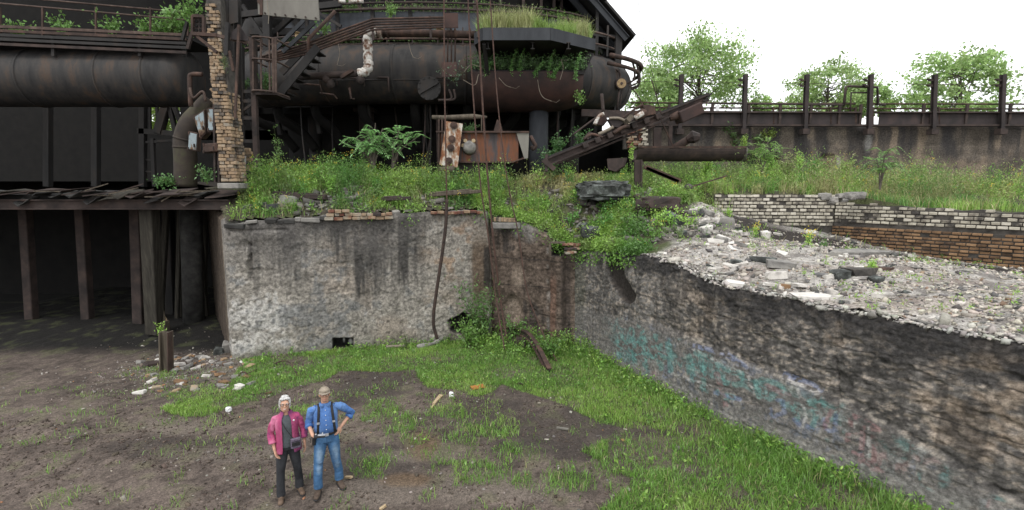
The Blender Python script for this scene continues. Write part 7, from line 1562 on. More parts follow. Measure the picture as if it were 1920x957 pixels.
for px_, py_, s, mt, lb in ((1462, 500, (.26, .2, .09), 'concrete', 'big flat grey green block in the middle of the rubble'), (1575, 523, (.16, .13, .11), 'stone_dark', 'rounded dark stone with a pale top at the right of the rubble'), (1428, 490, (.26, .12, .06), 'stone_dark', 'flat dark slate left of the big grey block'), (1455, 520, (.2, .16, .08), 'stone_pale', 'pale flat slab below the big grey block'), (1380, 496, (.12, .1, .06), 'stone_dark', 'dark stone near the edge of the rubble, left of the slate'),
                            (1434, 444, (.12, .12, .12), 'stone_pale', 'upright pale lump at the back edge of the rubble'), (1360, 425, (.2, .14, .18), 'concrete', 'grey lump at the top left of the rubble heap'), (1346, 418, (.14, .1, .1), 'stone_pale', 'pale lump left of the grey one at the top of the heap'), (1340, 455, (.2, .1, .06), 'stone_pale', 'long pale slab on the left slope of the rubble'), (1612, 515, (.3, .16, .1), 'mortar', 'dark grey slab behind the rounded dark stone'),
                            (1640, 528, (.12, .1, .07), 'stone_dark', 'dark flat stone at the right near the bright weed'), (1520, 560, (.36, .2, .05), 'stone_pale', 'wide white slab low on the rubble'), (1470, 540, (.09, .06, .05), 'brick_brown', 'small brown brick piece on the rubble'), (1600, 478, (.7, .2, .08), 'concrete', 'long pale concrete slab edge at the back of the rubble'), (1640, 505, (.28, .16, .03), 'rust', 'rusty plate lying at the right of the rubble')):
    p = rub_at(px_, py_); stone('rusty_plate' if mt == 'rust' else 'rubble_block', p + Vector((0, 0, s[2] * .5)), s, mt, lb, 'plate' if mt == 'rust' else 'stone', None, (random.uniform(-.1, .1), random.uniform(-.1, .1), random.uniform(-.3, .3)))
for k in range(70):
    px_, py_ = random.uniform(262, 475), 668 + 70 * random.random() ** 1.6; p = G(px_, py_); p.z = float(pit_z(np.array([p.x]), np.array([p.y]))[0])
    s = random.uniform(.04, .1); mt = random.choice(['brick_brown', 'brick_yellow', 'concrete', 'concrete', 'stone_pale'])
    stone('brick_fragment', p + Vector((0, 0, s * .2)), (s * 1.4, s * .8, s * .5), mt, {'brick_brown': 'brown brick fragment', 'brick_yellow': 'orange yellow brick fragment', 'concrete': 'grey stone', 'stone_pale': 'pale stone'}[mt] + ' lying on the gravel by the dark bay', 'stone', {'brick_brown': 'brown brick fragments on the gravel', 'brick_yellow': 'orange brick fragments on the gravel', 'concrete': 'grey stones on the gravel', 'stone_pale': 'pale stones on the gravel'}[mt])
for px_, py_, s, mt, lb in ((427, 660, (.14, .12, .2), 'concrete', 'grey lump standing at the foot of the wall corner'), (410, 664, (.12, .1, .12), 'stone_dark', 'dark lump left of the grey lump at the wall corner'), (290, 684, (.26, .14, .06), 'rust_dark', 'dark brown block at the foot of the stub post'), (275, 650, (.14, .08, .04), 'stone_pale', 'pale flat piece on the dark soil at the left edge')):
    p = G(px_, py_); stone('stone', p + Vector((0, 0, s[2] * .6)), s, mt, lb, 'stone', None, (.1, .1, random.random()))
for k in range(26):
    px_, py_ = random.uniform(1285, 1400), 0; py_ = 395 + (px_ - 1285) * .42 + random.uniform(-14, 34); p = rub_at(px_, py_); s = random.uniform(.09, .17)
    stone('rubble_block', p + Vector((0, 0, s * .25)), (s, s * random.uniform(.5, .8), s * random.uniform(.3, .5)), random.choice(['stone_pale', 'stone_pale', 'concrete', 'stone_dark']), 'broken block in the heap where the rubble meets the weeds', 'stone', 'blocks heaped at the top of the rubble')
for k in range(22):
    p = rub_at(random.uniform(1330, 1660), random.uniform(478, 580)); s = random.uniform(.1, .2)
    if abs(p.x) > 12: continue
    stone('flat_stone', p + Vector((0, 0, .015)), (s, s * random.uniform(.5, .8), random.uniform(.025, .05)), 'stone_pale', 'thin pale slab lying flat on the rubble', 'stone', 'flat pale slabs on the rubble', (random.uniform(-.15, .15), random.uniform(-.15, .15), random.uniform(0, 6)))
for k in range(26):
    x_, y_ = random.uniform(1.3, 5.2), random.uniform(14.2, 17.8)
    if bool(inpit(np.array([x_]), np.array([y_]))[0]): continue
    z_ = float(terrace_z(np.array([x_]), np.array([y_]))[0]); s = random.uniform(.1, .26)
    stone('dark_stone', (x_, y_, z_ + s * .2), (s, s * .7, s * .5), random.choice(['stone_dark', 'mortar', 'rust_dark']), 'dark rock showing between the weeds of the corner mound', 'stone', 'dark rocks in the corner mound')
def gl(px_, py_, dz=0.0):
    p = G(px_, py_); p.z = float(pit_z(np.array([p.x]), np.array([p.y]))[0]) + dz; return p
def gtube(nm, lb, pts_, r, mt, cat):
    m_ = MB(); m_.tube(curve_pts([gl(a_, b_, z_) for a_, b_, z_ in pts_], 6), r, 8); o_ = m_.build(nm, MAT[mt], None, True); return tag(o_, lb, cat)
gtube('bent_rod', 'bent rusty rod arching over the grass left of the people', [(515, 684, .04), (530, 684, .14), (545, 690, .16), (560, 708, .02)], .02, 'rust', 'rod')
t = thing('ring_bolt', 'rusty rod with a ring end lying on the gravel', 'rod', tuple(gl(455, 705)))
m = MB(); c_ = gl(455, 706, .05); m.tube([c_ + Vector((.09 * math.cos(a_), .07 * math.sin(a_), .05 * math.sin(a_))) for a_ in [6.2832 * k / 16 for k in range(17)]], .02, 7); m.build('ring', MAT['rust'], t, True)
m = MB(); m.tube([c_ + Vector((.08, .02, .0)), gl(482, 694, .05)], .018, 7); m.build('shaft', MAT['rust'], t, True)
for px_, py_, lb in ((429, 773, 'white crumpled litter on the dirt left of the woman'), (847, 745, 'white round piece of litter beside the wooden sticks')):
    rock('litter', gl(px_, py_, .05), (.06, .05, .055), 'white', lb, 'litter', px_, 2)
m = MB(); p = gl(896, 728, .03); m.box(p, (.36, .2, .015), Matrix.Rotation(.45, 3, 'Z') @ Matrix.Rotation(.1, 3, 'X')); o = m.build('orange_plate', MAT['orange'], None, bevel=.004); tag(o, 'flat orange rusty plate lying at the edge of the grass', 'plate')
for k, (a_, b_, w) in enumerate((((813, 761), (826, 744), .07), ((817, 757), (829, 745), .05), ((809, 768), (813, 764), .04))):
    m = MB(); m.bar(gl(*a_, .03), gl(*b_, .04), w, .03); o = m.build('wood_stick', MAT['timber_pale'], None); tag(o, ['longest pale wooden stick lying on the dirt by the grass', 'thin pale wooden stick beside the longest one', 'short pale chip of wood below the two sticks'][k], 'stick')
for k, (a_, b_, mt, lb) in enumerate((((1044, 802), (1066, 807), 'sheet', 'grey metal strip lying on the dark dirt'), ((1208, 787), (1228, 795), 'rust', 'rusty bar half hidden in the grass by the long wall'), ((1262, 782), (1267, 774), 'stone_dark', 'dark short stub standing in the grass by the long wall'), ((712, 955), (724, 952), 'timber_pale', 'pale wood sliver at the bottom edge of the dirt'), ((648, 898), (660, 902), 'timber_pale', 'pale wood sliver on the dirt right of the man'), ((498, 742), (510, 741), 'brick_brown', 'flat brown chip in the grass behind the woman'), ((966, 718), (982, 726), 'rust', 'small rusty scrap in the grass below the curved rail'))):
    m = MB(); m.bar(gl(*a_, .02), gl(*b_, .05), .05, .03); o = m.build('scrap', MAT[mt], None); tag(o, lb, 'scrap')
m = MB(); pts = curve_pts([gl(724, 654, .05), gl(760, 652, .06)], 4); m.tube(pts, .05, 8); o = m.build('pale_log', MAT['twig'], None, True); tag(o, 'thin pale log lying along the foot of the pale wall', 'log')
m = MB(); pts = curve_pts([gl(782, 652, .04), gl(812, 648, .08), gl(826, 641, .1), gl(842, 634, .16)], 5); m.tube(pts, [.07 + .02 * math.sin(i) for i in range(len(pts))], 8); o = m.build('pale_log', MAT['concrete'], None, True); tag(o, 'bent pale log at the lower end of the thick rope', 'log')
t = thing('curved_rail', 'curved rusty rail end sticking out of the weeds in the corner', 'rail', tuple(gl(1000, 670)))
pts = curve_pts([gl(936, 640, .3), gl(956, 642, .42), gl(985, 655, .5), gl(1005, 672, .38), gl(1030, 700, .03)], 6)
for dz, w in ((.09, .13), (-.09, .16)):
    m = MB(); 
    for a_, b_ in zip(pts[:-1], pts[1:]): m.bar(a_ + Vector((0, 0, dz)), b_ + Vector((0, 0, dz)) + (b_ - a_) * .05, w, .03)
    m.build('flange', MAT['rust'], t)
m = MB()
for a_, b_ in zip(pts[:-1], pts[1:]): m.bar(a_, b_ + (b_ - a_) * .05, .03, .15)
m.build('web', MAT['rust_dark'], t)
m = MB(); m.prism([gl(935, 648, 0), gl(985, 655, 0), gl(985, 655, .42), gl(956, 644, .38), gl(936, 641, .3)], (.02, .06, 0)); m.build('side_plate', MAT['rust_dark'], t)

# ------------------------------------------------------------------ the two people
def remesh(mb, voxel, smooth=3):
    me = mb.mesh('tmp'); o_ = link(bpy.data.objects.new('tmp', me))
    bm = bmesh.new(); bm.from_mesh(me); bmesh.ops.recalc_face_normals(bm, faces=bm.faces); bm.to_mesh(me); bm.free()
    r = o_.modifiers.new('r', 'REMESH'); r.mode = 'VOXEL'; r.voxel_size = voxel
    s_ = o_.modifiers.new('s', 'SMOOTH'); s_.iterations = smooth; s_.factor = .5
    dg = bpy.context.evaluated_depsgraph_get(); out = bpy.data.meshes.new_from_object(o_.evaluated_get(dg))
    bpy.data.objects.remove(o_); bpy.data.meshes.remove(me); return out
def painted(me, fn):
    V = np.zeros(len(me.vertices) * 3, np.float32); me.vertices.foreach_get('co', V); V = V.reshape(-1, 3).astype(float)
    c = np.ones((len(V), 4), np.float32); c[:, :3] = np.clip(fn(V), .005, .9)
    a_ = me.color_attributes.new('Col', 'FLOAT_COLOR', 'POINT'); a_.data.foreach_set('color', c.ravel()); return me
def put(me, name, mat, parent): return place(me, name, mat, parent, True, True)
SKIN = np.array((.50, .29, .20))
def skin_fn(V): return SKIN[None] * (1 + .12 * fbm(V[:, 0] * 9, V[:, 1] * 9, V[:, 2] * 9, 3, 800))[:, None]
def hand(mb, wrist, d, palm_n, side, curl=.5, L=.18):
    """palm, four bent fingers of unequal length and a thumb from the side of the palm"""
    d = Vector(d).normalized(); n = Vector(palm_n); n = (n - d * n.dot(d)).normalized(); s = d.cross(n).normalized() * side; w = Vector(wrist)
    k = w + d * L * .48
    mb.tube([w - d * .03, w + d * .02, w + d * L * .26, k], [(.026, .019), (.028, .018), (.039, .017), (.037, .013)], 10, True, n)
    for i, (o_, ln) in enumerate(((-.029, .42), (-.010, .5), (.010, .47), (.028, .37))):
        b0 = k + s * o_ - d * .012; a1, a2 = curl * .5, curl * 1.2
        p1 = b0 + (d * math.cos(a1) + n * math.sin(a1)) * L * ln * .5; p2 = p1 + (d * math.cos(a2) + n * math.sin(a2)) * L * ln * .32; p3 = p2 + (d * math.cos(a2 + curl * .6) + n * math.sin(a2 + curl * .6)) * L * ln * .26
        mb.tube([b0, p1, p2, p3], [.0095, .009, .0082, .006], 7)
    t0 = w + d * L * .14 - s * .03; t1 = t0 - s * .026 + d * .03 + n * .012; t2 = t1 + d * .034 - s * .004 + n * .012
    mb.tube([t0, t1, t2], [.013, .0105, .008], 7)
def head(mb, c, R, woman):
    """skull, jaw, nose, ears, neck stub; R turns the head"""
    f = lambda x, y, z: c + R @ Vector((x, y, z)); E = lambda p, r: mb.ell(f(*p), r, R, 16, 12)
    E((0, .012, .03), (.074, .094, .088)); E((0, -.018, -.03), (.062, .074, .085)); E((0, -.05, -.078), (.036, .034, .03)); E((0, -.03, .02), (.066, .07, .06))
    for s in (-1, 1):
        E((.033 * s, -.07, -.022), (.022, .018, .02)); E((.077 * s, .008, -.01), (.011, .02, .031)); E((.03 * s, -.082, .026), (.024, .012, .009))
    mb.tube([f(0, -.085, .018), f(0, -.107, -.022)], [.009, .015], 8); E((0, -.104, -.026), (.016, .014, .011)); E((0, -.083, -.058), (.024, .012, .012))
def face(c, R, t_, specs='black', smile=False):
    f = lambda x, y, z: c + R @ Vector((x, y, z))
    for s in (-1, 1):
        m_ = MB(); m_.ell(f(.031 * s, -.083, .006), (.013, .008, .0075), R, 10, 8); e = m_.build('eye', MAT['white'], t_, True, True)
        m_ = MB(); m_.ell(f(.031 * s, -.0895, .006), (.0058, .003, .0058), R, 10, 6); m_.build('iris', MAT['eye'], e, True, True)
        m_ = MB(); m_.tube([f(.015 * s, -.094, .026), f(.031 * s, -.096, .031), f(.048 * s, -.088, .026)], [.003, .0045, .002], 6); m_.build('eyebrow', MAT['hair'], t_, True, True)
    m_ = MB(); w = .027 if smile else .022; cz = .006 if smile else 0
    m_.tube(curve_pts([f(-w, -.084, -.056 + cz), f(-w * .4, -.0955, -.0595), f(w * .4, -.0955, -.0595), f(w, -.084, -.056 + cz)], 4), [.003] + [.0055] * 11 + [.003], 6); m_.build('lips', MAT['lip'], t_, True, True)
    if smile:
        m_ = MB(); m_.tube(curve_pts([f(-w * .75, -.091, -.0555 + cz * .5), f(0, -.101, -.058), f(w * .75, -.091, -.0555 + cz * .5)], 4), .0035, 6); m_.build('teeth', MAT['teeth'], t_, True, True)
    m_ = MB()
    for s in (-1, 1):
        m_.tube([f(.034 * s + .024 * math.cos(a_), -.104 + .004 * abs(math.cos(a_)), .004 + .018 * math.sin(a_)) for a_ in [6.2832 * k / 18 for k in range(19)]], .0028, 5); m_.tube([f(.058 * s, -.1, .01), f(.077 * s, -.04, .012), f(.079 * s, .01, .008)], .0026, 5)
    m_.tube([f(-.01, -.106, .01), f(0, -.109, .013), f(.01, -.106, .01)], .0026, 5); m_.build('spectacles', MAT['black' if specs == 'black' else 'rust_dark'], t_, True, True)
def shoe(t_, p, d, mt, L=.27, w=.048):
    d = Vector((d[0], d[1], 0)).normalized(); p = Vector(p); m_ = MB()
    m_.tube([p - d * .07 + Vector((0, 0, .045)), p - d * .05 + Vector((0, 0, .05)), p + d * .02 + Vector((0, 0, .055)), p + d * .09 + Vector((0, 0, .042)), p + d * (L - .12) + Vector((0, 0, .034)), p + d * (L - .085) + Vector((0, 0, .03))],
             [(w * .6, .03), (w * .82, .046), (w * .9, .052), (w, .04), (w * .92, .03), (w * .5, .018)], 12)
    m_.tube([p + Vector((0, 0, .05)), p + Vector((0, 0, .12))], [.05, .046], 12); o_ = put(remesh(m_, .007, 4), 'shoe', MAT[mt], t_)
    m_ = MB(); m_.tube([p - d * .085 + Vector((0, 0, .012)), p - d * .06 + Vector((0, 0, .012)), p + d * .09 + Vector((0, 0, .012)), p + d * (L - .11) + Vector((0, 0, .012)), p + d * (L - .075) + Vector((0, 0, .012))], [(w * .6, .012), (w * .9, .012), (w * 1.05, .012), (w, .012), (w * .5, .012)], 12)
    m_.build('sole', MAT['black'], o_, True, True); return o_
def shell(name, secs, mt, t_, a0=0.0, a1=2 * math.pi, seg=36, thick=.008, fold=.006, paint=None, seed=0):
    """cloth surface through elliptical sections (x, y, z, rx, ry), open between angles a1 and a0 when not a full turn"""
    full = a1 - a0 > 6.28; n = seg if full else seg + 1; V = []
    for (x, y, z, rx, ry) in secs:
        for k in range(n):
            a_ = a0 + (a1 - a0) * k / seg; fo = 1 + fold / max(rx, .05) * float(fbm(math.cos(a_) * 2.2 + seed, math.sin(a_) * 2.2, z * 7, 3, 820 + seed)) * 1.6
            V.append((x + rx * math.sin(a_) * fo, y - ry * math.cos(a_) * fo, z))
    m_ = MB(); F = []
    for i in range(len(secs) - 1):
        for k in range(seg if full else seg): F.append((i * n + k, i * n + (k + 1) % n, (i + 1) * n + (k + 1) % n, (i + 1) * n + k))
    m_.add(V, F); me = m_.mesh(name)
    if paint: painted(me, paint)
    o_ = put(me, name, mt, t_); sm = o_.modifiers.new('thickness', 'SOLIDIFY'); sm.thickness = thick; sm.offset = -1
    sb = o_.modifiers.new('smooth', 'SUBSURF'); sb.levels = sb.render_levels = 1; return o_

# --- woman
zg = lambda x, y: float(pit_z(np.array([x]), np.array([y]))[0])
wx, wy = -3.63, 7.79; WR = math.radians(26)
W = thing('person', 'silver haired person in spectacles, open pink jacket and black trousers standing on the dirt', 'person', (wx, wy, zg(wx, wy) - .005), None, WR)
HW = Vector((-.01, -.03, 1.585)); HR = Matrix.Rotation(math.radians(-14), 3, 'X') @ Matrix.Rotation(math.radians(4), 3, 'Y')
m = MB(); head(m, HW, HR, True)
m.tube([(0, .0, 1.36), (0, -.005, 1.44), (-.006, -.01, 1.54)], [(.075, .06), (.05, .05), (.046, .05)], 14)
m.tube([(0, 0, .86), (0, 0, .95), (0, 0, 1.08), (0, -.01, 1.22), (0, 0, 1.34), (0, .0, 1.41)], [(.13, .09), (.15, .1), (.12, .085), (.135, .1), (.15, .09), (.09, .06)], 18)
for s, el, wr in ((-1, (-.235, .02, 1.12), (-.195, -.09, .885)), (1, (.235, .03, 1.12), (.255, -.03, .885))):
    m.tube([(.12 * s, 0, 1.365), (.165 * s, 0, 1.345), el, wr], [.032, .032, .03, .023], 12)
hand(m, (-.195, -.09, .885), (.25, -.25, -1), (.9, -.3, .2), 1, .45); hand(m, (.255, -.03, .885), (.02, -.16, -1), (-1, -.1, 0), -1, .4)
for kn, an in (((-.125, -.05, .49), (-.14, -.07, .09)), ((.12, .02, .49), (.14, .075, .09))):
    s = -1 if kn[0] < 0 else 1
    m.tube([(.075 * s, 0, .9), kn, (kn[0] * .5 + an[0] * .5, (kn[1] + an[1]) / 2 + .01, .33), an, (an[0], an[1], .05)], [.07, .042, .036, .028, .028], 12)
put(painted(remesh(m, .0065, 3), skin_fn), 'body', MAT['skin'], W)
face(HW, HR, W, 'dark', True)
m = MB(); f = lambda x, y, z: HW + HR @ Vector((x, y, z))
for p, r in (((0, .03, .048), (.083, .09, .084)), ((-.066, .015, -.0), (.02, .055, .062)), ((.066, .015, -.0), (.02, .055, .062)), ((0, .07, -.02), (.075, .05, .085)), ((-.03, -.055, .096), (.05, .04, .026)), ((.035, -.05, .1), (.045, .04, .024)), ((-.07, -.035, .05), (.018, .03, .04)), ((.07, -.035, .055), (.018, .03, .036)), ((0, .02, .12), (.06, .06, .03))): m.ell(f(*p), r, HR, 14, 10)
me = remesh(m, .008, 2)
for v in me.vertices: v.co += Vector((random.uniform(-1, 1), random.uniform(-1, 1), random.uniform(-1, 1))) * .006
put(me, 'hair', MAT['hair'], W)
BLK = lambda V: np.array((.032, .033, .037))[None] * (1 + .35 * fbm(V[:, 0] * 12, V[:, 1] * 12, V[:, 2] * 6, 3, 840))[:, None]
m = MB(); m.tube([(0, 0, .84), (0, 0, .9), (0, 0, .99)], [(.15, .11), (.168, .12), (.15, .105)], 20)
for kn, an in (((-.128, -.045, .49), (-.142, -.065, .085)), ((.122, .022, .49), (.142, .08, .085))):
    s = -1 if kn[0] < 0 else 1; m.tube([(.08 * s, 0, .9), (.085 * s, kn[1] * .3, .8), kn, (an[0], an[1] + .005, .25), an], [.095, .094, .066, .064, .07], 14)
put(painted(remesh(m, .008, 4), BLK), 'trousers', MAT['cloth'], W)
GRY = lambda V: np.array((.075, .085, .092))[None] * (1 + .2 * fbm(V[:, 0] * 10, V[:, 1] * 10, V[:, 2] * 8, 3, 841))[:, None]
shell('shirt', [(0, 0, .89, .165, .125), (0, 0, .98, .163, .122), (0, -.005, 1.1, .142, .112), (0, -.012, 1.24, .152, .124), (0, -.005, 1.34, .155, .105), (0, 0, 1.40, .11, .082), (0, 0, 1.425, .075, .068)], MAT['cloth'], W, fold=.006, paint=GRY)
def PNK(V):
    n = fbm(V[:, 0] * 6, V[:, 1] * 6, V[:, 2] * 4, 4, 842); n2 = fbm(V[:, 0] * 14, V[:, 1] * 14, V[:, 2] * 5, 3, 843)
    c = np.array((.36, .065, .15))[None] * (1 + .3 * n2)[:, None]; c = mixc(c, (.48, .15, .25), sstep(.05, .3, n)); c = mixc(c, (.16, .045, .13), .85 * sstep(.12, .3, -n + .35 * n2 + .12 * (V[:, 0] > .02) * (V[:, 2] > 1.15))); return c
g0, g1 = .40, 6.2832 - .42
shell('jacket', [(0, .0, .80, .205, .155), (0, 0, .9, .196, .15), (0, 0, 1.02, .18, .14), (0, -.005, 1.14, .172, .135), (0, -.01, 1.27, .182, .138), (0, 0, 1.36, .178, .118), (0, .003, 1.41, .13, .095), (0, .008, 1.44, .085, .08), (0, .012, 1.475, .074, .074)], MAT['cloth'], W, g0, g1, 40, .008, .014, PNK, 3)
for s, el, we in ((-1, (-.24, .015, 1.13), (-.222, -.05, .985)), (1, (.24, .025, 1.13), (.258, -.01, .975))):
    m = MB(); m.tube([(.10 * s, 0, 1.385), (.155 * s, 0, 1.365), (.19 * s, .005, 1.29), el, we], [.045, .06, .056, .052, .06], 16)
    me = remesh(m, .008, 3); painted(me, PNK)
    for v in me.vertices: v.co += Vector((fbm(v.co.x * 12, v.co.y * 12, v.co.z * 14, 2, 850), fbm(v.co.x * 12, v.co.y * 12 + 9, v.co.z * 14, 2, 851), 0)) * .012
    sl = put(me, 'sleeve', MAT['cloth'], W)
m = MB(); m.tube([(.106, -.128, 1.345), (.106, -.138, 1.343)], .014, 12); m.build('badge', MAT['white'], W, True, True)
m = MB(); m.tube(curve_pts([(-.075, -.02, 1.44), (-.06, -.11, 1.32), (.0, -.155, 1.2), (.07, -.165, 1.08), (.1, -.16, 1.05)], 6), .006, 6); m.build('bag_strap', MAT['black'], W, True, True)
m = MB(); m.box((.115, -.165, .975), (.15, .045, .17), Matrix.Rotation(.12, 3, 'Z')); bg_ = m.build('shoulder_bag', MAT['bag'], W, False, True, .012)
m = MB(); m.box((.115, -.192, 1.01), (.135, .006, .008), Matrix.Rotation(.12, 3, 'Z')); m.box((.115, -.192, .965), (.12, .005, .06), Matrix.Rotation(.12, 3, 'Z')); m.build('pocket', MAT['black'], bg_, False, True)
shoe(W, (-.142, -.085, 0), (-.12, -1), 'shoe', .25, .044); shoe(W, (.145, .06, .0), (.28, -1), 'shoe', .25, .044)

# --- man
mx, my = -3.05, 7.935; MR_ = math.radians(21.7)
Mn = thing('person', 'person in tan cap, blue shirt, dark braces and faded jeans, hand on hip', 'person', (mx, my, zg(mx, my) - .005), None, MR_)
HM = Vector((0, -.03, 1.665)); HR2 = Matrix.Rotation(math.radians(-8), 3, 'X')
m = MB(); head(m, HM, HR2, False)
m.tube([(0, .01, 1.43), (0, .005, 1.5), (0, -.01, 1.62)], [(.08, .06), (.058, .056), (.055, .056)], 14)
m.tube([(0, 0, .9), (0, 0, 1.0), (0, -.01, 1.12), (0, -.01, 1.28), (0, 0, 1.4), (0, .0, 1.48)], [(.14, .1), (.155, .115), (.15, .12), (.16, .12), (.165, .1), (.1, .07)], 18)
ARM = (((-.16, 0, 1.455), (-.215, .0, 1.42), (-.265, .03, 1.17), (-.205, -.19, 1.065)), ((.16, 0, 1.455), (.22, .0, 1.43), (.42, .10, 1.235), (.225, .0, 1.055)))
for a_ in ARM: m.tube(list(a_), [.035, .038, .036, .027], 12)
hand(m, ARM[0][3], (.55, -.8, -.08), (.3, .2, 1), 1, .75); hand(m, ARM[1][3], (-.55, -.65, -.35), (-.3, .6, -.3), -1, .35)
for s, kn, an in ((-1, (-.145, -.05, .5), (-.165, -.075, .09)), (1, (.125, .0, .5), (.165, .075, .09))):
    m.tube([(.085 * s, 0, .92), kn, (kn[0] * .5 + an[0] * .5, (kn[1] + an[1]) / 2 + .01, .33), an, (an[0], an[1], .05)], [.075, .045, .04, .03, .03], 12)
put(painted(remesh(m, .0065, 3), skin_fn), 'body', MAT['skin'], Mn)
face(HM, HR2, Mn, 'black')
f = lambda x, y, z: HM + HR2 @ Vector((x, y, z))
m = MB()
for s in (-1, 1): m.ell(f(.07 * s, .02, .012), (.016, .034, .045), HR2, 12, 8)
m.ell(f(0, .08, .0), (.065, .026, .05), HR2, 12, 8); put(remesh(m, .007, 1), 'hair', MAT['hair'], Mn)
m = MB(); m.ell(f(0, .008, .05), (.086, .104, .074), HR2, 18, 12); m.ell(f(0, -.025, .066), (.076, .08, .05), HR2, 16, 10)
me = remesh(m, .007, 3); bm = bmesh.new(); bm.from_mesh(me); q = f(0, 0, .034); nn = HR2 @ Vector((0, -.12, 1)).normalized()
bmesh.ops.bisect_plane(bm, geom=bm.verts[:] + bm.edges[:] + bm.faces[:], plane_co=q, plane_no=nn, clear_inner=True); bm.to_mesh(me); bm.free(); cp = put(me, 'cap', MAT['cap'], Mn)
m = MB(); V = []
for k in range(13):
    a_ = -1.15 + 2.3 * k / 12; V.append((f(.084 * math.sin(a_), -.0 - .094 * math.cos(a_), .045), f(.092 * math.sin(a_), -.004 - (.094 + .085 * math.cos(a_ * 1.1) ** .7) * math.cos(a_) - .0, .026 + .012 * math.cos(a_))))
vs = [v for pr in V for v in pr]; m.add(vs, [(2 * k, 2 * k + 1, 2 * k + 3, 2 * k + 2) for k in range(12)]); bo = m.build('brim', MAT['cap'], cp, True, True); sm = bo.modifiers.new('thickness', 'SOLIDIFY'); sm.thickness = .006
m = MB(); m.tube([f(0, .008, .14), f(0, .008, .144)], .01, 8); m.build('button', MAT['cap'], cp, True, True)
def DEN(V):
    n = fbm(V[:, 0] * 12, V[:, 1] * 12, V[:, 2] * 5, 4, 860); c = np.array((.055, .13, .25))[None] * (1 + .35 * n)[:, None]
    w = np.maximum(sstep(.075, .01, np.hypot(np.abs(V[:, 0]) - .12, (V[:, 2] - .66) * .33)), .8 * sstep(.06, .01, np.hypot(np.abs(V[:, 0]) - .14, (V[:, 2] - .44) * .5))) * (V[:, 1] < .0)
    c = mixc(c, (.27, .38, .50), .75 * w * np.clip(.8 + n, 0, 1)); return mixc(c, (.03, .07, .15), .6 * sstep(.012, .004, np.abs(V[:, 0])) * (V[:, 2] > .8))
m = MB(); m.tube([(0, 0, .87), (0, 0, .94), (0, 0, 1.05)], [(.165, .12), (.178, .128), (.172, .128)], 20)
for s, kn, an in ((-1, (-.148, -.045, .5), (-.166, -.07, .1)), (1, (.128, .005, .5), (.166, .078, .1))):
    m.tube([(.09 * s, 0, .93), (.1 * s, kn[1] * .3, .82), kn, (an[0], an[1] + .005, .27), an], [.1, .102, .074, .07, .074], 14)
me = remesh(m, .008, 4)
for v in me.vertices: v.co += Vector((0, fbm(v.co.x * 10, v.co.y * 5, v.co.z * 16, 2, 861), 0)) * (.014 if v.co.z < .35 or .42 < v.co.z < .56 else .006)
put(painted(me, DEN), 'jeans', MAT['cloth'], Mn)
BLU = lambda V: mixc(np.array((.07, .155, .37))[None] * (1 + .22 * fbm(V[:, 0] * 9, V[:, 1] * 9, V[:, 2] * 9, 4, 862))[:, None], (.15, .27, .50), .5 * sstep(.05, .3, fbm(V[:, 0] * 5, V[:, 1] * 5, V[:, 2] * 5, 3, 863)))
SH = [(0, 0, 1.02, .172, .13), (0, -.012, 1.07, .19, .152), (0, -.018, 1.15, .186, .158), (0, -.012, 1.28, .19, .146), (0, 0, 1.38, .196, .126), (0, .0, 1.45, .165, .1), (0, .005, 1.5, .09, .078), (0, .008, 1.525, .07, .068)]
shell('shirt', SH, MAT['cloth'], Mn, fold=.009, paint=BLU, seed=5)
for i, a_ in enumerate(ARM):
    a_ = [Vector(p) for p in a_]; en = a_[2].lerp(a_[3], .22 if i == 0 else .3); m = MB(); m.tube([a_[0] + Vector((.03 * (1 if i == 0 else -1), 0, -.01)), a_[1] + Vector((0, 0, -.01)), a_[1].lerp(a_[2], .5), a_[2], en], [.055, .068, .062, .055, .054], 16)
    me = remesh(m, .008, 3)
    for v in me.vertices: v.co += Vector((fbm(v.co.x * 14, v.co.y * 14, v.co.z * 14, 2, 870), fbm(v.co.x * 14, v.co.y * 14 + 9, v.co.z * 14, 2, 871), fbm(v.co.x * 14 + 5, v.co.y * 14, v.co.z * 14, 2, 872))) * .012
    so = put(painted(me, BLU), 'sleeve', MAT['cloth'], Mn)
    dd = (a_[3] - a_[2]).normalized(); m = MB(); m.tube([en - dd * .035, en + dd * .012], [.066, .064], 16); put(painted(m.mesh('c'), BLU), 'cuff', MAT['cloth'], so)
m = MB(); nk = Vector((0, .008, 1.51))
for s in (-1, 1): m.prism([(.012 * s, -.074, 1.505), (.068 * s, -.04, 1.535), (.09 * s, -.06, 1.505), (.05 * s, -.098, 1.462)], (0, -.01, .004))
put(painted(m.mesh('c'), BLU), 'collar', MAT['cloth'], Mn)
for k in range(5): z = 1.43 - .075 * k; y = -np.interp(z, [1.07, 1.15, 1.28, 1.38, 1.45], [.172, .182, .164, .132, .106]); m = MB(); m.tube([(0, y, z), (0, y - .006, z)], .007, 8); m.build('button', MAT['white'], Mn, True, True)
def front(x, z, off):
    cy_, rx_, ry_ = [np.interp(z, [q[2] for q in SH], [q[j] for q in SH]) for j in (1, 3, 4)]; return Vector((x, cy_ - ry_ * math.sqrt(max(0, 1 - (x / rx_) ** 2)) - off, z))
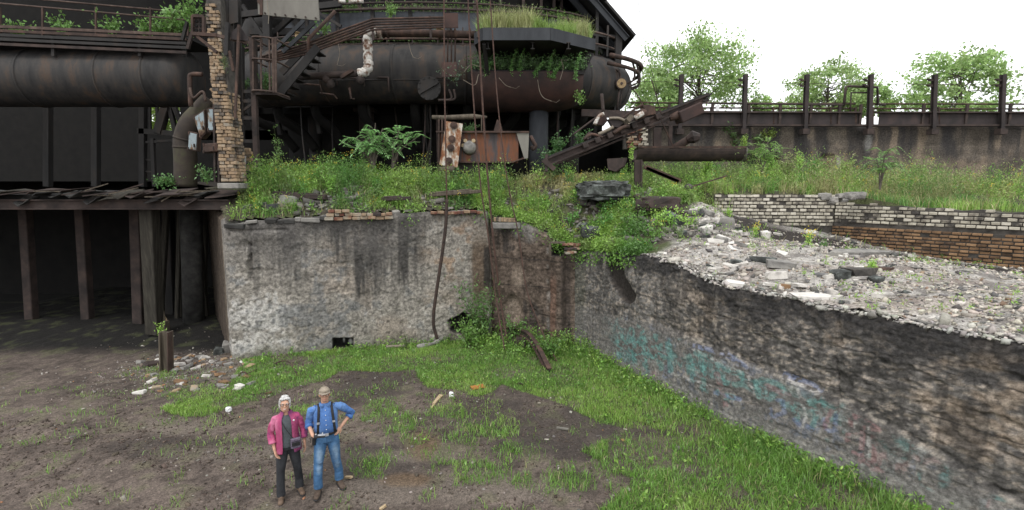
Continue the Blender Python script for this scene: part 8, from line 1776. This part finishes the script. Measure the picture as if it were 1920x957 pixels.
for s in (-1, 1):
    m = MB(); pts = [front(s * np.interp(z, [1.03, 1.46], [.135, .098]), z, .014) for z in np.linspace(1.02, 1.47, 10)] + [Vector((.1 * s, -.01, 1.505)), Vector((.09 * s, .07, 1.46))]
    m.tube(pts, [(.02, .005)] * len(pts), 8, True, (0, -1, 0)); br = m.build('brace', MAT['black'], Mn, True, True)
    q = front(s * .118, 1.24, .024); m = MB(); m.box(q, (.044, .008, .03)); m.build('buckle', MAT['chrome'], br, False, True)
m = MB(); pts = [Vector((.182 * math.sin(a_), -.005 - .142 * math.cos(a_), 1.03)) for a_ in [6.2832 * k / 40 for k in range(41)]]; m.tube(pts, [(.006, .021)] * 41, 8, False, (0, 0, 1)); be = m.build('belt', MAT['black'], Mn, True, True)
m = MB(); m.box((0, -.153, 1.03), (.06, .012, .046)); m.build('belt_buckle', MAT['chrome'], be, False, True)
m = MB(); m.box((-.195, -.06, .93), (.05, .075, .15), Matrix.Rotation(.1, 3, 'Y')); po = m.build('belt_pouch', MAT['black'], Mn, False, True, .01)
m = MB(); m.tube(curve_pts([(-.2, -.06, 1.0), (-.24, -.07, .97), (-.245, -.07, .9)], 4), .006, 6); m.build('pouch_strap', MAT['black'], po, True, True)
shoe(Mn, (-.168, -.08, 0), (-.22, -1), 'boot', .29, .05); shoe(Mn, (.168, .065, 0), (.32, -1), 'boot', .29, .05)
Rm = Matrix.Rotation(MR_, 3, 'Z'); dp_ = Vector((mx, my, zg(mx, my))) + Rm @ Vector((-.11, -.29, 1.085))
t = thing('remote_control', 'dark hand held remote control with grey grips held by the person in the blue shirt', 'controller', tuple(dp_), None, MR_)
m = MB(); m.box((0, 0, 0), (.17, .085, .03), Matrix.Rotation(.1, 3, 'Y')); m.build('case', MAT['black'], t, False, True, .01)
m = MB(); m.box((.03, -.005, .019), (.11, .05, .012), Matrix.Rotation(.1, 3, 'Y')); m.build('screen_clamp', MAT['chrome'], t, False, True, .004)
for s in (-1, 1): m = MB(); m.tube([(.05 * s, .02, .01), (.05 * s, .02, .04)], [.008, .011], 8); m.build('stick', MAT['chrome'], t, True, True)
